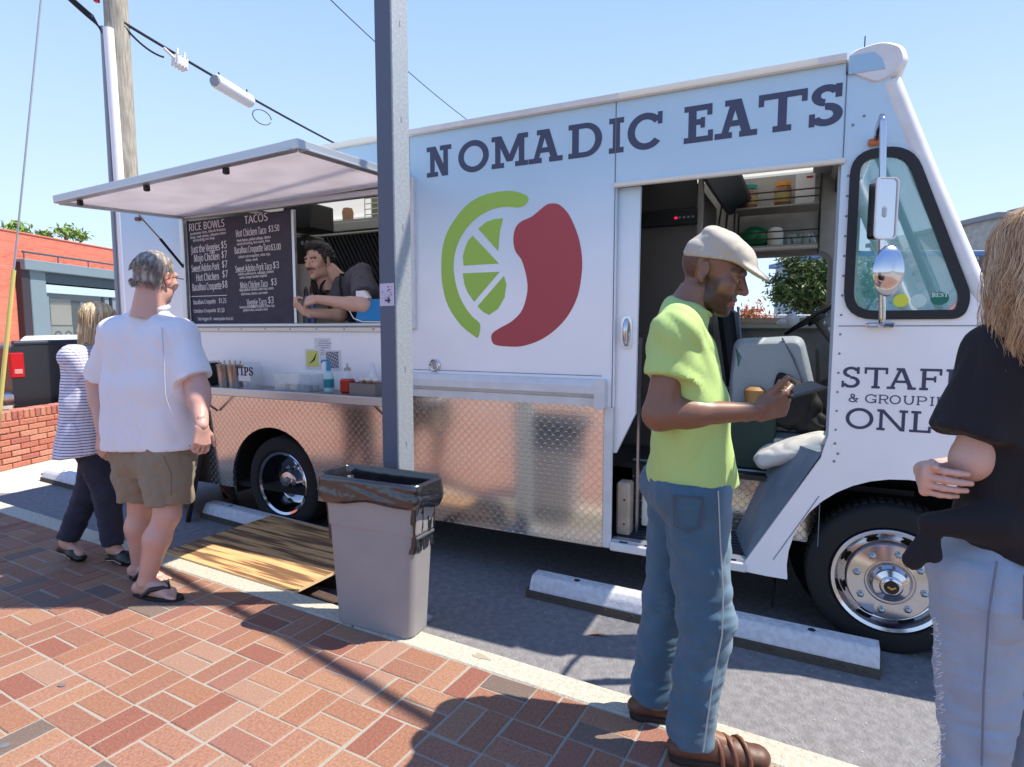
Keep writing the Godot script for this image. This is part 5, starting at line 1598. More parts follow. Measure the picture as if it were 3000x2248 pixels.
func street_things() -> void:
	# steel post
	var P := thing("steel_post", "square galvanised steel post with small sticker standing behind grey trash can", "post", Transform3D(Basis(Vector3.UP, deg_to_rad(52.0)), Vector3(-0.605, -0.15, -3.17)))
	var gal := rough_stuff("galvanised", Color(0.70, 0.735, 0.76), 0.5, noise_tex(71, 0.06, 3, 0.80, 1.0, 512, FastNoiseLite.TYPE_CELLULAR), 2.5)
	gal.metallic = 0.35
	obj("shaft", bx(Vector3(0, 2.9, 0), Vector3(0.118, 5.8, 0.118), 0.008), gal, P)
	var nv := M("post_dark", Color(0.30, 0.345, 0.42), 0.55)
	obj("dark_face", bx(Vector3(-0.0605, 2.9, 0), Vector3(0.004, 5.8, 0.116), 0.001), nv, P)  # thin darker plate over one side of the galvanised shaft
	obj("base_plate", bx(Vector3(0, 0.012, 0), Vector3(0.24, 0.024, 0.24), 0.004), gal, P)
	var stm := M("sticker_print", Color.WHITE, 0.6)
	var si := Image.create(64, 64, false, Image.FORMAT_RGB8)
	si.fill(Color(0.74, 0.72, 0.80))
	var r := RandomNumberGenerator.new()
	r.seed = 3
	for i in 26:
		si.fill_rect(Rect2i(r.randi_range(4, 52), r.randi_range(6, 40), r.randi_range(2, 9), r.randi_range(1, 4)), Color(0.45, 0.43, 0.52))
	si.fill_rect(Rect2i(22, 46, 26, 5), Color(0.18, 0.17, 0.22))
	si.fill_rect(Rect2i(34, 40, 10, 16), Color(0.2, 0.19, 0.24))
	stm.albedo_texture = ImageTexture.create_from_image(si)
	var sq := mb()
	sq.quv(Vector3(-0.0635, 1.72, -0.056), Vector3(-0.0635, 1.72, 0.056), Vector3(-0.0635, 1.835, 0.056), Vector3(-0.0635, 1.835, -0.056))
	obj("sticker", sq.done(), stm, P)
	for y in range(0, 9):
		obj("scratch", bx(Vector3(0.0, 0.35 + y * 0.57 + 0.1 * sin(y * 2.3), 0.0592), Vector3(0.006, 0.03, 0.001)), M("scratch", Color(0.42, 0.45, 0.48), 0.6), P)
	# trash can
	var ca := Transform3D(Basis(Vector3.UP, -0.4345), Vector3(-0.64, 0.0, -2.852))
	var C := thing("trash_can", "tall grey plastic trash can at the kerb with black bag in it", "trash can", ca)
	var pl := rough_stuff("can_plastic", Color(0.58, 0.57, 0.575), 0.55, noise_tex(72, 0.01, 3, 0.93, 1.0, 256), 1.2)
	var secs := [[0.0, 0.215, 0.080], [0.012, 0.222, 0.085], [0.50, 0.250, 0.098], [0.503, 0.256, 0.102], [0.515, 0.256, 0.102], [0.70, 0.270, 0.108], [0.702, 0.279, 0.114], [0.74, 0.281, 0.115]]
	var rows := []
	for s in secs:
		var ring := []
		var rr := rrect(-s[1], -s[2], s[1], s[2], 0.045, 6)
		for i in rr.size() + 1:
			var q := rr[i % rr.size()]
			ring.append(Vector3(q.x, s[0], -q.y))
		rows.append(ring)
	var cb := mb()
	cb.sheet(rows)
	obj("shell", cb.done(), pl, C)
	var fl := mb()
	floor_poly(fl, Array(rrect(-0.215, -0.08, 0.215, 0.08, 0.045, 6)), 0.001, 0.006)
	obj("bottom", fl.done(), pl, C)
	obj("recess_line", bx(Vector3(0.2555, 0.49, 0), Vector3(0.012, 0.016, 0.15), 0.004), M("can_groove", Color(0.30, 0.30, 0.32), 0.7), C)
	# bag: folded over the rim, sagging and creased
	var bag := thing("trash_bag", "black plastic bag folded over the rim of grey trash can", "trash bag", ca)
	var bm := M("bag_plastic", Color(0.13, 0.13, 0.15), 0.20)
	bm.metallic_specular = 0.7
	var nz := FastNoiseLite.new()
	nz.seed = 9
	nz.frequency = 3.2
	rows = []
	for si2 in 22:
		var t := si2 / 21.0
		var ring := []
		var rr := rrect(-0.283, -0.118, 0.283, 0.118, 0.045, 22)
		# densify the straight runs
		var dense := PackedVector2Array()
		for i in rr.size():
			var a := rr[i]
			var c2 := rr[(i + 1) % rr.size()]
			var n := maxi(1, int(a.distance_to(c2) / 0.012))
			for k in n:
				dense.append(a.lerp(c2, float(k) / n))
		for i in dense.size() + 1:
			var q := dense[i % dense.size()]
			var out := Vector2(q.x / 0.283, q.y / 0.118).limit_length(1.0)
			var a := atan2(q.y * 1.9, q.x)
			var droop := 0.112 + 0.012 * sin(a * 2 + 0.6) + 0.006 * sin(a * 5.0)
			var y: float
			var off: float
			if t < 0.42:      # inside, rising to the rim
				var u := t / 0.42
				y = lerpf(0.42, 0.745, u)
				off = lerpf(-0.035, -0.012, u) + 0.018 * nz.get_noise_2d(a * 1.5, u * 0.8) * (1 - u)
			elif t < 0.5:
				var u := (t - 0.42) / 0.08
				y = 0.745 + 0.012 * sin(u * PI)
				off = lerpf(-0.012, 0.010, u)
			else:
				var u := (t - 0.5) / 0.5
				y = 0.745 - droop * u
				var fold := nz.get_noise_3d(q.x * 0.35 + q.y * 0.5, y * 11.0 + q.x * 2.0 + q.y * 1.5, q.y * 0.4)
				off = 0.012 + 0.008 * u + 0.016 * fold * sin(u * PI) - 0.016 * maxf(0, u - 0.8) / 0.2
			var dq := q - Vector2(clampf(q.x, -0.238, 0.238), clampf(q.y, -0.073, 0.073))
			var q2 := q + dq.normalized() * off
			ring.append(Vector3(q2.x, y, -q2.y))
		rows.append(ring)
	var bb := mb()
	bb.sheet(rows)
	obj("liner", bb.done(), bm, bag)
	var bt := mb()
	floor_poly(bt, Array(rrect(-0.24, -0.085, 0.24, 0.085, 0.045, 6)), 0.41, 0.42)
	obj("liner_bottom", bt.done(), bm, bag)
	# wheel stops
	var tb := Basis(Vector3.UP, TA)
	wheel_stop("weathered white concrete wheel stop in front of the truck's front wheel", Transform3D(Basis(Vector3.UP, -0.492), Vector3(0.93, -0.15, -3.13)))
	wheel_stop("white concrete wheel stop behind the plywood sheet by rear wheel", Transform3D(Basis(Vector3.UP, -0.55), Vector3(-1.83, -0.15, -4.60)))
	wheel_stop("white concrete wheel stop behind the legs of the woman in striped top", Transform3D(Basis(Vector3.UP, -0.52), Vector3(-4.15, -0.15, -5.86)))
	# plywood ramp with timber under it
	var pw := thing("plywood_sheet", "stained plywood sheet bridging the kerb and wheel stop", "plywood sheet", KX * Transform3D(Basis(Vector3.RIGHT, 0.012), Vector3(-1.455, 0.006, -0.40)))
	var pm := M("plywood", Color.WHITE, 0.8)
	var pi := Image.create(512, 512, false, Image.FORMAT_RGB8)
	var n1 := FastNoiseLite.new()
	n1.seed = 4
	n1.frequency = 0.008
	n1.fractal_octaves = 4
	var n2 := FastNoiseLite.new()
	n2.seed = 8
	n2.frequency = 0.02
	for y in 512:
		for x in 512:
			var v := n1.get_noise_2d(x * 0.35 + 8.0 * n2.get_noise_2d(x * 0.3, y), y * 3.2)
			var w := n2.get_noise_2d(x * 0.15, y * 5.0)
			var f := clampf(0.5 + v * 1.1 + w * 0.5, 0, 1)
			var c := Color(0.40, 0.29, 0.19).lerp(Color(0.78, 0.62, 0.42), smoothstep(0.12, 0.80, f))
			pi.set_pixel(x, y, c)
	pm.albedo_texture = ImageTexture.create_from_image(pi)
	var pb := mb()
	pb.has_uv = true
	var h := Vector3(0.61, 0.009, 0.42)
	pb.quv(Vector3(-h.x, h.y, h.z), Vector3(h.x, h.y, h.z), Vector3(h.x, h.y, -h.z), Vector3(-h.x, h.y, -h.z))
	pb.quv(Vector3(-h.x, -h.y, -h.z), Vector3(h.x, -h.y, -h.z), Vector3(h.x, -h.y, h.z), Vector3(-h.x, -h.y, h.z))
	obj("face", pb.done(), pm, pw)
	var pe := mb()
	pe.quad(Vector3(-h.x, -h.y, h.z), Vector3(h.x, -h.y, h.z), Vector3(h.x, h.y, h.z), Vector3(-h.x, h.y, h.z))
	pe.quad(Vector3(h.x, -h.y, h.z), Vector3(h.x, -h.y, -h.z), Vector3(h.x, h.y, -h.z), Vector3(h.x, h.y, h.z))
	pe.quad(Vector3(h.x, -h.y, -h.z), Vector3(-h.x, -h.y, -h.z), Vector3(-h.x, h.y, -h.z), Vector3(h.x, h.y, -h.z))
	pe.quad(Vector3(-h.x, -h.y, -h.z), Vector3(-h.x, -h.y, h.z), Vector3(-h.x, h.y, h.z), Vector3(-h.x, h.y, -h.z))
	obj("edge", pe.done(), M("ply_edge", Color(0.86, 0.74, 0.56), 0.85), pw)
	var ti := thing("timber_block", "dark rough timber lying under the plywood sheet", "timber", KX * Transform3D(Basis(Vector3.UP, 0.15), Vector3(-1.3, -0.15, -0.36)))
	obj("plank", bx(Vector3(0, 0.045, 0), Vector3(0.9, 0.09, 0.09), 0.006), rough_stuff("dark_wood", Color(0.30, 0.24, 0.21), 0.9, mottle, 2.0), ti)
	obj("plank", bx(Vector3(0.1, 0.04, 0.2), Vector3(1.2, 0.08, 0.07), 0.006, Basis(Vector3.UP, -0.2)), M("dark_wood"), ti)
	var hose := []
	for i in 22:
		var t := i / 21.0
		hose.append(kw(-1.15 + 0.62 * t, -0.135, -0.12 - 0.10 * t + 0.02 * sin(t * 9)))
	tag(obj("rubber_hose", tb(hose, 0.012, 7), M("black_rubber")), "black rubber hose on the asphalt between plywood and trash can", "hose")
	# folding sign behind the white-shirted man
	var sg := thing("sandwich_board", "black framed folding sidewalk sign standing behind the man in white shirt", "sidewalk sign", Transform3D(Basis(Vector3.UP, 0.62), Vector3(-2.72, -0.15, -5.25)))
	var fr := M("sign_frame", Color(0.035, 0.038, 0.05), 0.5)
	var face := M("sign_face", Color(0.42, 0.31, 0.24), 0.7)
	for s in [1.0, -1.0]:
		var B := Basis(Vector3.BACK, s * 0.21)
		for z in [-0.30, 0.30]:
			obj("frame", bx(Vector3(s * 0.10, 0.46, z), Vector3(0.035, 0.95, 0.055), 0.004, B), fr, sg)
		for y in [0.10, 0.88]:
			obj("frame", bx(Vector3(s * (0.196 - y * 0.205), y, 0), Vector3(0.033, 0.055, 0.6), 0.004, B), fr, sg)
		obj("board", bx(Vector3(s * 0.10, 0.48, 0), Vector3(0.012, 0.76, 0.56), 0.0, B), face, sg)
	# leaf
	var lf := mb()
	lf.t(Vector3(-0.06, 0.001, 0), Vector3(0, 0.012, 0.016), Vector3(0.0, 0.004, -0.014))
	lf.t(Vector3(0.06, 0.006, 0.004), Vector3(0.0, 0.004, -0.014), Vector3(0, 0.012, 0.016))
	tag(obj("leaf", lf.done(), M("leaf_brown", Color(0.72, 0.47, 0.26), 0.8), self, Transform3D(Basis(Vector3.UP, -0.1), Vector3(0.45, -0.148, -3.02))), "curled brown leaf on the asphalt before the front wheel stop", "leaf")
	for q in [[-0.75, 1.36, 0.014], [-0.98, 1.08, 0.011]]:
		tag(obj("gum_spot", lt([Vector2(q[2], 0), Vector2(q[2] * 0.8, 0.001), Vector2(0, 0.0015)], 12, Transform3D(Basis.from_scale(Vector3(1.5, 1, 1)), kw(q[0], 0.0005, q[1]))), M("gum", Color(0.38, 0.39, 0.42), 0.8)), "flattened dark gum spot on the brick pavement, %s one" % ("nearer" if q[1] > 1.2 else "farther"), "gum spot", "gum spots on the pavement")
# ---------------------------------------------------------------- things on and in the truck
func at_truck(u: float, y: float, z: float, turn := 0.0) -> Transform3D:
	return TX * Transform3D(Basis(Vector3.UP, turn), Vector3(u, y, z))

func counter_things() -> void:
	var black := M("bin_black", Color(0.06, 0.07, 0.085), 0.5)
	var alu := M("cup_metal", Color(0.72, 0.70, 0.68), 0.3, 0.9)
	# menu board
	var mbd := thing("menu_board", "black chalkboard menu of rice bowls and tacos in the left half of hatch", "menu board", at_truck(-4.61, 1.495, -0.02))
	var slate := rough_stuff("slate", Color(0.235, 0.23, 0.30), 0.75, blotch, 1.5)
	obj("slate_panel", bx(Vector3(-0.385, 0.42, 0), Vector3(0.40, 0.845, 0.016), 0.003), slate, mbd)
	obj("slate_panel", bx(Vector3(0.202, 0.42, 0), Vector3(0.77, 0.845, 0.014), 0.003), slate, mbd)
	obj("frame", bx(Vector3(-0.592, 0.42, 0), Vector3(0.014, 0.86, 0.024), 0.003), black, mbd)
	var chalk := M("chalk", Color(0.86, 0.86, 0.88), 0.9)
	var L := [["RICE BOWLS", -5.175, 2.258, 0.42, 0.062, 0.02], ["Jasmine rice, black beans,", -5.17, 2.225, 0.43, 0.022, 0.03], ["slaw, red onion, cilantro lime", -5.17, 2.196, 0.43, 0.022, 0.03], ["dressing on top", -5.135, 2.168, 0.26, 0.022, 0.03],
		["Just the Veggies", -5.165, 2.075, 0.345, 0.062, 0.02], ["$5", -4.80, 2.090, 0.062, 0.062, 0.0], ["Mojo Chicken", -5.13, 2.002, 0.30, 0.062, 0.02], ["$7", -4.80, 2.015, 0.06, 0.06, 0.0], ["Sweet Adobo Pork", -5.168, 1.922, 0.335, 0.06, 0.02], ["$7", -4.80, 1.938, 0.06, 0.06, 0.0], ["Hot Chicken", -5.115, 1.845, 0.27, 0.06, 0.02], ["$7", -4.80, 1.860, 0.06, 0.06, 0.0], ["Bacalhau Croquette", -5.168, 1.766, 0.35, 0.06, 0.02], ["$8", -4.808, 1.778, 0.06, 0.06, 0.0],
		["Bacalhau Croquette", -5.165, 1.655, 0.27, 0.036, 0.02], ["$1.25", -4.855, 1.658, 0.085, 0.042, 0.0], ["Chicken Croquette", -5.165, 1.585, 0.27, 0.030, 0.02], ["$1.50", -4.875, 1.585, 0.08, 0.036, 0.0], ["Side Veggies $3   sweet potato fries $3", -5.12, 1.523, 0.42, 0.026, 0.0],
		["TACOS", -4.526, 2.268, 0.25, 0.062, 0.03], ["Hot Chicken Taco", -4.625, 2.172, 0.33, 0.058, 0.02], ["$3.50", -4.268, 2.185, 0.11, 0.05, 0.02], ["fried chicken, pickled cabbage, cilantro", -4.62, 2.135, 0.37, 0.021, 0.02], ["ranch dressing, hot sauce, lime", -4.62, 2.108, 0.36, 0.021, 0.02],
		["Bacalhau Croquette Taco", -4.648, 2.042, 0.39, 0.055, 0.02], ["$3.00", -4.25, 2.046, 0.10, 0.05, 0.0], ["Salted cod croquette, salsa rojo,", -4.61, 2.008, 0.35, 0.021, 0.02], ["slaw, aioli", -4.53, 1.982, 0.13, 0.021, 0.02],
		["Sweet Adobo Pork Taco", -4.648, 1.897, 0.40, 0.055, 0.02], ["$3", -4.235, 1.908, 0.06, 0.055, 0.0], ["Adobo pulled pork, cabbage, pickled", -4.62, 1.873, 0.385, 0.021, 0.02], ["onion, orange smoked chipotle", -4.605, 1.847, 0.30, 0.021, 0.02],
		["Mojo Chicken Taco", -4.60, 1.768, 0.30, 0.055, 0.02], ["$3", -4.262, 1.782, 0.056, 0.055, 0.0], ["Mojo pulled chicken, salsa rojo, onion", -4.61, 1.748, 0.37, 0.021, 0.02], ["black beans, cilantro, sour cream", -4.595, 1.720, 0.29, 0.021, 0.02],
		["Veggie Taco", -4.535, 1.630, 0.215, 0.055, 0.02], ["$3", -4.30, 1.645, 0.056, 0.055, 0.0], ["Sweet potato, black beans, salsa rojo", -4.62, 1.614, 0.385, 0.021, 0.02], ["pickled onion, avocado cream", -4.58, 1.590, 0.27, 0.021, 0.02]]
	for e in L:
		var o := text("chalk_writing", e[0], e[4], Transform3D.IDENTITY, chalk, mbd, "Droid Sans")
		var bb: AABB = (o.mesh as TextMesh).get_aabb()
		var sx: float = e[3] / bb.size.x
		o.transform = Transform3D(Basis(Vector3.BACK, e[5]) * Basis().scaled(Vector3(sx, 0.92, 1)), Vector3(e[1] + 4.61, e[2] - 1.495, 0.0095)) * Transform3D(Basis(), Vector3(-bb.position.x, -bb.position.y - (0.21 * bb.size.y if e[0].find("g") >= 0 or e[0].find(",") >= 0 or e[0].find("j") >= 0 or e[0].find("q") >= 0 or e[0].find("p") >= 0 else 0.0), 0))
	obj("chalk_line", bx(Vector3(-0.365, 0.228, 0.0092), Vector3(0.43, 0.005, 0.0012)), chalk, mbd)
	# napkin bin and utensil cups
	var nb := thing("utensil_bin", "black bin of napkins at the left end of counter", "bin", at_truck(-4.80, 1.0095, 0.14, 0.1))
	obj("bin_shell", bx(Vector3(0, 0.085, 0), Vector3(0.09, 0.17, 0.14), 0.01), black, nb)
	obj("napkin_stack", bx(Vector3(0, 0.175, 0), Vector3(0.06, 0.03, 0.11), 0.006), M("paper_white", Color(0.82, 0.82, 0.80), 0.8), nb)
	obj("bin_rim", bx(Vector3(0, 0.17, 0), Vector3(0.098, 0.012, 0.148), 0.004), black, nb)
	for q in [[-4.62, 0.15, "first metal utensil cup right of the black bin on counter"], [-4.49, 0.16, "metal utensil cup beside the tips sign on counter"]]:
		var c := thing("utensil_cup", q[2], "utensil cup", at_truck(q[0], 1.0095, q[1]), "metal cups on the counter")
		obj("cup", lt([Vector2(0, 0.002), Vector2(0.047, 0), Vector2(0.06, 0.16), Vector2(0.064, 0.165), Vector2(0.060, 0.168), Vector2(0.057, 0.16), Vector2(0.044, 0.01), Vector2(0, 0.01)], 20), alu, c)
		for k in 6:
			var a: float = TAU * k / 6 + q[0]
			obj("fork_handle", tb([Vector3(cos(a) * 0.02, 0.02, sin(a) * 0.02), Vector3(cos(a) * 0.045, 0.20, sin(a) * 0.045)], 0.005, 5), M("wood_fork", Color(0.80, 0.70, 0.56), 0.8), c)
	# tips jar with its sign
	var tj := thing("tip_jar", "clear tip jar with the word TIPS in black on counter", "tip jar", at_truck(-4.34, 1.0095, 0.13))
	var clear := M("clear_plastic", Color(0.80, 0.85, 0.88, 0.22), 0.05)
	clear.transparency = BaseMaterial3D.TRANSPARENCY_ALPHA
	obj("jar", lt([Vector2(0, 0.002), Vector2(0.07, 0), Vector2(0.072, 0.15), Vector2(0.06, 0.17), Vector2(0.062, 0.19)], 20), clear, tj)
	obj("jar_card", bx(Vector3(0, 0.10, 0.073), Vector3(0.13, 0.10, 0.003)), M("card_white", Color(0.84, 0.84, 0.86), 0.8), tj)
	text("sign_print", "TIPS", 0.062, Transform3D(Basis(), Vector3(0.0, 0.072, 0.0755)), M("print_black", Color(0.06, 0.07, 0.09), 0.7), tj, "Droid Serif", 1.0, 700, HORIZONTAL_ALIGNMENT_CENTER)
	# clear box of small things
	var cb := thing("clear_box", "clear plastic box of sauce tubs on the counter below yellow card", "plastic box", at_truck(-3.86, 1.0095, 0.13))
	var bxm := mb()
	for q in [[Vector3(0, 0.06, 0.07), Vector3(0.34, 0.12, 0.003)], [Vector3(0, 0.06, -0.07), Vector3(0.34, 0.12, 0.003)], [Vector3(0.17, 0.06, 0), Vector3(0.003, 0.12, 0.137)], [Vector3(-0.17, 0.06, 0), Vector3(0.003, 0.12, 0.137)], [Vector3(0, 0.002, 0), Vector3(0.34, 0.003, 0.137)]]:
		bxm.box(q[0], q[1])
	obj("box_wall", bxm.done(), clear, cb)
	var r := RandomNumberGenerator.new()
	r.seed = 2
	for i in 9:
		obj("sauce_tub", lt([Vector2(0, 0), Vector2(0.022, 0), Vector2(0.028, 0.035), Vector2(0, 0.036)], 12, Transform3D(Basis(), Vector3(-0.13 + 0.034 * i, 0.004, r.randf_range(-0.035, 0.035)))), M("tub_%d" % (i % 3), [Color(0.72, 0.74, 0.74), Color(0.35, 0.36, 0.36), Color(0.62, 0.62, 0.55)][i % 3], 0.4), cb)
	# cards and flyer on the wall
	var yc := thing("yellow_card", "small yellow framed card with dark leaf drawing on the truck wall", "card", at_truck(-3.845, 1.16, 0.004))
	obj("card_frame", bx(Vector3(0, 0.07, 0), Vector3(0.155, 0.15, 0.006), 0.002), M("card_white"), yc)
	obj("card_face", bx(Vector3(0, 0.072, 0.003), Vector3(0.115, 0.118, 0.004)), M("card_yellow", Color(0.80, 0.80, 0.42), 0.7), yc)
	obj("leaf_drawing", tb([Vector3(-0.03, 0.035, 0.0055), Vector3(0.015, 0.065, 0.0055), Vector3(0.04, 0.115, 0.0055)], [0.002, 0.007, 0.002], 6), M("print_black"), yc)
	var phc := thing("photo_card", "small black and white photo card right of the yellow card", "card", at_truck(-3.655, 1.155, 0.004))
	var pim := Image.create(48, 48, false, Image.FORMAT_RGB8)
	for y in 48:
		for x in 48:
			var v := 0.35 + 0.5 * absf(sin(x * 0.35 + y * 0.2) * cos(y * 0.31 - x * 0.12))
			pim.set_pixel(x, y, Color(v * 0.9, v * 0.92, v))
	var phm := M("photo_print", Color.WHITE, 0.5)
	phm.albedo_texture = ImageTexture.create_from_image(pim)
	obj("card_frame", bx(Vector3(0, 0.07, 0), Vector3(0.15, 0.15, 0.006), 0.002), M("card_white"), phc)
	var pq := mb()
	pq.quv(Vector3(-0.06, 0.012, 0.0045), Vector3(0.06, 0.012, 0.0045), Vector3(0.06, 0.132, 0.0045), Vector3(-0.06, 0.132, 0.0045))
	obj("card_face", pq.done(), phm, phc)
	var fy := thing("paper_flyer", "white printed paper with the figure 9 taped to the truck wall", "flyer", at_truck(-3.75, 1.215, 0.002))
	obj("paper", bx(Vector3(0, 0.085, 0), Vector3(0.155, 0.17, 0.0015)), M("card_white"), fy)
	text("flyer_print", "9", 0.04, Transform3D(Basis(), Vector3(-0.045, 0.018, 0.001)), M("print_black"), fy, "Droid Sans", 1.0, 700)
	for i in 7:
		obj("print_line", bx(Vector3(0.012 + 0.01 * (i % 2), 0.05 + i * 0.0165, 0.0012), Vector3(0.08 + 0.025 * (i % 3), 0.004, 0.0006)), M("print_grey", Color(0.45, 0.45, 0.5), 0.8), fy)
	# soap pump
	var sp := thing("soap_pump", "clear hand sanitizer bottle with blue pump on counter", "pump bottle", at_truck(-3.58, 1.0095, 0.13))
	obj("bottle", lt([Vector2(0, 0.0), Vector2(0.034, 0), Vector2(0.036, 0.01), Vector2(0.036, 0.11), Vector2(0.028, 0.135), Vector2(0.013, 0.145), Vector2(0.013, 0.155)], 18), M("sanitizer", Color(0.66, 0.80, 0.82), 0.15), sp)
	obj("label", lt([Vector2(0.0368, 0.03), Vector2(0.0368, 0.09)], 18), M("label_teal", Color(0.10, 0.48, 0.52), 0.5), sp)
	obj("pump", lt([Vector2(0.017, 0.15), Vector2(0.017, 0.175), Vector2(0.007, 0.185), Vector2(0.007, 0.21), Vector2(0.012, 0.212), Vector2(0.012, 0.228), Vector2(0, 0.23)], 14), M("pump_blue", Color(0.02, 0.55, 0.75), 0.4), sp)
	obj("spout", tb([Vector3(0, 0.222, 0), Vector3(-0.045, 0.22, 0.01), Vector3(-0.055, 0.205, 0.012)], 0.007, 8), M("pump_blue"), sp)
	# salsa bottle
	var sb := thing("sauce_jar", "square glass jar of red hot sauce with pour top on counter", "sauce jar", at_truck(-3.40, 1.0095, 0.14))
	obj("sauce", bx(Vector3(0, 0.05, 0), Vector3(0.088, 0.10, 0.085), 0.014), M("sauce_red", Color(0.66, 0.16, 0.08), 0.2), sb)
	obj("glass_neck", lt([Vector2(0.042, 0.10), Vector2(0.030, 0.125), Vector2(0.022, 0.14), Vector2(0.022, 0.16)], 16), clear, sb)
	obj("pour_top", lt([Vector2(0.024, 0.155), Vector2(0.024, 0.172), Vector2(0.010, 0.178), Vector2(0.007, 0.205), Vector2(0, 0.206)], 14), M("pour_grey", Color(0.62, 0.62, 0.64), 0.3, 0.5), sb)
	# serving tray with pieces
	var tr := thing("serving_tray", "grey tray of wrapped pieces at the right end of counter", "tray", at_truck(-3.20, 1.0095, 0.14))
	var tm := mb()
	for q in [[Vector3(0, 0.04, 0.085), Vector3(0.22, 0.08, 0.004)], [Vector3(0, 0.04, -0.085), Vector3(0.22, 0.08, 0.004)], [Vector3(0.11, 0.04, 0), Vector3(0.004, 0.08, 0.166)], [Vector3(-0.11, 0.04, 0), Vector3(0.004, 0.08, 0.166)], [Vector3(0, 0.002, 0), Vector3(0.22, 0.004, 0.166)]]:
		tm.box(q[0], q[1])
	obj("tray_body", tm.done(), M("tray_grey", Color(0.50, 0.49, 0.48), 0.45, 0.5), tr)
	var cols := [Color(0.84, 0.52, 0.20), Color(0.78, 0.50, 0.50), Color(0.82, 0.80, 0.74)]
	for i in 10:
		obj("wrapped_piece", bx(Vector3(-0.08 + 0.018 * i, 0.06 + 0.02 * (i % 3), -0.04 + 0.035 * (i % 3)), Vector3(0.05, 0.03, 0.045), 0.012, Basis(Vector3.UP, i * 0.7)), M("wrap_%d" % (i % 3), cols[i % 3], 0.6), tr)
	var cb2 := mb()
	cb2.lathe([Vector2(0.0, 0), Vector2(0.045, 0), Vector2(0.01, 0.15), Vector2(0.0, 0.152)], 18)
	tag(obj("paper_cone", cb2.done(), M("card_white"), self, at_truck(-3.22, 1.07, 0.09)), "white paper cone standing in the serving tray", "paper cone")
	# tablet on its stand
	var tp := thing("tablet_stand", "blue cased tablet on a tilted white stand at the hatch sill", "tablet", at_truck(-3.30, 1.497, -0.02))
	var tB := Basis(Vector3.UP, 0.12) * Basis(Vector3.RIGHT, -0.28)
	obj("case_back", bx(Vector3(0, 0.085, 0), Vector3(0.25, 0.165, 0.014), 0.006, tB), M("tablet_blue", Color(0.0, 0.47, 0.70), 0.45), tp)
	obj("case_edge", bx(Vector3(-0.127, 0.085, -0.002), Vector3(0.012, 0.17, 0.02), 0.004, tB), M("case_edge_green", Color(0.03, 0.25, 0.24), 0.5), tp)
	obj("card_reader", pr([Vector2(-0.145, 0.172), Vector2(-0.03, 0.172), Vector2(-0.075, 0.225), Vector2(-0.145, 0.225)], -0.03, 0.0), M("reader_white", Color(0.88, 0.88, 0.90), 0.4), tp)
	obj("reader_cable", tb([Vector3(-0.15, 0.165, 0.01), Vector3(-0.185, 0.15, 0.02), Vector3(-0.18, 0.08, 0.03), Vector3(-0.14, 0.03, 0.035), Vector3(-0.06, 0.006, 0.04), Vector3(0.1, 0.004, 0.04)], 0.004, 6), M("reader_white"), tp)
	# bottles behind the menu edge
	for q in [[-4.085, 1.42, 0.030, 0.36, Color(0.55, 0.62, 0.76, 0.5), "translucent squeeze bottle with dark cap beside the cook, left one", Color(0.35, 0.35, 0.36)], [-4.025, 1.42, 0.028, 0.38, Color(0.42, 0.50, 0.75, 0.6), "bluish squeeze bottle with brown top beside the cook, right one", Color(0.35, 0.16, 0.10)]]:
		var o := thing("squeeze_bottle", q[5], "bottle", at_truck(q[0], q[1], -0.19), "bottles inside the hatch")
		obj("bottle", lt([Vector2(0, 0), Vector2(q[2], 0), Vector2(q[2], q[3] * 0.7), Vector2(q[2] * 0.5, q[3] * 0.82)], 16), M("bottle_" + str(q[0]), Color(q[4].r, q[4].g, q[4].b), 0.25), o)
		obj("cap", lt([Vector2(q[2] * 0.55, q[3] * 0.8), Vector2(q[2] * 0.55, q[3] * 0.92), Vector2(0.006, q[3]), Vector2(0, q[3])], 14), M("cap_" + str(q[0]), q[6], 0.5), o)
	# jars and box on the rack over the driver's window
	var amber := M("jar_brown", Color(0.46, 0.33, 0.24), 0.25)
	var jl := [[-1.008, M("lid_teal", Color(0.05, 0.55, 0.48), 0.5), "large jar of spice with teal lid on the upper wire rack"], [-0.758, M("lid_orange", Color(0.85, 0.55, 0.12), 0.5), "large jar of spice with orange lid on the upper wire rack"]]
	for q in jl:
		var o := thing("spice_jar", q[2], "jar", at_truck(q[0], 2.4125, -1.96), "jars on the rack")
		obj("jar", lt([Vector2(0, 0), Vector2(0.058, 0), Vector2(0.062, 0.01), Vector2(0.062, 0.15), Vector2(0.05, 0.165)], 20), amber, o)
		obj("lid", lt([Vector2(0.056, 0.163), Vector2(0.058, 0.165), Vector2(0.058, 0.195), Vector2(0.0, 0.198)], 20), q[1], o)
		obj("label", lt([Vector2(0.0628, 0.04), Vector2(0.0628, 0.11)], 20), M("label_" + str(q[0]), Color(0.62, 0.55, 0.34), 0.6), o)
	var wbx := thing("white_carton", "tall white carton right of the orange lidded jar on rack", "carton", at_truck(-0.60, 2.4125, -1.96))
	obj("carton", bx(Vector3(0, 0.115, 0), Vector3(0.135, 0.23, 0.14), 0.004), M("carton_white", Color(0.80, 0.80, 0.80), 0.7), wbx)
	obj("carton_mark", bx(Vector3(0.03, 0.205, 0.071), Vector3(0.045, 0.016, 0.002)), M("mark_red", Color(0.6, 0.16, 0.16), 0.7), wbx)
	var gbg := thing("green_bag", "green plastic bag slumped on the lower wire rack", "bag", at_truck(-0.96, 2.1075, -1.97))
	var gm := mb()
	gm.ell(Vector3(0, 0.085, 0), Vector3(0.12, 0.09, 0.09), Basis(), 8, 14)
	gm.ell(Vector3(0.06, 0.07, 0.02), Vector3(0.10, 0.07, 0.08), Basis(), 8, 14)
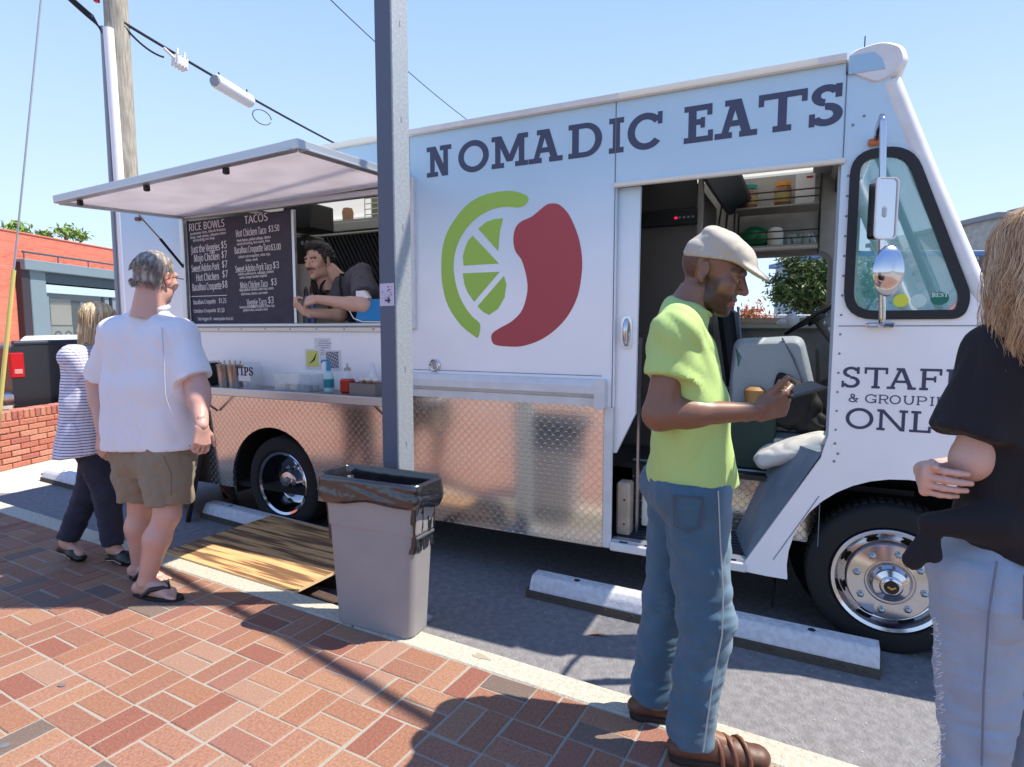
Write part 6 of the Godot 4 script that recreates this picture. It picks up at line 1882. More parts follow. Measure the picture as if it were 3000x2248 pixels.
	obj("bag_body", gm.done(), M("bag_green", Color(0.05, 0.42, 0.28), 0.4), gbg)
	var jg := thing("white_jug", "white plastic jug on the lower wire rack beside green bag", "jug", at_truck(-0.80, 2.1075, -1.90))
	obj("jug", lt([Vector2(0, 0), Vector2(0.055, 0), Vector2(0.06, 0.01), Vector2(0.06, 0.11), Vector2(0.045, 0.14), Vector2(0.0, 0.15)], 18), M("jug_white", Color(0.78, 0.79, 0.77), 0.45), jg)
	var fk := thing("foil_packs", "crinkled clear packets on the lower wire rack, right end", "packets", at_truck(-0.62, 2.1075, -1.95))
	for i in 5:
		obj("packet", bx(Vector3(-0.08 + 0.04 * i, 0.05, 0.01 * (i % 2)), Vector3(0.045, 0.09, 0.03), 0.01, Basis(Vector3.BACK, 0.4 * sin(i * 2.0))), M("packet_grey", Color(0.55, 0.62, 0.60), 0.3), fk)
	for q in [[-4.68, "small tan pot on the shelf above cooker hood", Color(0.62, 0.48, 0.36), 0.05], [-4.98, "white crumpled paper on the shelf above cooker hood", Color(0.78, 0.78, 0.76), 0.05]]:
		var o := thing("shelf_pot", q[1], "pot", at_truck(q[0], 2.502, -1.38))
		obj("pot", lt([Vector2(0, 0), Vector2(q[3], 0), Vector2(q[3] * 1.15, 0.10), Vector2(q[3] * 0.9, 0.14), Vector2(0, 0.15)], 14), M("pot" + str(q[0]), q[2], 0.7), o)
	var wc := thing("wire_basket", "white wire basket on the shelf above cooker hood, right end", "wire basket", at_truck(-4.24, 2.502, -1.35))
	for i in 4:
		obj("basket_wire", tb([Vector3(-0.12, 0.03 + i * 0.05, 0.1), Vector3(0.12, 0.03 + i * 0.05, 0.1)], 0.005, 5), M("trim_cream"), wc)
		obj("basket_wire", tb([Vector3(-0.12 + i * 0.08, 0.0, 0.1), Vector3(-0.12 + i * 0.08, 0.2, 0.1)], 0.005, 5), M("trim_cream"), wc)
	obj("basket_back", bx(Vector3(0, 0.1, 0.0), Vector3(0.24, 0.2, 0.01)), M("basket_pale", Color(0.5, 0.5, 0.44), 0.6), wc)
	# things in the cab doorway
	var bag := thing("cooler_bag", "large slumped grey insulated bag in the cab doorway behind the man in lime shirt", "bag", at_truck(-0.70, 0.82, -0.80))
	var bgm := M("bag_cloth", Color(0.60, 0.64, 0.665), 0.6)
	bgm.normal_enabled = true
	bgm.normal_texture = bump_soft
	tri(bgm, 2.0)
	var bp := rounded(PackedVector2Array([Vector2(-0.27, 0.0), Vector2(0.25, 0.0), Vector2(0.235, 0.17), Vector2(0.19, 0.36), Vector2(0.13, 0.585), Vector2(-0.26, 0.565), Vector2(-0.285, 0.30)]), 0.05, 4)
	var bs := []
	for q in [[-0.20, 0.88], [-0.185, 0.96], [-0.10, 1.0], [0.0, 1.012], [0.10, 1.0], [0.185, 0.96], [0.20, 0.88]]:
		var ring := []
		for i in bp.size() + 1:
			var p := bp[i % bp.size()]
			var ce := Vector2(-0.02, 0.28)
			var w: float = q[1] + 0.012 * sin(p.x * 19.0 + p.y * 23.0 + q[0] * 20.0)
			var pp := ce + (p - ce) * w
			ring.append(Vector3(pp.x, maxf(pp.y, 0.002), q[0]))
		bs.append(ring)
	var fm := mb()
	bs.reverse()
	fm.sheet(bs)
	for sg in [0, 6]:
		var fp := PackedVector2Array()
		for i in bp.size():
			fp.append(Vector2(bs[sg][i].x, bs[sg][i].y))
		fm.prism(fp, bs[sg][0].z - 0.0005, bs[sg][0].z, Transform3D(), true, false)
	obj("bag_body", fm.done(), bgm, bag)
	obj("lid_seam", tb([Vector3(0.02, 0.578, 0.19), Vector3(0.08, 0.47, 0.208), Vector3(0.14, 0.33, 0.212), Vector3(0.165, 0.18, 0.21)], 0.005, 6), M("piping_grey", Color(0.36, 0.39, 0.42), 0.7), bag)
	var f := Field.new(Vector3(-0.30, -0.02, 0.08), Vector3(0.34, 0.46, 0.36), 0.011, 0.05)
	f.cap(Vector3(-0.02, 0.16, 0.2), Vector3(0.16, 0.24, 0.2), 0.09, 0.07)
	f.cap(Vector3(0.04, 0.31, 0.2), Vector3(0.19, 0.16, 0.21), 0.06, 0.07)
	f.cap(Vector3(-0.12, 0.09, 0.21), Vector3(0.24, 0.07, 0.22), 0.05, 0.06)
	f.wrinkle(3, 0.012, Vector3(9, 5, 9), 1)
	f.cut(Vector3(0, 0.0, 0), Vector3(0, -1, 0))
	fm = mb()
	f.mesh_into(fm, func(_p: Vector3) -> Color: return Color.WHITE)
	obj("black_cloth", fm.done(), M("black_cloth", Color(0.095, 0.095, 0.105), 0.75), bag)
	var tin := thing("food_tin", "yellow topped paper tub beside the grey insulated bag", "tub", at_truck(-0.82, 1.0, -0.56))
	obj("tub", lt([Vector2(0, 0), Vector2(0.05, 0), Vector2(0.062, 0.06), Vector2(0.062, 0.08), Vector2(0.04, 0.10), Vector2(0, 0.105)], 18), M("tub_yellow", Color(0.66, 0.50, 0.30), 0.6), tin)
	var bas := thing("green_crate", "dark green crate with red and white packets in the cab doorway", "crate", at_truck(-0.82, 0.60, -0.60))
	obj("crate_body", bx(Vector3(0, 0.20, 0), Vector3(0.26, 0.398, 0.2), 0.01), M("crate_green", Color(0.08, 0.20, 0.17), 0.6), bas)
	obj("crate_end", bx(Vector3(0.145, 0.1, 0.06), Vector3(0.05, 0.2, 0.1), 0.008), M("crate_pale", Color(0.66, 0.74, 0.66), 0.6), bas)
	for i in 4:
		obj("packet", bx(Vector3(0.19 + 0.02 * i, 0.08 + 0.03 * (i % 2), 0.08), Vector3(0.02, 0.12, 0.03), 0.004, Basis(Vector3.BACK, -0.4)), M("packet_%d" % (i % 2), [Color(0.70, 0.10, 0.14), Color(0.8, 0.78, 0.72)][i % 2], 0.5), bas)
	var cu := thing("seat_cushion", "pale grey cushion lying on the engine cover in cab doorway", "cushion", at_truck(-0.60, 0.72, -0.40, 0.0))
	var cf := Field.new(Vector3(-0.28, -0.12, -0.25), Vector3(0.28, 0.2, 0.25), 0.012, 0.05)
	cf.ell(Vector3(0, 0.04, 0), Vector3(0.22, 0.055, 0.17), Basis(Vector3.BACK, 0.38))
	cf.cap(Vector3(-0.14, -0.02, 0.09), Vector3(0.15, 0.10, 0.09), 0.045, 0.045)
	cf.cap(Vector3(-0.14, -0.02, -0.09), Vector3(0.15, 0.10, -0.09), 0.045, 0.045)
	cf.wrinkle(6, 0.005, Vector3(7, 7, 7), 1)
	var cm := mb(true)
	cf.mesh_into(cm, func(_p: Vector3) -> Color: return lin(Color(0.80, 0.80, 0.78)))
	var cvm := M("cushion_cloth", Color.WHITE, 0.75)
	cvm.vertex_color_use_as_albedo = true
	obj("cushion_cover", cm.done(), cvm, cu)
	var rag := thing("white_rag", "white rag crumpled on the ledge under the far cab window", "rag", at_truck(-0.66, 1.485, -2.05))
	var rg := mb()
	rg.ell(Vector3(0, 0.035, 0), Vector3(0.06, 0.06, 0.04), Basis(Vector3.BACK, 0.3), 6, 10)
	rg.ell(Vector3(-0.06, 0.02, 0), Vector3(0.05, 0.03, 0.035), Basis(), 6, 10)
	obj("rag_cloth", rg.done(), M("card_white"), rag)
	var rk := thing("red_strap", "red and white strap lying on the dashboard inside quarter window", "strap", at_truck(0.02, 1.456, -0.5))
	obj("strap", tb([Vector3(-0.12, 0.05, 0), Vector3(0.0, 0.06, 0), Vector3(0.06, 0.03, 0), Vector3(0.16, 0.14, -0.1)], 0.014, 6), M("strap_red", Color(0.75, 0.16, 0.14), 0.6), rk)
# ---------------------------------------------------------------- bodies: distance fields meshed as surface nets
class Field:
	var o: Vector3
	var c: float
	var nx: int
	var ny: int
	var nz: int
	var k: float
	var g := PackedFloat32Array()
	func _init(lo: Vector3, hi: Vector3, cell: float, blend: float) -> void:
		o = lo
		c = cell
		k = blend
		nx = int(ceil((hi.x - lo.x) / c)) + 1
		ny = int(ceil((hi.y - lo.y) / c)) + 1
		nz = int(ceil((hi.z - lo.z) / c)) + 1
		g.resize(nx * ny * nz)
		g.fill(1.0)
	func _rng(lo: Vector3, hi: Vector3) -> PackedInt32Array:
		var m := k + c * 3.5
		return PackedInt32Array([clampi(int((lo.x - m - o.x) / c), 0, nx - 1), clampi(int((hi.x + m - o.x) / c) + 1, 0, nx - 1), clampi(int((lo.y - m - o.y) / c), 0, ny - 1), clampi(int((hi.y + m - o.y) / c) + 1, 0, ny - 1), clampi(int((lo.z - m - o.z) / c), 0, nz - 1), clampi(int((hi.z + m - o.z) / c) + 1, 0, nz - 1)])
	# tapered capsule; ends: 1 cuts it flat at b, 2 at a, 3 at both; squeezed by fs along fd
	func cap(a: Vector3, b: Vector3, ra: float, rb: float, ends := 0, fd := Vector3.ZERO, fs := 1.0, kk := -1.0) -> void:
		var rm := maxf(ra, rb)
		var e := Vector3.ONE * rm
		var r := _rng(a.min(b) - e, a.max(b) + e)
		var ba := b - a
		var bb := 1.0 / maxf(ba.dot(ba), 1e-9)
		var dir := ba.normalized()
		var ln := ba.length()
		var K := k if kk < 0 else kk
		var flat := fs != 1.0
		for z in range(r[4], r[5] + 1):
			for y in range(r[2], r[3] + 1):
				var id := nx * (y + ny * z) + r[0]
				var q := Vector3(o.x + r[0] * c, o.y + y * c, o.z + z * c) - a
				for x in range(r[0], r[1] + 1):
					var t := clampf(q.dot(ba) * bb, 0.0, 1.0)
					var w := q - ba * t
					if flat:
						w += fd * (w.dot(fd) * (fs - 1.0))
					var d := w.length() - lerpf(ra, rb, t)
					if ends:
						var s := q.dot(dir)
						if ends & 1:
							d = maxf(d, s - ln)
						if ends & 2:
							d = maxf(d, -s)
					var old := g[id]
					var h := K - absf(d - old)
					g[id] = minf(d, old) - (h * h / K * 0.25 if h > 0.0 else 0.0)
					id += 1
					q.x += c
	func ell(ce: Vector3, rr: Vector3, B := Basis(), sub := false, kk := -1.0) -> void:
		var m := maxf(rr.x, maxf(rr.y, rr.z))
		var e := Vector3.ONE * m
		var r := _rng(ce - e, ce + e)
		var I := B.transposed()
		var K := k if kk < 0 else kk
		for z in range(r[4], r[5] + 1):
			for y in range(r[2], r[3] + 1):
				var id := nx * (y + ny * z) + r[0]
				for x in range(r[0], r[1] + 1):
					var q := I * (Vector3(o.x + x * c, o.y + y * c, o.z + z * c) - ce)
					var a := (q / rr).length()
					var b := (q / (rr * rr)).length()
					var d := a * (a - 1.0) / maxf(b, 1e-6) if a > 1e-4 else -minf(rr.x, minf(rr.y, rr.z))
					var old := g[id]
					if sub:
						d = -d
						var h := K - absf(d - old)
						g[id] = maxf(d, old) + (h * h / K * 0.25 if h > 0.0 else 0.0)
					else:
						var h := K - absf(d - old)
						g[id] = minf(d, old) - (h * h / K * 0.25 if h > 0.0 else 0.0)
					id += 1
	func cut(p: Vector3, n: Vector3) -> void:
		n = n.normalized()
		for z in nz:
			for y in ny:
				var id := nx * (y + ny * z)
				for x in nx:
					if g[id] < 0.2:
						g[id] = maxf(g[id], n.dot(Vector3(o.x + x * c, o.y + y * c, o.z + z * c) - p))
					id += 1
	func wrinkle(sd: int, amp: float, f: Vector3, oct := 2, B := Basis()) -> void:
		var n := FastNoiseLite.new()
		n.seed = sd
		n.frequency = 1.0
		n.noise_type = FastNoiseLite.TYPE_SIMPLEX_SMOOTH
		n.fractal_octaves = oct
		for z in nz:
			for y in ny:
				var id := nx * (y + ny * z)
				for x in nx:
					if absf(g[id]) < 0.06:
						var p := (B * Vector3(o.x + x * c, o.y + y * c, o.z + z * c)) * f
						var v := n.get_noise_3dv(p)
						g[id] += amp * (1.0 - 2.2 * absf(v))
					id += 1
	func mesh_into(b: MB, fn: Callable, xf := Transform3D()) -> void:
		var flip := xf.basis.determinant() < 0
		var vid := PackedInt32Array()
		vid.resize(nx * ny * nz)
		vid.fill(-1)
		var vs := PackedVector3Array()
		var ns := PackedVector3Array()
		var cs := PackedColorArray()
		var sy := nx
		var sz := nx * ny
		var lim := c * 3.6
		var off := [0, 1, sy, sy + 1, sz, sz + 1, sz + sy, sz + sy + 1]
		for z in nz - 1:
			for y in ny - 1:
				var id := nx * (y + ny * z) - 1
				for x in nx - 1:
					id += 1
					var v0 := g[id]
					if v0 > lim or v0 < -lim:
						continue
					var v1 := g[id + 1]
					var v2 := g[id + sy]
					var v3 := g[id + sy + 1]
					var v4 := g[id + sz]
					var v5 := g[id + sz + 1]
					var v6 := g[id + sz + sy]
					var v7 := g[id + sz + sy + 1]
					var neg := int(v0 < 0) + int(v1 < 0) + int(v2 < 0) + int(v3 < 0) + int(v4 < 0) + int(v5 < 0) + int(v6 < 0) + int(v7 < 0)
					if neg == 0 or neg == 8:
						continue
					var s := Vector3.ZERO
					var cnt := 0
					if (v0 < 0) != (v1 < 0): s += Vector3(v0 / (v0 - v1), 0, 0); cnt += 1
					if (v2 < 0) != (v3 < 0): s += Vector3(v2 / (v2 - v3), 1, 0); cnt += 1
					if (v4 < 0) != (v5 < 0): s += Vector3(v4 / (v4 - v5), 0, 1); cnt += 1
					if (v6 < 0) != (v7 < 0): s += Vector3(v6 / (v6 - v7), 1, 1); cnt += 1
					if (v0 < 0) != (v2 < 0): s += Vector3(0, v0 / (v0 - v2), 0); cnt += 1
					if (v1 < 0) != (v3 < 0): s += Vector3(1, v1 / (v1 - v3), 0); cnt += 1
					if (v4 < 0) != (v6 < 0): s += Vector3(0, v4 / (v4 - v6), 1); cnt += 1
					if (v5 < 0) != (v7 < 0): s += Vector3(1, v5 / (v5 - v7), 1); cnt += 1
					if (v0 < 0) != (v4 < 0): s += Vector3(0, 0, v0 / (v0 - v4)); cnt += 1
					if (v1 < 0) != (v5 < 0): s += Vector3(1, 0, v1 / (v1 - v5)); cnt += 1
					if (v2 < 0) != (v6 < 0): s += Vector3(0, 1, v2 / (v2 - v6)); cnt += 1
					if (v3 < 0) != (v7 < 0): s += Vector3(1, 1, v3 / (v3 - v7)); cnt += 1
					var p := Vector3(o.x + x * c, o.y + y * c, o.z + z * c) + s * (c / cnt)
					var gr := Vector3(v1 + v3 + v5 + v7 - v0 - v2 - v4 - v6, v2 + v3 + v6 + v7 - v0 - v1 - v4 - v5, v4 + v5 + v6 + v7 - v0 - v1 - v2 - v3)
					vid[id] = vs.size()
					vs.append(xf * p)
					ns.append((xf.basis * gr).normalized())
					if b.has_c:
						cs.append(fn.call(p))
		# one smoothing pass over the normals is not needed; faces
		for z in range(1, nz - 1):
			for y in range(1, ny - 1):
				var id := nx * (y + ny * z)
				for x in range(1, nx - 1):
					id += 1
					var v0 := g[id]
					if v0 > lim or v0 < -lim:
						continue
					var a: bool = v0 < 0.0
					if a != (g[id + 1] < 0):
						_q(b, vs, ns, cs, vid[id - sy - sz], vid[id - sz], vid[id], vid[id - sy], a != flip)
					if a != (g[id + sy] < 0):
						_q(b, vs, ns, cs, vid[id - 1 - sz], vid[id - 1], vid[id], vid[id - sz], a != flip)
					if a != (g[id + sz] < 0):
						_q(b, vs, ns, cs, vid[id - 1 - sy], vid[id - sy], vid[id], vid[id - 1], a != flip)
	func _q(b: MB, vs: PackedVector3Array, ns: PackedVector3Array, cs: PackedColorArray, i: int, j: int, l: int, m: int, out: bool) -> void:
		if i < 0 or j < 0 or l < 0 or m < 0:
			return
		if not out:
			var s := j
			j = m
			m = s
		if b.has_c:
			b.t3c(vs[i], vs[j], vs[l], ns[i], ns[j], ns[l], cs[i], cs[j], cs[l])
			b.t3c(vs[i], vs[l], vs[m], ns[i], ns[l], ns[m], cs[i], cs[l], cs[m])
		else:
			b.t3(vs[i], vs[j], vs[l], ns[i], ns[j], ns[l])
			b.t3(vs[i], vs[l], vs[m], ns[i], ns[l], ns[m])

func frame(fwd: Vector3, up: Vector3) -> Basis:
	var z := fwd.normalized()
	var x := up.cross(z).normalized()
	return Basis(x, z.cross(x), z)

# a head: local z is the way the face looks, y up; ce between the ears at half its height
func head_into(b: MB, at: Transform3D, s: float, fn: Callable, opt := {}) -> void:
	var f := Field.new(Vector3(-0.105, -0.20, -0.13) * s, Vector3(0.105, 0.14, 0.145) * s, 0.0036, 0.018 * s)
	f.ell(Vector3(0, 0.035, -0.018) * s, Vector3(0.075, 0.088, 0.095) * s)
	f.ell(Vector3(0, -0.025, 0.028) * s, Vector3(0.060, 0.082, 0.062) * s)
	f.ell(Vector3(0, -0.072, 0.030) * s, Vector3(0.051, 0.042, 0.054) * s)
	f.ell(Vector3(0, -0.102, 0.066) * s, Vector3(0.024, 0.018, 0.022) * s)
	for x in [-1.0, 1.0]:
		f.ell(Vector3(x * 0.040, -0.022, 0.058) * s, Vector3(0.026, 0.026, 0.026) * s)
		f.ell(Vector3(x * 0.047, -0.075, 0.005) * s, Vector3(0.018, 0.03, 0.035) * s)
	f.cap(Vector3(-0.036, 0.026, 0.074) * s, Vector3(0.036, 0.026, 0.074) * s, 0.014 * s, 0.014 * s, 0, Vector3.ZERO, 1.0, 0.012)
	for x in [-1.0, 1.0]:
		f.ell(Vector3(x * 0.031, 0.004, 0.094) * s, Vector3(0.018, 0.011, 0.014) * s, Basis(), true, 0.010)
		f.ell(Vector3(x * 0.031, 0.004, 0.0745) * s, Vector3(0.0145, 0.0125, 0.0135) * s, Basis(), false, 0.004)
	f.cap(Vector3(0, 0.014, 0.084) * s, Vector3(0, -0.026, 0.108) * s, 0.0085 * s, 0.0125 * s, 0, Vector3.ZERO, 1.0, 0.012)
	for x in [-1.0, 1.0]:
		f.ell(Vector3(x * 0.0125, -0.031, 0.097) * s, Vector3(0.0095, 0.0085, 0.011) * s, Basis(), false, 0.006)
		f.ell(Vector3(x * 0.007, -0.040, 0.102) * s, Vector3(0.004, 0.004, 0.005) * s, Basis(), true, 0.003)
	f.cap(Vector3(-0.019, -0.0585, 0.083) * s, Vector3(0.019, -0.0585, 0.083) * s, 0.0075 * s, 0.0075 * s, 0, Vector3.ZERO, 1.0, 0.008)
	f.ell(Vector3(0, -0.0575, 0.088) * s, Vector3(0.017, 0.0065, 0.008) * s, Basis(), false, 0.006)
	f.ell(Vector3(0, -0.0715, 0.085) * s, Vector3(0.018, 0.0075, 0.0095) * s, Basis(), false, 0.006)
	f.ell(Vector3(0, -0.0645, 0.097) * s, Vector3(0.022, 0.0018, 0.008) * s, Basis(), true, 0.003)
	for x in [-1.0, 1.0]:
		var eb := Basis(Vector3.UP, x * 0.35)
		f.ell(Vector3(x * 0.079, 0.0, -0.014) * s, Vector3(0.007, 0.032, 0.019) * s, eb, false, 0.006)
		f.ell(Vector3(x * 0.086, 0.004, -0.012) * s, Vector3(0.005, 0.019, 0.010) * s, eb, true, 0.004)
		f.ell(Vector3(x * 0.076, -0.028, -0.006) * s, Vector3(0.006, 0.010, 0.009) * s, eb, false, 0.006)
	f.cap(Vector3(0, -0.06, -0.025) * s, Vector3(0, -0.20, -0.045) * s, opt.get("neck", 0.056) * s, opt.get("neck", 0.056) * s * 1.06)
	f.mesh_into(b, fn, at * Transform3D(Basis(), Vector3.ZERO))

# eyes as small spheres: white, iris, pupil
func eyes(parent: Node3D, at: Transform3D, s: float, iris: Color, lids: float, skin: Color) -> void:
	for x in [-1.0, 1.0]:
		var b := mb(true)
		var ce := Vector3(x * 0.031, 0.004, 0.0745) * s
		b.col = lin(Color(0.80, 0.78, 0.76))
		b.ell(at * ce, Vector3(0.0142, 0.0128, 0.0142) * s, at.basis, 8, 12)
		b.col = lin(iris)
		b.ell(at * (ce + Vector3(0, -0.002, 0.0108) * s), Vector3(0.0062, 0.0062, 0.0042) * s, at.basis, 6, 10)
		b.col = Color(0.005, 0.005, 0.005)
		b.ell(at * (ce + Vector3(0, -0.002, 0.0136) * s), Vector3(0.003, 0.003, 0.0022) * s, at.basis, 5, 8)
		# lids close over it
		b.col = skin
		b.ell(at * (ce + Vector3(0, 0.0075 - 0.006 * lids, 0.0015) * s), Vector3(0.0155, 0.0095, 0.0150) * s, at.basis, 6, 12)
		b.ell(at * (ce + Vector3(0, -0.0105, 0.0005) * s), Vector3(0.015, 0.0062, 0.0142) * s, at.basis, 6, 12)
		var m := M("eye", Color.WHITE, 0.3)
		m.vertex_color_use_as_albedo = true
		obj("eye", b.done(), m, parent)

# a hand: dir along the palm to the fingers, nrm out of the back of the hand, thumb side +1 or -1 along dir x nrm; curl per finger (radians at each joint), thumb first
func hand_into(b: MB, wrist: Vector3, dir: Vector3, nrm: Vector3, side: float, curl: Array, s: float, fn: Callable, spread := 0.10, thumb_out := 0.7, thumb_lift := 0.0) -> void:
	dir = dir.normalized()
	var sd := dir.cross(nrm).normalized() * side
	nrm = sd.cross(dir).normalized() * side
	var L := Transform3D(Basis(sd, nrm, dir), wrist)      # local: x to the thumb, y back of hand, z fingers
	var f := Field.new(Vector3(-0.075, -0.13, -0.06) * s, Vector3(0.12, 0.08, 0.23) * s, 0.0033, 0.009 * s)
	var kx := [0.031, 0.010, -0.011, -0.031]
	var kz := [0.088, 0.092, 0.088, 0.080]
	var ln := [[0.040, 0.026, 0.021], [0.045, 0.029, 0.022], [0.041, 0.027, 0.021], [0.033, 0.021, 0.019]]
	f.cap(Vector3(0, 0, -0.035) * s, Vector3(0, 0, 0.015) * s, 0.022 * s, 0.026 * s, 0, Vector3.UP, 1.3)
	for i in 4:
		f.cap(Vector3(kx[i] * 0.55, 0, 0.012) * s, Vector3(kx[i], 0, kz[i]) * s, 0.017 * s, 0.0128 * s, 0, Vector3.ZERO, 1.0, 0.016 * s)
	f.ell(Vector3(0.024, -0.010, 0.032) * s, Vector3(0.018, 0.014, 0.030) * s)
	for i in 4:
		var p := Vector3(kx[i], 0, kz[i]) * s
		var a: float = 0.0
		var sp: float = spread * (1.5 - i) * 0.5
		var r: float = [0.0098, 0.0100, 0.0096, 0.0086][i] * s
		for j in 3:
			a += curl[i + 1][j] if curl[i + 1] is Array else curl[i + 1] * (0.75 if j == 0 else 1.0 if j == 1 else 0.7)
			var d := Vector3(sin(sp) * cos(a), -sin(a), cos(sp) * cos(a))
			var q: Vector3 = p + d * ln[i][j] * s
			f.cap(p, q, r, r * 0.9, 0, Vector3.ZERO, 1.0, 0.004 * s)
			p = q
			r *= 0.9
	var tp := Vector3(0.026, -0.008, 0.022) * s
	var ta := thumb_out
	var tl := thumb_lift
	var tr := 0.0125 * s
	for j in 3:
		var d := Vector3(sin(ta), tl - 0.18 * j * curl[0], cos(ta)).normalized()
		var q: Vector3 = tp + d * [0.036, 0.032, 0.026][j] * s
		f.cap(tp, q, tr, tr * 0.88, 0, Vector3.ZERO, 1.0, 0.006 * s)
		tp = q
		tr *= 0.88
		ta -= 0.45 * curl[0]
	f.mesh_into(b, fn, L)

func skin_mat() -> StandardMaterial3D:
	var m := M("skin", Color.WHITE, 0.40)
	m.vertex_color_use_as_albedo = true
	m.normal_enabled = true
	m.normal_texture = bump_fine
	m.normal_scale = 0.18
	tri(m, 14.0)
	return m

func cloth(key: String, c: Color, rough := 0.9, tex: Texture2D = null, sc := 6.0, bs := 0.5) -> StandardMaterial3D:
	var m := M(key, c, rough)
	m.normal_enabled = true
	m.normal_texture = bump_fine
	m.normal_scale = bs
	if tex:
		m.albedo_texture = tex
	tri(m, sc)
	m.rim_enabled = true
	m.rim = 0.25
	return m

func strands(b: MB, roots: Array, r: RandomNumberGenerator, cols: Array, rad: float, path_fn: Callable) -> void:
	for q in roots:
		b.col = lin(cols[r.randi() % cols.size()])
		var path: Array = path_fn.call(q, r)
		var rr := []
		for i in path.size():
			rr.append(rad * (1.0 - 0.75 * float(i) / path.size()))
		b.tube(path, rr, 4, false)

func V(x: float, y: float, z: float) -> Vector3:
	return Vector3(x, y, z)

func legs(f: Field, H: Vector3, K: Vector3, A: Vector3, r: Array) -> void:
	f.cap(H, K, r[0], r[1])
	f.cap(K, A, r[1], r[2])

func people() -> void:
	man_lime()
	man_white()
	woman_striped()
	cook()
	woman_black()
	second_cook()

func shoe(b: MB, heel: Vector3, toe: Vector3, w: float, h: float, up := Vector3.UP) -> void:
	var f := Field.new(heel.min(toe) - V(0.09, 0.05, 0.09), heel.max(toe) + V(0.09, 0.16, 0.09), 0.006, 0.03)
	var d := (toe - heel).normalized()
	f.cap(heel + V(0, 0.035, 0), toe + V(0, 0.022, 0), w * 0.85, w, 0, Vector3.UP, 1.35)
	f.cap(heel + d * 0.03 + V(0, 0.07, 0), heel + d * 0.11 + V(0, 0.055, 0), w * 0.85, w * 0.9)
	f.ell(heel.lerp(toe, 0.72) + V(0, 0.03, 0), V(w, h, w) * 1.0)
	f.cut(V(0, minf(heel.y, toe.y), 0), Vector3.DOWN)
	f.mesh_into(b, func(_p: Vector3) -> Color: return Color.WHITE)

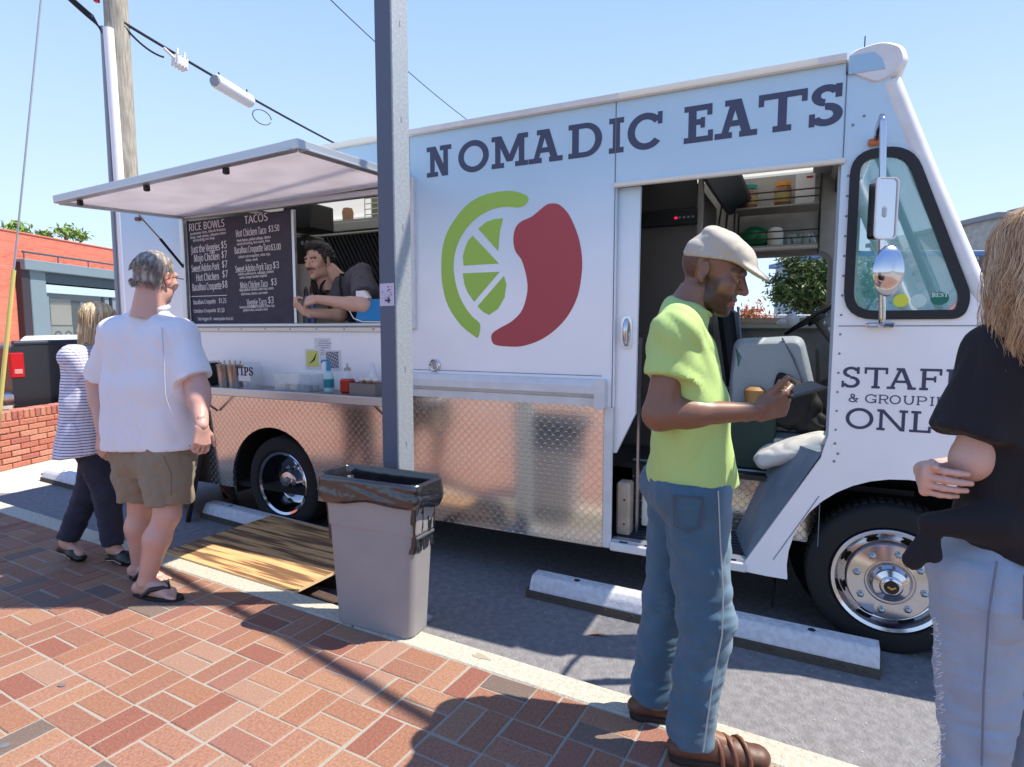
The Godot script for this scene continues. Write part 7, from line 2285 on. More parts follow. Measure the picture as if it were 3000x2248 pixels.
# ---- the man in the lime shirt, in profile, reading his phone
func man_lime() -> void:
	var base := V(0.58, 0, -2.03)
	var O := thing("person", "standing man in lime green t-shirt, jeans and white flat cap looking at a phone", "person", Transform3D(Basis(), base))
	var X := Transform3D(Basis(), -base)
	var sk := Color(0.185, 0.092, 0.058)
	var dark := Color(0.030, 0.016, 0.012)
	var SR := V(0.515, 1.435, -1.885)
	var SL := V(0.575, 1.435, -2.195)
	var ER := V(0.462, 1.185, -1.865)
	var WR := V(0.752, 1.198, -1.835)
	var EL := V(0.60, 1.17, -2.25)
	var WL := V(0.69, 0.97, -2.22)
	var HR := V(0.605, 0.91, -1.945)
	var HL := V(0.600, 0.91, -2.105)
	var KR := V(0.650, 0.49, -1.925)
	var KL := V(0.575, 0.47, -2.135)
	var AR := V(0.600, 0.09, -1.925)
	var AL := V(0.520, 0.09, -2.145)
	var N := V(0.575, 1.50, -2.035)
	var hx := Transform3D(frame(V(0.80, -0.33, 0.50), Vector3.UP), V(0.675, 1.634, -2.03))
	var s := 1.06
	var fc := func(p: Vector3) -> Color:
		var q := p / s
		var c := sk
		var beard := smoothstep(-0.038, -0.055, q.y) * smoothstep(-0.035, -0.015, q.z) * smoothstep(-0.14, -0.125, q.y)
		beard = maxf(beard, smoothstep(0.002, -0.02, q.y) * smoothstep(0.05, 0.035, q.z) * smoothstep(-0.014, 0.004, q.z) * smoothstep(-0.14, -0.12, q.y))
		if q.z > 0.055 and q.y > -0.052 and q.y < -0.040 and absf(q.x) < 0.03:
			beard = 0.8
		c = c.lerp(dark, beard * 0.85)
		if q.z > 0.072 and q.y < -0.050 and q.y > -0.080 and absf(q.x) < 0.025:
			c = c.lerp(Color(0.26, 0.085, 0.075) if q.y < -0.064 else Color(0.16, 0.06, 0.05), 0.85)
		if q.z > 0.055 and q.y > 0.020 and q.y < 0.033 and absf(q.x) > 0.012 and absf(q.x) < 0.052:
			c = c.lerp(dark, 0.8)
		if q.y > 0.045 or (q.z < -0.04 and q.y > -0.03):
			c = c.lerp(dark, 0.7)
		return c
	var sc := func(p: Vector3) -> Color: return sk
	# body: one surface from head to feet
	var b := mb(true)
	var f := Field.new(V(0.34, 0.0, -2.36), V(0.92, 1.60, -1.72), 0.012, 0.03)
	f.cap(SR, SL, 0.052, 0.052)
	for t in [0.25, 0.75]:
		f.cap(SR.lerp(SL, t) + V(0.02, -0.06, 0), HR.lerp(HL, t) + V(0, 0.10, 0), 0.085, 0.08)
	f.cap(HR, HL, 0.085, 0.085)
	f.cap(N, N + V(0.04, 0.07, 0), 0.062, 0.058)
	for q in [SR, SL]:
		f.cap(N + V(0, 0.0, 0), q, 0.055, 0.045)
	f.cap(SR, ER, 0.050, 0.050)
	f.cap(ER, ER.lerp(WR, 0.35), 0.047, 0.043)
	f.cap(ER.lerp(WR, 0.30), WR, 0.043, 0.028)
	f.cap(SL, EL, 0.055, 0.046)
	f.cap(EL, WL, 0.045, 0.03)
	legs(f, HR, KR, AR, [0.080, 0.055, 0.04])
	legs(f, HL, KL, AL, [0.080, 0.055, 0.04])
	f.cap(AR, V(0.78, 0.03, -1.905), 0.04, 0.03)
	f.cap(AL, V(0.70, 0.03, -2.125), 0.04, 0.03)
	f.mesh_into(b, sc, X)
	head_into(b, X * hx, s, fc)
	# right hand holds the phone between thumb and bent fingers
	hand_into(b, WR + V(0.004, 0, 0) - base, V(0.92, 0.26, -0.14), V(0.12, -0.30, 1.0), -1.0, [-0.15, [0.5, 0.9, 0.6], [0.65, 0.95, 0.6], [0.75, 1.0, 0.6], [0.85, 1.0, 0.6]], 1.06, sc, 0.14, 0.50, 0.05)
	hand_into(b, WL + V(0.0, -0.02, 0) - base, V(0.35, -0.9, 0.02), V(0.1, 0, -1), 1.0, [0.4, 0.3, 0.3, 0.3, 0.3], 1.0, sc)
	obj("body", b.done(), skin_mat(), O)
	eyes(O, X * hx, s, Color(0.12, 0.07, 0.04), 0.9, sk)
	# t-shirt
	f = Field.new(V(0.34, 0.85, -2.40), V(0.86, 1.62, -1.72), 0.010, 0.035)
	f.cap(SR + V(0, 0.004, 0.005), SL, 0.075, 0.075)
	for t in [0.22, 0.5, 0.78]:
		f.cap(SR.lerp(SL, t) + V(0.025, -0.07, 0), SR.lerp(SL, t) + V(0.065, -0.25, 0), 0.112, 0.116)
		f.cap(SR.lerp(SL, t) + V(0.06, -0.25, 0), HR.lerp(HL, t) + V(0.012, -0.02, 0), 0.116, 0.141)
	f.cap(N + V(-0.01, -0.06, 0), N + V(0.018, 0.022, 0), 0.085, 0.073, 1)
	for q in [SR, SL]:
		f.cap(N + V(0, -0.005, 0), q, 0.070, 0.062)
	f.cap(SR + V(-0.003, 0.004, 0.0), SR.lerp(ER, 0.56) + V(0.004, 0, 0.004), 0.070, 0.085, 1)
	f.cap(SL, SL.lerp(EL, 0.56), 0.070, 0.078, 1)
	f.wrinkle(11, 0.006, V(4.5, 2.5, 4), 1)
	f.wrinkle(14, 0.0050, V(2.0, 8.5, 3.5), 1, Basis(Vector3.BACK, 0.80))
	f.cut(V(0.62, 0.925, -2.0), V(0.06, -1, 0.0))
	var sb := mb()
	f.mesh_into(sb, sc, X)
	obj("t_shirt", sb.done(), cloth("lime_cotton", Color(0.655, 0.765, 0.46), 0.85, null, 7.0, 0.35), O)
	var col := mb()
	var cp := []
	for i in 24:
		var a := TAU * i / 24.0
		cp.append(N + V(0.020 + 0.070 * cos(a), 0.022 - 0.026 * cos(a), 0.068 * sin(a)) - base)
	col.tube(cp, 0.0065, 8, false, true)
	obj("collar", col.done(), M("lime_cotton"), O)
	var em := mb()
	em.prism(PackedVector2Array([Vector2(0, 0.06), Vector2(0.05, 0.03), Vector2(0.018, 0.0), Vector2(0.012, 0.024)]), 0, 0.002, Transform3D(frame(V(0.75, 0.05, 0.66), Vector3.UP), V(0.715, 1.33, -1.915) - base))
	obj("chest_print", em.done(), M("print_teal", Color(0.12, 0.30, 0.28), 0.8), O)
	# jeans
	f = Field.new(V(0.36, 0.02, -2.34), V(0.86, 1.06, -1.72), 0.010, 0.025)
	f.cap(HR, HL, 0.116, 0.116)
	f.cap(HR + V(0, 0.06, 0), HL + V(0, 0.06, 0), 0.105, 0.105)
	f.cap(HR + V(-0.03, 0.0, 0.0), HL + V(-0.03, 0.0, 0), 0.112, 0.112)
	f.cap(HR, KR + V(-0.01, 0.0, 0), 0.112, 0.090)
	f.cap(KR + V(0.004, 0.0, 0), KR.lerp(AR, 0.5), 0.092, 0.080)
	f.cap(KR.lerp(AR, 0.45), AR + V(0.004, -0.03, 0), 0.080, 0.084, 1)
	f.cap(HL, KL, 0.110, 0.088)
	f.cap(KL, KL.lerp(AL, 0.5), 0.088, 0.080)
	f.cap(KL.lerp(AL, 0.45), AL + V(0.004, -0.02, 0), 0.080, 0.086, 1)
	f.wrinkle(21, 0.006, V(5, 6, 6), 1)
	f.wrinkle(22, 0.0028, V(6, 17, 9), 1)
	f.cut(V(0.6, 0.96, -2), V(0, 1, 0))
	var jb := mb(true)
	var jn := FastNoiseLite.new()
	jn.seed = 5
	jn.frequency = 9.0
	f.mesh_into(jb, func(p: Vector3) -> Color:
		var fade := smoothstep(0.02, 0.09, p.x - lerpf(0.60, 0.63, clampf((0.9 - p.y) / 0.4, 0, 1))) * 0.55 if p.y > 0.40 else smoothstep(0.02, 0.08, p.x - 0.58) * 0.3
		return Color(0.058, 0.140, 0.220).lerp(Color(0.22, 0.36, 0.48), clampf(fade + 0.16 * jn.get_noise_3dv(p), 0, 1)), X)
	var jm := cloth("denim", Color.WHITE, 0.85, fine, 9.0, 0.7)
	jm.vertex_color_use_as_albedo = true
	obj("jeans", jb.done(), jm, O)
	var st := mb()
	st.tube([V(0.640, 0.95, -1.826) - base, V(0.655, 0.80, -1.838) - base, V(0.668, 0.62, -1.832) - base, V(0.668, 0.48, -1.830) - base, V(0.645, 0.30, -1.842) - base, V(0.622, 0.08, -1.838) - base], 0.0028, 5)
	obj("side_seam", st.done(), M("seam_thread", Color(0.62, 0.66, 0.68), 0.9), O)
	var pk := mb()
	var ppts := [V(0.505, 0.93, -1.842), V(0.592, 0.93, -1.822), V(0.592, 0.835, -1.828), V(0.548, 0.815, -1.832), V(0.51, 0.835, -1.842), V(0.505, 0.93, -1.842)]
	for i in ppts.size():
		ppts[i] = ppts[i] - base
	pk.tube(ppts, 0.0026, 5)
	obj("pocket_stitching", pk.done(), M("pocket_thread", Color(0.30, 0.32, 0.36), 0.9), O)
	# flat cap
	f = Field.new(V(-0.13, -0.06, -0.16), V(0.13, 0.17, 0.23), 0.005, 0.022)
	f.ell(V(0, 0.055, -0.012), V(0.090, 0.066, 0.108), Basis(Vector3.RIGHT, 0.10))
	f.ell(V(0, 0.092, 0.018), V(0.086, 0.046, 0.108), Basis(Vector3.RIGHT, 0.36))
	f.ell(V(0, 0.040, -0.012), V(0.088, 0.035, 0.106))
	f.wrinkle(31, 0.0016, V(14, 20, 14), 1)
	f.cut(V(0, 0.028, -0.10), V(0, -1, 0.16))
	f.ell(V(0, 0.046, 0.112), V(0.074, 0.011, 0.066), Basis(Vector3.RIGHT, 0.30))
	var cb := mb()
	f.mesh_into(cb, sc, X * hx)
	obj("flat_cap", cb.done(), cloth("cap_cotton", Color(0.76, 0.735, 0.68), 0.9, fine, 9.0, 0.5), O)
	var band := []
	for i in 30:
		var a := TAU * i / 30.0
		band.append(X * hx * V(0.0905 * sin(a), 0.052 + 0.012 * cos(a), -0.012 + 0.1085 * cos(a)))
	var bd := mb()
	bd.tube(band, 0.0022, 5, false, true)
	obj("cap_seam", bd.done(), M("cap_seam", Color(0.76, 0.75, 0.71), 0.9), O)
	# leather sandals
	var lb := mb()
	shoe(lb, V(0.565, 0.0, -1.925), V(0.82, 0.0, -1.895), 0.046, 0.045)
	shoe(lb, V(0.475, 0.0, -2.15), V(0.72, 0.0, -2.12), 0.046, 0.045)
	for v in lb.v.size():
		lb.v[v] -= base
	obj("shoe", lb.done(), cloth("brown_leather", Color(0.36, 0.235, 0.175), 0.5, mottle, 4.0, 0.3), O)
	for q in [[V(0.565, 0, -1.925), V(0.82, 0, -1.895)], [V(0.475, 0, -2.15), V(0.72, 0, -2.12)]]:
		var so := mb()
		var d: Vector3 = q[1] - q[0]
		so.tube([q[0] - d * 0.12 + V(0, 0.012, 0) - base, q[0] + V(0, 0.012, 0) - base, q[1] + V(0, 0.012, 0) - base, q[1] + d * 0.12 + V(0, 0.014, 0) - base], [0.03, 0.05, 0.054, 0.03], 16)
		for v in so.v.size():
			so.v[v].y = clampf(so.v[v].y, 0.001, 0.018)
		obj("sole", so.done(), M("sole_dark", Color(0.16, 0.12, 0.10), 0.8), O)
		for t in [0.45, 0.62, 0.80]:
			var stp := []
			for i in 9:
				var a := PI * i / 8.0
				stp.append(q[0] + d * (t + 0.06 * cos(a)) + V(0, 0.014 + (0.082 - 0.022 * t) * sin(a), 0.053 * cos(a)) - base)
			var sm := mb()
			sm.tube(stp, 0.008, 6)
			obj("strap", sm.done(), M("strap_brown", Color(0.42, 0.27, 0.20), 0.45), O)
	# the phone in his hand
	var pb := frame(V(0.93, 0.19, -0.25), V(-0.2, 1, 0.30))
	var ph := thing("phone", "dark smartphone held by the man in lime green t-shirt", "phone", Transform3D(pb, V(0.905, 1.262, -1.868)))
	obj("phone_body", bx(Vector3.ZERO, V(0.068, 0.009, 0.138), 0.003), M("phone_black", Color(0.05, 0.05, 0.055), 0.25), ph)
	obj("phone_screen", bx(V(0, 0.0048, 0), V(0.060, 0.0012, 0.120)), M("phone_glass", Color(0.09, 0.10, 0.12), 0.1), ph)


# ---- the man in the white shirt, from behind
func man_white() -> void:
	var base := V(-1.98, 0, -3.25)
	var O := thing("person", "stout grey haired man in white shirt, khaki shorts and flip flops seen from behind", "person", Transform3D(Basis(), base))
	var X := Transform3D(Basis(), -base)
	var sk := Color(0.52, 0.30, 0.245)
	var SL := V(-2.165, 1.44, -3.30)
	var SR := V(-1.765, 1.43, -3.21)
	var EL := V(-2.345, 1.135, -3.39)
	var WL := V(-2.275, 0.885, -3.30)
	var ER := V(-1.645, 1.135, -3.13)
	var WR := V(-1.572, 0.965, -3.01)
	var HL := V(-2.09, 0.78, -3.31)
	var HR := V(-1.875, 0.78, -3.22)
	var KL := V(-2.12, 0.455, -3.36)
	var KR := V(-1.865, 0.455, -3.175)
	var AL := V(-2.165, 0.075, -3.385)
	var AR := V(-1.99, 0.085, -3.155)
	var N := V(-1.955, 1.525, -3.255)
	var hx := Transform3D(frame(V(0.22, -0.06, -0.98), V(0.10, 1, 0)), V(-1.915, 1.725, -3.275))
	var s := 1.10
	var sc := func(p: Vector3) -> Color: return sk
	var fc := func(p: Vector3) -> Color:
		var q := p / s
		var c := sk
		if absf(q.x) > 0.07 and q.z < 0.02:
			c = Color(0.60, 0.26, 0.20)
		return c
	var b := mb(true)
	var f := Field.new(V(-2.46, 0.0, -3.56), V(-1.46, 1.68, -2.88), 0.013, 0.03)
	f.cap(SL, SR, 0.072, 0.072)
	for t in [0.25, 0.75]:
		f.cap(SL.lerp(SR, t) + V(0, -0.06, 0), HL.lerp(HR, t) + V(0, 0.10, 0), 0.09, 0.10)
	f.cap(HL, HR, 0.095, 0.095)
	f.cap(N, N + V(0.02, 0.08, -0.01), 0.068, 0.066)
	f.cap(SL, EL, 0.066, 0.055)
	f.cap(EL, EL.lerp(WL, 0.3), 0.054, 0.052)
	f.cap(EL.lerp(WL, 0.25), WL, 0.052, 0.033)
	f.cap(SR, ER, 0.066, 0.055)
	f.cap(ER, ER.lerp(WR, 0.3), 0.054, 0.052)
	f.cap(ER.lerp(WR, 0.25), WR, 0.052, 0.033)
	for q in [[HL, KL, AL], [HR, KR, AR]]:
		f.cap(q[0], q[1], 0.10, 0.066)
		f.cap(q[1], q[1].lerp(q[2], 0.35) + V(-0.008, 0, 0.012), 0.062, 0.066)
		f.cap(q[1].lerp(q[2], 0.35) + V(-0.008, 0, 0.012), q[2], 0.066, 0.040)
		f.ell(q[2] + V(0, -0.008, 0), V(0.042, 0.03, 0.042))
	f.mesh_into(b, sc, X)
	head_into(b, X * hx, s, fc, {"neck": 0.066})
	hand_into(b, WL - base, V(-0.10, -1.0, 0.12), V(-0.55, 0.05, 0.80), 1.0, [0.5, 0.5, 0.55, 0.6, 0.6], 1.05, sc)
	hand_into(b, WR - base, V(0.02, -1.0, 0.10), V(0.75, 0.0, 0.55), -1.0, [0.5, 0.65, 0.75, 0.8, 0.85], 1.05, sc)
	# feet with toes
	for q in [[V(-2.035, 0.035, -3.165), V(-1.785, 0.03, -3.115), -1.0], [V(-2.21, 0.035, -3.40), V(-1.985, 0.03, -3.31), 1.0]]:
		var d: Vector3 = (q[1] - q[0]).normalized()
		var sdv := d.cross(Vector3.UP)
		var ff := Field.new(q[0].min(q[1]) - V(0.10, 0.04, 0.10), q[0].max(q[1]) + V(0.10, 0.12, 0.10), 0.0045, 0.02)
		ff.cap(q[0] + V(0, 0.012, 0), q[0] + d * 0.08 + V(0, 0.03, 0), 0.037, 0.036)
		ff.cap(q[0] + d * 0.04 + V(0, 0.045, 0), q[0] + d * 0.15 + V(0, 0.018, 0), 0.036, 0.032)
		ff.cap(q[0] + d * 0.05, q[0] + d * 0.19 - sdv * 0.014, 0.032, 0.026)
		ff.cap(q[0] + d * 0.08, q[0] + d * 0.18 + sdv * 0.020, 0.030, 0.024)
		for t in 5:
			var lat: float = (-0.032 + 0.0165 * t) * (1.0 if q[2] > 0 else -1.0)
			var ro: float = 0.0135 - 0.0012 * t
			ff.cap(q[0] + d * (0.20 - 0.008 * t) + sdv * lat + V(0, -0.006, 0), q[0] + d * (0.245 - 0.012 * t) + sdv * lat * 1.08 + V(0, -0.012, 0), ro, ro * 0.85, 0, Vector3.ZERO, 1.0, 0.006)
		ff.cut(V(0, 0.016, 0), Vector3.DOWN)
		ff.mesh_into(b, sc, X)
		var so := mb()
		var outl := PackedVector2Array()
		for i in 26:
			var a := TAU * i / 26.0
			outl.append(Vector2(0.115 + 0.155 * cos(a), (0.047 + 0.008 * cos(a)) * sin(a)))
		so.prism(outl, 0.001, 0.022, Transform3D(Basis(d, -sdv if false else Vector3.UP.cross(d), Vector3.UP), V(q[0].x, 0, q[0].z) - base))
		obj("flip_flop_sole", so.done(), M("flip_black", Color(0.09, 0.085, 0.085), 0.7), O)
		for sg in [-1.0, 1.0]:
			var stp := [q[0] + d * 0.19 + V(0, 0.022, 0) - base, q[0] + d * 0.165 + sdv * 0.018 * sg + V(0, 0.034, 0) - base, q[0] + d * 0.11 + sdv * 0.045 * sg + V(0, 0.028, 0) - base, q[0] + d * 0.06 + sdv * 0.050 * sg + V(0, -0.012, 0) - base]
			obj("flip_flop_strap", tb(stp, [0.008, 0.013, 0.014, 0.010], 7), M("flip_strap", Color(0.13, 0.12, 0.12), 0.5), O)
	obj("body", b.done(), skin_mat(), O)
	# shirt, worn loose
	f = Field.new(V(-2.52, 0.72, -3.62), V(-1.46, 1.68, -2.90), 0.0115, 0.04)
	f.cap(SL + V(0.0, -0.015, 0), SR + V(-0.0, -0.015, 0), 0.086, 0.086)
	f.cap(SL.lerp(SR, 0.28) + V(0, 0.03, 0), SL.lerp(SR, 0.72) + V(0, 0.03, 0), 0.078, 0.078)
	f.cap(N + V(0, -0.05, 0), N + V(0.012, 0.048, 0), 0.105, 0.080, 1)
	for t in [0.19, 0.5, 0.81]:
		f.cap(SL.lerp(SR, t) + V(0, -0.05, -0.01), SL.lerp(SR, t) + V(0.0, -0.30, -0.02), 0.130, 0.150)
		f.cap(SL.lerp(SR, t) + V(0.0, -0.30, -0.02), SL.lerp(SR, t) + V(-0.002, -0.64, -0.015), 0.150, 0.163)
	f.cap(SL, SL.lerp(EL, 0.82), 0.082, 0.090, 1)
	f.cap(SR, SR.lerp(ER, 0.82), 0.082, 0.092, 1)
	f.wrinkle(41, 0.008, V(2.6, 1.3, 2.6), 1)
	f.wrinkle(43, 0.005, V(3.5, 8, 5), 1, Basis(Vector3.BACK, 1.0))
	f.cut(V(-1.99, 0.80, -3.25), V(0.03, -1, 0.02))
	var w := mb()
	f.mesh_into(w, sc, X)
	obj("shirt", w.done(), cloth("white_cotton", Color(0.84, 0.84, 0.875), 0.9, null, 7.0, 0.35), O)
	var cl := mb()
	var cp := []
	for i in 24:
		var a := TAU * i / 24.0
		cp.append(N + V(0.014 + 0.080 * cos(a), 0.040 - 0.012 * sin(a), 0.078 * sin(a)) - base)
	cl.tube(cp, 0.012, 8, false, true)
	obj("collar", cl.done(), M("white_cotton"), O)
	obj("armhole_seam", tb([V(-1.80, 1.46, -3.10) - base, V(-1.765, 1.30, -3.045) - base, V(-1.76, 1.12, -3.03) - base, V(-1.74, 0.99, -3.05) - base], 0.003, 5), M("shirt_seam", Color(0.72, 0.72, 0.76), 0.9), O)
	# khaki shorts
	f = Field.new(V(-2.36, 0.42, -3.58), V(-1.60, 0.96, -2.96), 0.0105, 0.03)
	f.cap(HL + V(0, -0.03, 0), HR + V(0, -0.03, 0), 0.132, 0.132)
	f.cap(HL + V(0, 0.03, 0), HR + V(0, 0.03, 0), 0.12, 0.12)
	f.cap(HL + V(-0.005, -0.02, 0), V(-2.12, 0.500, -3.35), 0.137, 0.120, 1)
	f.cap(HR + V(0.005, -0.02, 0), V(-1.865, 0.500, -3.185), 0.137, 0.122, 1)
	f.wrinkle(51, 0.010, V(4, 3, 4), 1)
	f.wrinkle(52, 0.005, V(9, 10, 9), 1)
	f.cut(V(-1.98, 0.835, -3.2), V(0, 1, 0))
	w = mb()
	f.mesh_into(w, sc, X)
	obj("shorts", w.done(), cloth("khaki", Color(0.57, 0.515, 0.44), 0.9, fine, 8.0, 0.5), O)
	obj("pocket_seam", tb([V(-1.80, 0.80, -3.055) - base, V(-1.765, 0.70, -3.06) - base, V(-1.775, 0.585, -3.062) - base], 0.003, 5), M("khaki_seam", Color(0.40, 0.36, 0.31), 0.9), O)
	# short grey hair and spectacles
	var h := Field.new(V(-0.12, -0.10, -0.15), V(0.12, 0.16, 0.12), 0.005, 0.02)
	h.ell(V(0, 0.042, -0.022) * s, V(0.0805, 0.090, 0.099) * s)
	h.ell(V(0, -0.02, -0.052) * s, V(0.066, 0.055, 0.062) * s)
	h.cut(V(0, 0.075, 0.045), V(0, -0.5, 1))
	h.cut(V(0, -0.046, -0.06), V(0, -1, -0.15))
	h.wrinkle(61, 0.002, V(28, 60, 28), 2)
	var hb := mb(true)
	var hn := FastNoiseLite.new()
	hn.seed = 3
	hn.frequency = 1.0
	h.mesh_into(hb, func(p: Vector3) -> Color:
		var v := hn.get_noise_3d(p.x * 40, p.y * 14, p.z * 40)
		var c := Color(0.13, 0.115, 0.11).lerp(Color(0.36, 0.33, 0.30), smoothstep(-0.2, 0.35, v))
		return c, X * hx)
	var r := RandomNumberGenerator.new()
	r.seed = 15
	var cols := [Color(0.42, 0.40, 0.40), Color(0.55, 0.52, 0.49), Color(0.36, 0.33, 0.33), Color(0.68, 0.64, 0.58)]
	for i in 1800:
		var d := V(r.randfn(), r.randfn(), r.randfn()).normalized()
		if d.z > 0.35 or d.y < -0.62:
			continue
		var p := (V(0, 0.035, -0.024) + V(0.081, 0.088, 0.099) * d) * s
		if d.y < -0.1:
			p = (V(0, -0.01, -0.045) + V(0.070, 0.065, 0.075) * d) * s
		var dn := V(d.x * 0.5 + 0.15, -0.7 - d.y * 0.3, d.z * 0.4 - 0.1).normalized()
		hb.col = lin(cols[r.randi() % 4])
		hb.tube([X * hx * p, X * hx * (p + dn * 0.012 + d * 0.002), X * hx * (p + dn * 0.022)], [0.0009, 0.0008, 0.0003], 3, false)
	var hm := M("hair", Color.WHITE, 0.55)
	hm.vertex_color_use_as_albedo = true
	obj("hair", hb.done(), hm, O)
	obj("spectacle_arm", tb([X * hx * (V(-0.078, 0.012, 0.085) * s), X * hx * (V(-0.083, 0.012, 0.0) * s), X * hx * (V(-0.080, -0.008, -0.032) * s)], 0.0025, 6), M("black_rubber"), O)
	obj("spectacle_arm", tb([X * hx * (V(0.078, 0.012, 0.085) * s), X * hx * (V(0.083, 0.012, 0.0) * s), X * hx * (V(0.080, -0.008, -0.032) * s)], 0.0025, 6), M("black_rubber"), O)

# ---- the woman in the striped top, walking
func woman_striped() -> void:
	var base := V(-2.60, 0, -3.66)
	var O := thing("person", "blonde woman in blue and white striped top and dark trousers walking beside white-shirted man", "person", Transform3D(Basis(), base))
	var X := Transform3D(Basis(), -base)
	var sk := Color(0.50, 0.28, 0.21)
	var sc := func(_p: Vector3) -> Color: return sk
	var SR := V(-2.60, 1.285, -3.55)
	var SL := V(-2.56, 1.285, -3.85)
	var HR := V(-2.59, 0.80, -3.62)
	var HL := V(-2.60, 0.80, -3.76)
	var KB := V(-2.665, 0.43, -3.70)
	var AB := V(-2.80, 0.115, -3.67)
	var KF := V(-2.49, 0.43, -3.62)
	var AF := V(-2.475, 0.10, -3.62)
	var N := V(-2.565, 1.34, -3.70)
	var hx := Transform3D(frame(V(0.95, -0.05, -0.25), Vector3.UP), V(-2.525, 1.49, -3.71))
	var b := mb(true)
	var f := Field.new(V(-2.95, 0.0, -4.0), V(-2.05, 1.46, -3.40), 0.013, 0.03)
	f.cap(SR, SL, 0.058, 0.058)
	for t in [0.25, 0.75]:
		f.cap(SR.lerp(SL, t) + V(0.01, -0.06, 0), HR.lerp(HL, t) + V(0, 0.08, 0), 0.095, 0.10)
	f.cap(HR, HL, 0.105, 0.105)
	f.cap(N, N + V(0.02, 0.07, 0), 0.05, 0.05)
	for q in [[SR, V(-2.42, 1.06, -3.58), V(-2.20, 1.02, -3.66)], [SL, V(-2.44, 1.06, -3.86), V(-2.22, 1.02, -3.78)]]:
		f.cap(q[0], q[1], 0.048, 0.042)
		f.cap(q[1], q[2], 0.042, 0.027)
	legs(f, HL, KB, AB, [0.085, 0.056, 0.036])
	legs(f, HR, KF, AF, [0.085, 0.056, 0.036])
	f.cap(AB, V(-2.70, 0.05, -3.645), 0.034, 0.028)
	f.cap(AF, V(-2.37, 0.035, -3.60), 0.034, 0.026)
	f.mesh_into(b, sc, X)
	head_into(b, X * hx, 0.97, sc, {"neck": 0.048})
	hand_into(b, V(-2.20, 1.02, -3.66) - base, V(1, -0.1, 0), V(0, 0.3, 1), -1.0, [0.4, 0.5, 0.5, 0.5, 0.5], 0.92, sc)
	hand_into(b, V(-2.22, 1.02, -3.78) - base, V(1, -0.1, 0), V(0, 0.3, -1), 1.0, [0.4, 0.5, 0.5, 0.5, 0.5], 0.92, sc)
	obj("body", b.done(), skin_mat(), O)
	f = Field.new(V(-2.95, 0.62, -4.02), V(-2.28, 1.42, -3.40), 0.011, 0.03)
	f.cap(SR, SL, 0.078, 0.078)
	for t in [0.2, 0.5, 0.8]:
		f.cap(SR.lerp(SL, t) + V(0.0, -0.05, 0), SR.lerp(SL, t) + V(0.005, -0.30, 0), 0.110, 0.130)
		f.cap(SR.lerp(SL, t) + V(0.005, -0.30, 0), SR.lerp(SL, t) + V(-0.03, -0.64, 0), 0.130, 0.162)
	f.cap(SR, V(-2.44, 1.08, -3.58), 0.07, 0.06, 1)
	f.cap(SL, V(-2.46, 1.08, -3.86), 0.07, 0.06, 1)
	f.wrinkle(71, 0.010, V(6, 2, 6), 2)
	f.cut(V(-2.6, 0.69, -3.7), V(0.12, -1, 0))
	var w := mb(true)
	f.mesh_into(w, func(p: Vector3) -> Color:
		return Color.WHITE, X)
	# woven stripes follow the height on the cloth
	var im := Image.create(8, 512, false, Image.FORMAT_RGB8)
	var wn := FastNoiseLite.new()
	wn.seed = 2
	for y in 512:
		var ph := fposmod(y / 512.0 * 16.0, 1.0)
		var cst := Color(0.83, 0.83, 0.90) if ph > 0.27 else Color(0.22, 0.24, 0.38)
		for x in 8:
			im.set_pixel(x, y, cst)
	var sm := cloth("striped_jersey", Color.WHITE, 0.9, ImageTexture.create_from_image(im), 3.6, 0.3)
	sm.uv1_world_triplanar = false
	obj("striped_top", w.done(), sm, O)
	f = Field.new(V(-2.98, 0.02, -3.98), V(-2.30, 0.98, -3.42), 0.0105, 0.025)
	f.cap(HR, HL, 0.122, 0.122)
	f.cap(HR + V(0, 0.08, 0), HL + V(0, 0.08, 0), 0.115, 0.115)
	f.cap(HL, KB, 0.105, 0.078)
	f.cap(KB, AB + V(0.008, 0.02, 0), 0.078, 0.066, 1)
	f.cap(HR, KF, 0.105, 0.078)
	f.cap(KF, AF + V(0, 0.02, 0), 0.078, 0.066, 1)
	f.wrinkle(81, 0.006, V(7, 9, 7), 2)
	w = mb()
	f.mesh_into(w, sc, X)
	obj("trousers", w.done(), cloth("navy_cloth", Color(0.15, 0.16, 0.24), 0.85, fine, 8.0, 0.5), O)
	var sh := mb()
	shoe(sh, V(-2.845, 0.035, -3.685), V(-2.70, 0.005, -3.645), 0.036, 0.032)
	shoe(sh, V(-2.50, 0.0, -3.625), V(-2.345, 0.0, -3.595), 0.036, 0.032)
	for v in sh.v.size():
		sh.v[v] -= base
	obj("shoe", sh.done(), M("shoe_black", Color(0.05, 0.05, 0.06), 0.35), O)
	for q in [[V(-2.845, 0.05, -3.655), V(-2.74, 0.03, -3.61)], [V(-2.50, 0.03, -3.588), V(-2.39, 0.02, -3.555)]]:
		obj("shoe_trim", tb([q[0] - base, q[0].lerp(q[1], 0.5) + V(0, 0.012, 0) - base, q[1] - base], 0.0035, 5), M("trim_pale", Color(0.62, 0.56, 0.50), 0.5), O)
	var h := Field.new(V(-0.13, -0.17, -0.15), V(0.13, 0.14, 0.11), 0.006, 0.025)
	h.ell(V(0, 0.04, -0.02), V(0.086, 0.090, 0.102))
	h.ell(V(0, -0.05, -0.05), V(0.085, 0.095, 0.075))
	h.cut(V(0, 0, 0.05), V(0, -0.3, 1))
	h.cut(V(0, -0.13, 0), V(0, -1, 0))
	h.wrinkle(91, 0.006, V(35, 6, 35), 2)
	var hb := mb(true)
	h.mesh_into(hb, func(p: Vector3) -> Color: return Color(0.46, 0.34, 0.20).lerp(Color(0.68, 0.55, 0.36), 0.5 + 0.5 * sin(p.x * 120 + p.z * 170)), X * hx)
	var r := RandomNumberGenerator.new()
	r.seed = 25
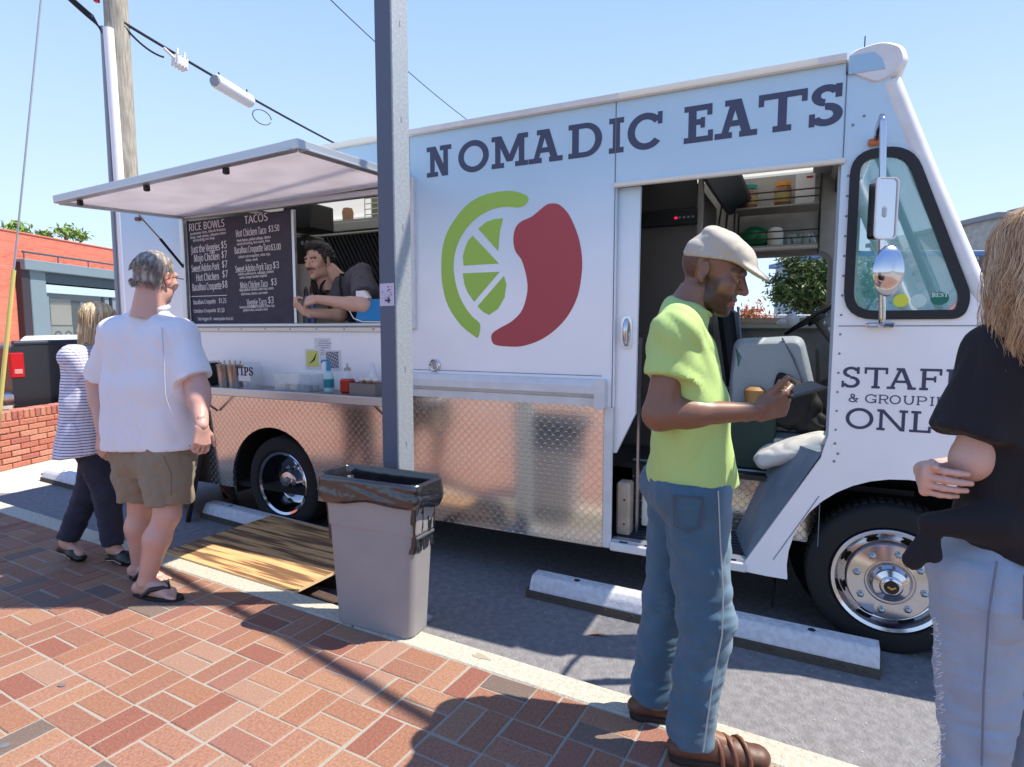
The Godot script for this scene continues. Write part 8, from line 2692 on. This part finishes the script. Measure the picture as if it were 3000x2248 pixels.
	var cols := [Color(0.80, 0.70, 0.55), Color(0.68, 0.55, 0.40), Color(0.90, 0.82, 0.68)]
	for i in 420:
		var a := r.randf_range(0.45, TAU - 0.45)
		var e := r.randf_range(0.0, 1.3)
		var d := V(sin(a) * cos(e), sin(e), cos(a) * cos(e))
		var p := V(0, 0.04, -0.02) + d * V(0.087, 0.091, 0.103)
		var p1 := V(sin(a) * 0.091, -0.02, -0.02 + cos(a) * 0.10)
		var p2 := V(sin(a) * 0.090 + r.randf_range(-0.008, 0.008), -0.13 + r.randf_range(-0.03, 0.02), -0.03 + cos(a) * 0.09)
		hb.col = lin(cols[r.randi() % 3])
		hb.tube([X * hx * p, X * hx * (p.lerp(p1, 0.55) * 1.02), X * hx * p1, X * hx * p2], [0.0016, 0.0016, 0.0014, 0.0005], 3, false)
	var hm := M("hair", Color.WHITE, 0.55)
	obj("hair", hb.done(), hm, O)

# ---- the cook leaning out of the hatch
func cook() -> void:
	var base := tw(-3.55, 0.59, -0.75)
	var O := thing("person", "dark haired cook with moustache in grey t-shirt leaning on hatch sill with clasped hands", "person", Transform3D(Basis(), base))
	var X := Transform3D(Basis(), -base)
	var sk := Color(0.58, 0.35, 0.27)
	var sc := func(_p: Vector3) -> Color: return sk
	var SL := tw(-3.60, 1.86, -0.27)
	var SR := tw(-3.93, 1.755, -0.36)
	var EL := tw(-3.375, 1.615, -0.035)
	var WL := tw(-3.745, 1.668, 0.045)
	var ER := tw(-3.72, 1.555, -0.16)
	var WR := tw(-3.868, 1.575, 0.045)
	var HL := tw(-3.38, 1.20, -0.62)
	var HR := tw(-3.62, 1.20, -0.72)
	var N := tw(-3.815, 1.85, -0.29)
	var hx := Transform3D(frame(V(-0.47, -0.12, 0.87), V(-0.10, 1, 0.10)), tw(-3.925, 1.965, -0.165))
	var s := 1.10
	var hair := Color(0.018, 0.016, 0.018)
	var fc := func(p: Vector3) -> Color:
		var q := p / s
		var c := sk
		if q.z > 0.06 and q.y > 0.019 and q.y < 0.031 and absf(q.x) > 0.012 and absf(q.x) < 0.054:
			c = c.lerp(hair, 0.8)
		if q.z > 0.07 and q.y < -0.041 and q.y > -0.056 and absf(q.x) < 0.036 - (q.y + 0.041) * 0.4:
			c = c.lerp(Color(0.06, 0.04, 0.035), 0.9)
		if q.z > 0.075 and q.y < -0.056 and q.y > -0.080 and absf(q.x) < 0.024:
			c = c.lerp(Color(0.42, 0.15, 0.13), 0.7)
		if q.y < -0.055 and q.z > -0.02:
			c = c.lerp(Color(0.34, 0.20, 0.16), 0.35)
		return c
	var lo := V(9, 9, 9)
	var hi := V(-9, -9, -9)
	for p in [SL, SR, EL, WL, ER, WR, HL, HR, N]:
		lo = lo.min(p)
		hi = hi.max(p)
	var b := mb(true)
	var f := Field.new(lo - V(0.2, 0.75, 0.2), hi + V(0.2, 0.2, 0.2), 0.012, 0.03)
	f.cap(SL, SR, 0.066, 0.066)
	for t in [0.25, 0.75]:
		f.cap(SL.lerp(SR, t) + tw(0, 0, -0.03) - tw(0, 0, 0) + V(0, -0.05, 0), HL.lerp(HR, t), 0.11, 0.11)
	f.cap(HL, HR, 0.11, 0.11)
	f.cap(N + V(0, -0.03, 0), N.lerp(hx.origin, 0.5), 0.060, 0.056)
	f.cap(SL, EL, 0.060, 0.052)
	f.cap(EL, EL.lerp(WL, 0.3), 0.050, 0.049)
	f.cap(EL.lerp(WL, 0.25), WL, 0.049, 0.031)
	f.cap(SR, ER, 0.060, 0.05)
	f.cap(ER, WR, 0.048, 0.031)
	for q in [HL, HR]:
		f.cap(q, V(q.x, 0.68, q.z), 0.09, 0.05)
	f.mesh_into(b, sc, X)
	head_into(b, X * hx, s, fc)
	var du := tw(1, 0, 0) - tw(0, 0, 0)
	var dz := tw(0, 0, 1) - tw(0, 0, 0)
	# clasped hands: the left one lies over the right one
	hand_into(b, WL - base, -du * 0.97 + dz * 0.18 + V(0, -0.16, 0), V(0, 0.62, 0) + dz * 0.78, 1.0, [0.5, 0.75, 0.8, 0.85, 0.9], 1.02, sc, 0.08, 0.5)
	hand_into(b, WR - base, -du * 0.55 + dz * 0.30 + V(0, 0.55, 0), V(0, -0.60, 0) + dz * 0.80 - du * 0.3, -1.0, [0.6, 1.0, 1.05, 1.1, 1.1], 1.02, sc, 0.06, 0.5)
	obj("body", b.done(), skin_mat(), O)
	eyes(O, X * hx, s, Color(0.16, 0.11, 0.08), 0.35, sk)
	# t-shirt
	f = Field.new(lo - V(0.22, 0.12, 0.25), hi + V(0.22, 0.2, 0.22), 0.011, 0.035)
	f.cap(SL, SR, 0.082, 0.082)
	for t in [0.2, 0.5, 0.8]:
		f.cap(SL.lerp(SR, t) - dz * 0.03 + V(0, -0.05, 0), HL.lerp(HR, t), 0.122, 0.13)
	f.cap(N + V(0, -0.08, 0), N + V(0, 0.005, 0) + dz * 0.01, 0.082, 0.066, 1)
	f.cap(SL, SL.lerp(EL, 0.72), 0.084, 0.094, 1)
	f.cap(SR, SR.lerp(ER, 0.75), 0.082, 0.09, 1)
	f.wrinkle(101, 0.010, V(6, 5, 6), 2)
	f.cut(tw(-3.5, 1.2, -0.6), V(0, -1, 0))
	var w := mb()
	f.mesh_into(w, sc, X)
	obj("t_shirt", w.done(), cloth("grey_cotton", Color(0.36, 0.35, 0.40), 0.9, fine, 8.0, 0.4), O)
	var ap := M("apron_black", Color(0.045, 0.045, 0.055), 0.8)
	for q in [-0.055, 0.075]:
		var a0: Vector3 = N + du * q * 0.9 + V(0, 0.015, 0)
		obj("apron_strap", tb([a0 - dz * 0.05 - base, a0 + dz * 0.085 - base, a0 + dz * 0.135 + du * q * 0.5 + V(0, -0.08, 0) - base, a0 + dz * 0.15 + du * q + V(0, -0.20, 0) - base], 0.010, 6), ap, O)
	# swept dark hair
	var h := Field.new(V(-0.13, -0.10, -0.18), V(0.13, 0.17, 0.14), 0.005, 0.025)
	h.ell(V(0, 0.052, -0.028) * s, V(0.084, 0.094, 0.100) * s)
	h.ell(V(0, 0.02, -0.075) * s, V(0.074, 0.08, 0.055) * s)
	h.ell(V(0.0, 0.108, 0.035) * s, V(0.068, 0.035, 0.058) * s)
	for x in [-1.0, 1.0]:
		h.ell(V(x * 0.077, 0.012, 0.012) * s, V(0.010, 0.034, 0.016) * s)
	h.ell(V(0, 0.012, 0.085) * s, V(0.064, 0.068, 0.075) * s, Basis(), true, 0.012)
	h.cut(V(0, -0.05, -0.06), V(0, -1, 0.4))
	h.wrinkle(111, 0.006, V(30, 40, 14), 2)
	var hb := mb(true)
	h.mesh_into(hb, func(_p: Vector3) -> Color: return Color(0.020, 0.018, 0.022), X * hx)
	obj("hair", hb.done(), M("hair", Color.WHITE, 0.55), O)

# ---- the woman in the black top at the right edge, from behind
func woman_black() -> void:
	var base := V(1.24, 0, -1.43)
	var O := thing("person", "woman with long wavy blonde hair, black knotted top and pale ripped jeans at right edge", "person", Transform3D(Basis(), base + V(0.05, 0, 0)))
	var X := Transform3D(Basis(), -base)
	var sk := Color(0.58, 0.35, 0.28)
	var sc := func(_p: Vector3) -> Color: return sk
	var SL := V(1.135, 1.385, -1.43)
	var SR := V(1.455, 1.385, -1.41)
	var EL := V(1.062, 1.135, -1.425)
	var WL := V(1.20, 1.05, -1.62)
	var ER := V(1.50, 1.11, -1.46)
	var WR := V(1.30, 1.08, -1.66)
	var HL := V(1.135, 0.845, -1.45)
	var HR := V(1.325, 0.845, -1.44)
	var KL := V(1.125, 0.45, -1.435)
	var KR := V(1.315, 0.45, -1.43)
	var N := V(1.250, 1.45, -1.42)
	var hx := Transform3D(frame(V(0.25, -0.06, -1.0), Vector3.UP), V(1.205, 1.612, -1.425))
	var b := mb(true)
	var f := Field.new(V(0.86, 0.0, -1.85), V(1.62, 1.58, -1.15), 0.012, 0.028)
	f.cap(SL, SR, 0.060, 0.060)
	for t in [0.25, 0.75]:
		f.cap(SL.lerp(SR, t) + V(0, -0.06, 0), HL.lerp(HR, t) + V(0, 0.09, 0), 0.098, 0.10)
	f.cap(HL, HR, 0.11, 0.11)
	f.cap(N, N + V(-0.005, 0.07, 0), 0.052, 0.05)
	f.cap(SL, EL, 0.050, 0.045)
	f.cap(EL, WL, 0.044, 0.028)
	f.cap(SR, ER, 0.050, 0.045)
	f.cap(ER, WR, 0.044, 0.028)
	f.cap(WR, V(1.02, 1.085, -1.53), 0.03, 0.027)
	legs(f, HL, KL, V(1.12, 0.09, -1.43), [0.09, 0.06, 0.04])
	legs(f, HR, KR, V(1.31, 0.09, -1.43), [0.09, 0.06, 0.04])
	f.cap(V(1.12, 0.07, -1.43), V(1.12, 0.03, -1.58), 0.04, 0.03)
	f.cap(V(1.31, 0.07, -1.43), V(1.31, 0.03, -1.58), 0.04, 0.03)
	f.mesh_into(b, sc, X)
	head_into(b, X * hx, 0.97, sc, {"neck": 0.05})
	# right hand wraps round the left elbow
	hand_into(b, V(1.000, 1.085, -1.495) - base, V(-0.56, 0.02, 0.80), V(-0.82, 0.05, -0.57), -1.0, [0.5, [1.15, 0.45, 0.40], [1.2, 0.45, 0.40], [1.22, 0.48, 0.40], [1.25, 0.5, 0.4]], 0.95, sc, 0.07, 0.35)
	obj("body", b.done(), skin_mat(), O)
	# black top
	f = Field.new(V(0.84, 0.78, -1.75), V(1.62, 1.56, -1.12), 0.0095, 0.035)
	f.cap(SL + V(-0.005, 0.005, 0), SR, 0.078, 0.078)
	f.cap(SL.lerp(SR, 0.28) + V(0, 0.035, 0), SL.lerp(SR, 0.72) + V(0, 0.035, 0), 0.068, 0.068)
	for t in [0.2, 0.5, 0.8]:
		f.cap(SL.lerp(SR, t) + V(0, -0.05, 0), SL.lerp(SR, t) + V(-0.01, -0.28, 0), 0.115, 0.122)
		f.cap(SL.lerp(SR, t) + V(-0.01, -0.28, 0), HL.lerp(HR, t) + V(-0.005, 0.06, 0), 0.122, 0.128)
	f.cap(SL, SL.lerp(EL, 0.80) + V(-0.012, 0, 0), 0.080, 0.100, 1)
	f.cap(SR, SR.lerp(ER, 0.8), 0.080, 0.098, 1)
	f.wrinkle(121, 0.010, V(5, 2.0, 5), 1)
	f.wrinkle(123, 0.005, V(9, 4, 9), 1)
	f.cut(V(1.03, 0.945, -1.43), V(-0.40, -1, 0.0))
	f.cap(V(1.09, 0.995, -1.38), V(0.985, 0.985, -1.41), 0.055, 0.030, 0, Vector3.ZERO, 1.0, 0.03)
	f.ell(V(0.966, 0.982, -1.42), V(0.030, 0.026, 0.026), Basis(), false, 0.008)
	f.cap(V(0.962, 0.97, -1.42), V(0.930, 0.892, -1.42), 0.013, 0.028, 0, Vector3.BACK, 1.5, 0.010)
	f.cap(V(0.97, 0.965, -1.41), V(0.968, 0.905, -1.405), 0.012, 0.020, 0, Vector3.BACK, 1.5, 0.008)
	var w := mb()
	f.mesh_into(w, sc, X)
	obj("black_top", w.done(), cloth("black_jersey", Color(0.105, 0.10, 0.125), 0.9, fine, 8.0, 0.45), O)
	# pale jeans
	f = Field.new(V(0.90, 0.02, -1.75), V(1.60, 1.02, -1.12), 0.0095, 0.022)
	f.cap(HL, HR, 0.122, 0.122)
	f.cap(HL + V(0.02, 0.1, 0), HR + V(-0.02, 0.1, 0), 0.098, 0.098)
	f.cap(HL + V(0, -0.03, 0.025), HR + V(0, -0.03, 0.025), 0.116, 0.116)
	f.cap(HL + V(-0.008, -0.02, 0), KL, 0.118, 0.078)
	f.cap(KL, V(1.12, 0.08, -1.43), 0.078, 0.058, 1)
	f.cap(HR + V(0.008, -0.02, 0), KR, 0.112, 0.078)
	f.cap(KR, V(1.31, 0.08, -1.43), 0.078, 0.058, 1)
	f.wrinkle(131, 0.005, V(5, 6, 5), 1)
	f.wrinkle(132, 0.003, V(6, 20, 6), 1)
	f.cut(V(1.2, 0.985, -1.4), V(0, 1, 0))
	var jb := mb(true)
	var jn := FastNoiseLite.new()
	jn.seed = 15
	jn.frequency = 10.0
	f.mesh_into(jb, func(p: Vector3) -> Color: return Color(0.27, 0.37, 0.52).lerp(Color(0.46, 0.56, 0.69), clampf(0.45 + 0.3 * jn.get_noise_3dv(p * V(1, 0.6, 1)), 0, 1)), X)
	var jm := M("denim")
	obj("jeans", jb.done(), jm, O)
	# frayed side seam
	var r := RandomNumberGenerator.new()
	r.seed = 33
	var fr := mb()
	for i in 90:
		var y := r.randf_range(0.30, 0.74)
		var x := 1.115 - lerpf(0.076, 0.118, clampf((y - 0.45) / 0.36, 0, 1)) - 0.002
		var p := V(x, y, -1.43 + r.randf_range(-0.01, 0.012)) - base
		fr.tube([p, p + V(-r.randf_range(0.006, 0.016), r.randf_range(-0.010, 0.004), r.randf_range(-0.006, 0.006))], [0.0015, 0.0006], 3, false)
	struct(obj("frayed_threads", fr.done(), M("thread_pale", Color(0.82, 0.83, 0.84), 0.9), O), "stuff")
	var bp := [V(1.10, 0.90, -1.303), V(1.215, 0.895, -1.305), V(1.213, 0.80, -1.292), V(1.155, 0.772, -1.294), V(1.102, 0.80, -1.298), V(1.10, 0.90, -1.303)]
	for i in bp.size():
		bp[i] = bp[i] - base
	var bpm := mb()
	bpm.tube(bp, 0.003, 5)
	obj("pocket_stitching", bpm.done(), M("jean_thread", Color(0.42, 0.46, 0.52), 0.9), O)
	var ss := mb()
	ss.tube([V(1.062, 0.92, -1.335) - base, V(1.048, 0.80, -1.330) - base, V(1.062, 0.60, -1.345) - base, V(1.085, 0.40, -1.362) - base], 0.0028, 5)
	obj("side_seam", ss.done(), M("jean_thread"), O)
	# hair
	var h := Field.new(V(-0.16, -0.26, -0.19), V(0.16, 0.15, 0.12), 0.0065, 0.03)
	h.ell(V(0, 0.038, -0.022), V(0.100, 0.100, 0.110))
	h.ell(V(0, -0.06, -0.050), V(0.120, 0.12, 0.090))
	h.cap(V(-0.06, -0.12, -0.06), V(-0.065, -0.19, -0.06), 0.055, 0.035)
	h.cap(V(0.06, -0.12, -0.06), V(0.065, -0.19, -0.06), 0.055, 0.035)
	h.cap(V(0, -0.12, -0.08), V(0, -0.19, -0.08), 0.055, 0.04)
	h.cut(V(0, 0, 0.055), V(0, -0.2, 1))
	h.wrinkle(141, 0.012, V(16, 5, 16), 2)
	var hb := mb(true)
	h.mesh_into(hb, func(p: Vector3) -> Color: return Color(0.34, 0.24, 0.15).lerp(Color(0.58, 0.44, 0.30), 0.5 + 0.5 * sin(p.x * 110 + p.y * 30 + p.z * 140)), X * hx)
	r.seed = 77
	var cols := [Color(0.74, 0.62, 0.49), Color(0.80, 0.69, 0.555), Color(0.66, 0.54, 0.41), Color(0.88, 0.79, 0.665), Color(0.76, 0.64, 0.51), Color(0.93, 0.87, 0.77)]
	var locks := []
	for i in 85:
		locks.append([r.randf_range(0.5, TAU - 0.5), r.randf() * TAU, r.randf_range(0.008, 0.016), r.randf_range(0.98, 1.09), r.randf_range(-0.25, -0.155), r.randi() % 6, r.randf_range(4.5, 7.5)])
	for i in 5200:
		var lk: Array = locks[r.randi() % locks.size()]
		var a: float = lk[0] + r.randfn() * 0.07
		var e := r.randf_range(0.0, 1.45)
		var d := V(sin(a) * cos(e), sin(e), cos(a) * cos(e))
		var p := V(0, 0.038, -0.022) + d * V(0.101, 0.101, 0.112) * r.randf_range(1.0, 1.04)
		var pts := [p]
		var loose: bool = r.randf() < 0.04
		var out: float = lk[3] + r.randfn() * 0.015 + (r.randf_range(0.06, 0.16) if loose else 0.0)
		var endy: float = lk[4] + r.randf_range(-0.02, 0.03)
		var n := 9
		for j in range(1, n + 1):
			var t := float(j) / n
			var y := lerpf(p.y, endy, t)
			var w2 := smoothstep(0.06, -0.10, y)
			var rx := lerpf(0.106, 0.122, w2) * out * (1.0 - 0.15 * smoothstep(-0.12, -0.24, y))
			var rz := lerpf(0.115, 0.115, w2) * out
			if y > 0.03:
				var cs := sqrt(maxf(0.0, 1.0 - pow((y - 0.038) / 0.106, 2)))
				rx *= maxf(cs, cos(e) * 0.6)
				rz *= maxf(cs, cos(e) * 0.6)
			var wave: float = sin(lk[1] + y * lk[6] * 8.0) * w2
			var aa: float = a + lk[2] * 9.0 * wave
			var push: float = 1.0 + lk[2] * 4.0 * cos(lk[1] + y * lk[6] * 8.0) * w2
			pts.append(V(sin(aa) * rx * push, y, -0.022 - 0.02 * w2 + cos(aa) * rz * push))
		for j in pts.size():
			pts[j] = X * hx * pts[j]
		hb.col = lin(cols[lk[5]] * r.randf_range(0.85, 1.12))
		var rr := []
		for j in pts.size():
			rr.append((0.0009 if loose else 0.0015) * (1.0 - 0.7 * float(j) / pts.size()))
		hb.tube(pts, rr, 3, false)
	# a loose lock on her back
	for i in 60:
		var o0 := V(r.randf_range(-0.012, 0.012), r.randf_range(-0.008, 0.008), r.randf_range(-0.006, 0.006))
		hb.col = lin(cols[r.randi() % cols.size()])
		var lk := [V(1.28, 1.44, -1.27), V(1.22, 1.385, -1.262), V(1.175, 1.365, -1.265), V(1.145, 1.345, -1.275), V(1.115, 1.338 + r.randf_range(-0.008, 0.008), -1.29)]
		for j in lk.size():
			lk[j] = lk[j] + o0 * (1.0 if j < 3 else 0.7) - base
		hb.tube(lk, [0.0018, 0.0018, 0.0016, 0.0012, 0.0004], 3, false)
	obj("hair", hb.done(), M("hair", Color.WHITE, 0.55), O)
	var sh := mb()
	shoe(sh, V(1.12, 0.0, -1.40), V(1.12, 0.0, -1.60), 0.04, 0.04)
	shoe(sh, V(1.31, 0.0, -1.40), V(1.31, 0.0, -1.60), 0.04, 0.04)
	for v in sh.v.size():
		sh.v[v] -= base
	obj("shoe", sh.done(), M("shoe_black", Color(0.05, 0.05, 0.06), 0.35), O)

# ---- another cook, mostly hidden by the steel post
func second_cook() -> void:
	var base := tw(-3.42, 0.59, -1.05)
	var O := thing("person", "second cook in dark clothes, mostly hidden behind the steel post inside the hatch", "person", Transform3D(Basis(), base))
	var sk := Color(0.36, 0.19, 0.14)
	var sc := func(_p: Vector3) -> Color: return sk
	var b := mb(true)
	var f := Field.new(V(-0.35, -0.02, -0.3), V(0.35, 1.5, 0.3), 0.014, 0.03)
	f.cap(V(-0.17, 1.26, 0), V(0.17, 1.26, 0), 0.065, 0.065)
	f.cap(V(-0.07, 1.18, 0), V(-0.06, 0.8, 0), 0.11, 0.11)
	f.cap(V(0.07, 1.18, 0), V(0.06, 0.8, 0), 0.11, 0.11)
	for x in [-1.0, 1.0]:
		f.cap(V(x * 0.19, 1.24, 0), V(x * 0.24, 0.98, 0.03), 0.055, 0.046)
		f.cap(V(x * 0.24, 0.98, 0.03), V(x * 0.20, 0.80, 0.2), 0.045, 0.03)
		f.cap(V(x * 0.09, 0.8, 0), V(x * 0.10, 0.42, 0.01), 0.085, 0.06)
		f.cap(V(x * 0.10, 0.42, 0.01), V(x * 0.10, 0.07, 0), 0.06, 0.04)
		f.cap(V(x * 0.10, 0.04, 0), V(x * 0.11, 0.03, 0.16), 0.04, 0.03)
	f.cap(V(0, 1.30, 0), V(0, 1.42, 0.01), 0.055, 0.055)
	f.mesh_into(b, sc)
	var hx := Transform3D(frame(V(-0.8, -0.1, 0.5), Vector3.UP), V(0, 1.53, 0.02))
	head_into(b, hx, 1.05, func(p: Vector3) -> Color: return Color(0.02, 0.018, 0.018) if p.y > 0.055 or (p.z < -0.03 and p.y > -0.03) else sk)
	for x in [-1.0, 1.0]:
		hand_into(b, V(x * 0.20, 0.80, 0.2), V(-x * 0.3, -0.2, 1), V(x * 0.6, 0.8, 0), -x, [0.4, 0.4, 0.4, 0.4, 0.4], 1.0, sc)
	obj("body", b.done(), skin_mat(), O)
	f = Field.new(V(-0.36, 0.55, -0.3), V(0.36, 1.42, 0.3), 0.013, 0.03)
	f.cap(V(-0.17, 1.26, 0), V(0.17, 1.26, 0), 0.08, 0.08)
	f.cap(V(-0.07, 1.2, 0), V(-0.07, 0.6, 0), 0.125, 0.13)
	f.cap(V(0.07, 1.2, 0), V(0.07, 0.6, 0), 0.125, 0.13)
	for x in [-1.0, 1.0]:
		f.cap(V(x * 0.19, 1.24, 0), V(x * 0.225, 1.04, 0.02), 0.072, 0.075, 1)
	f.cut(V(0, 0.72, 0), Vector3.DOWN)
	var w := mb()
	f.mesh_into(w, sc)
	obj("dark_shirt", w.done(), cloth("dark_cotton", Color(0.15, 0.13, 0.16), 0.9, fine, 8.0, 0.4), O)
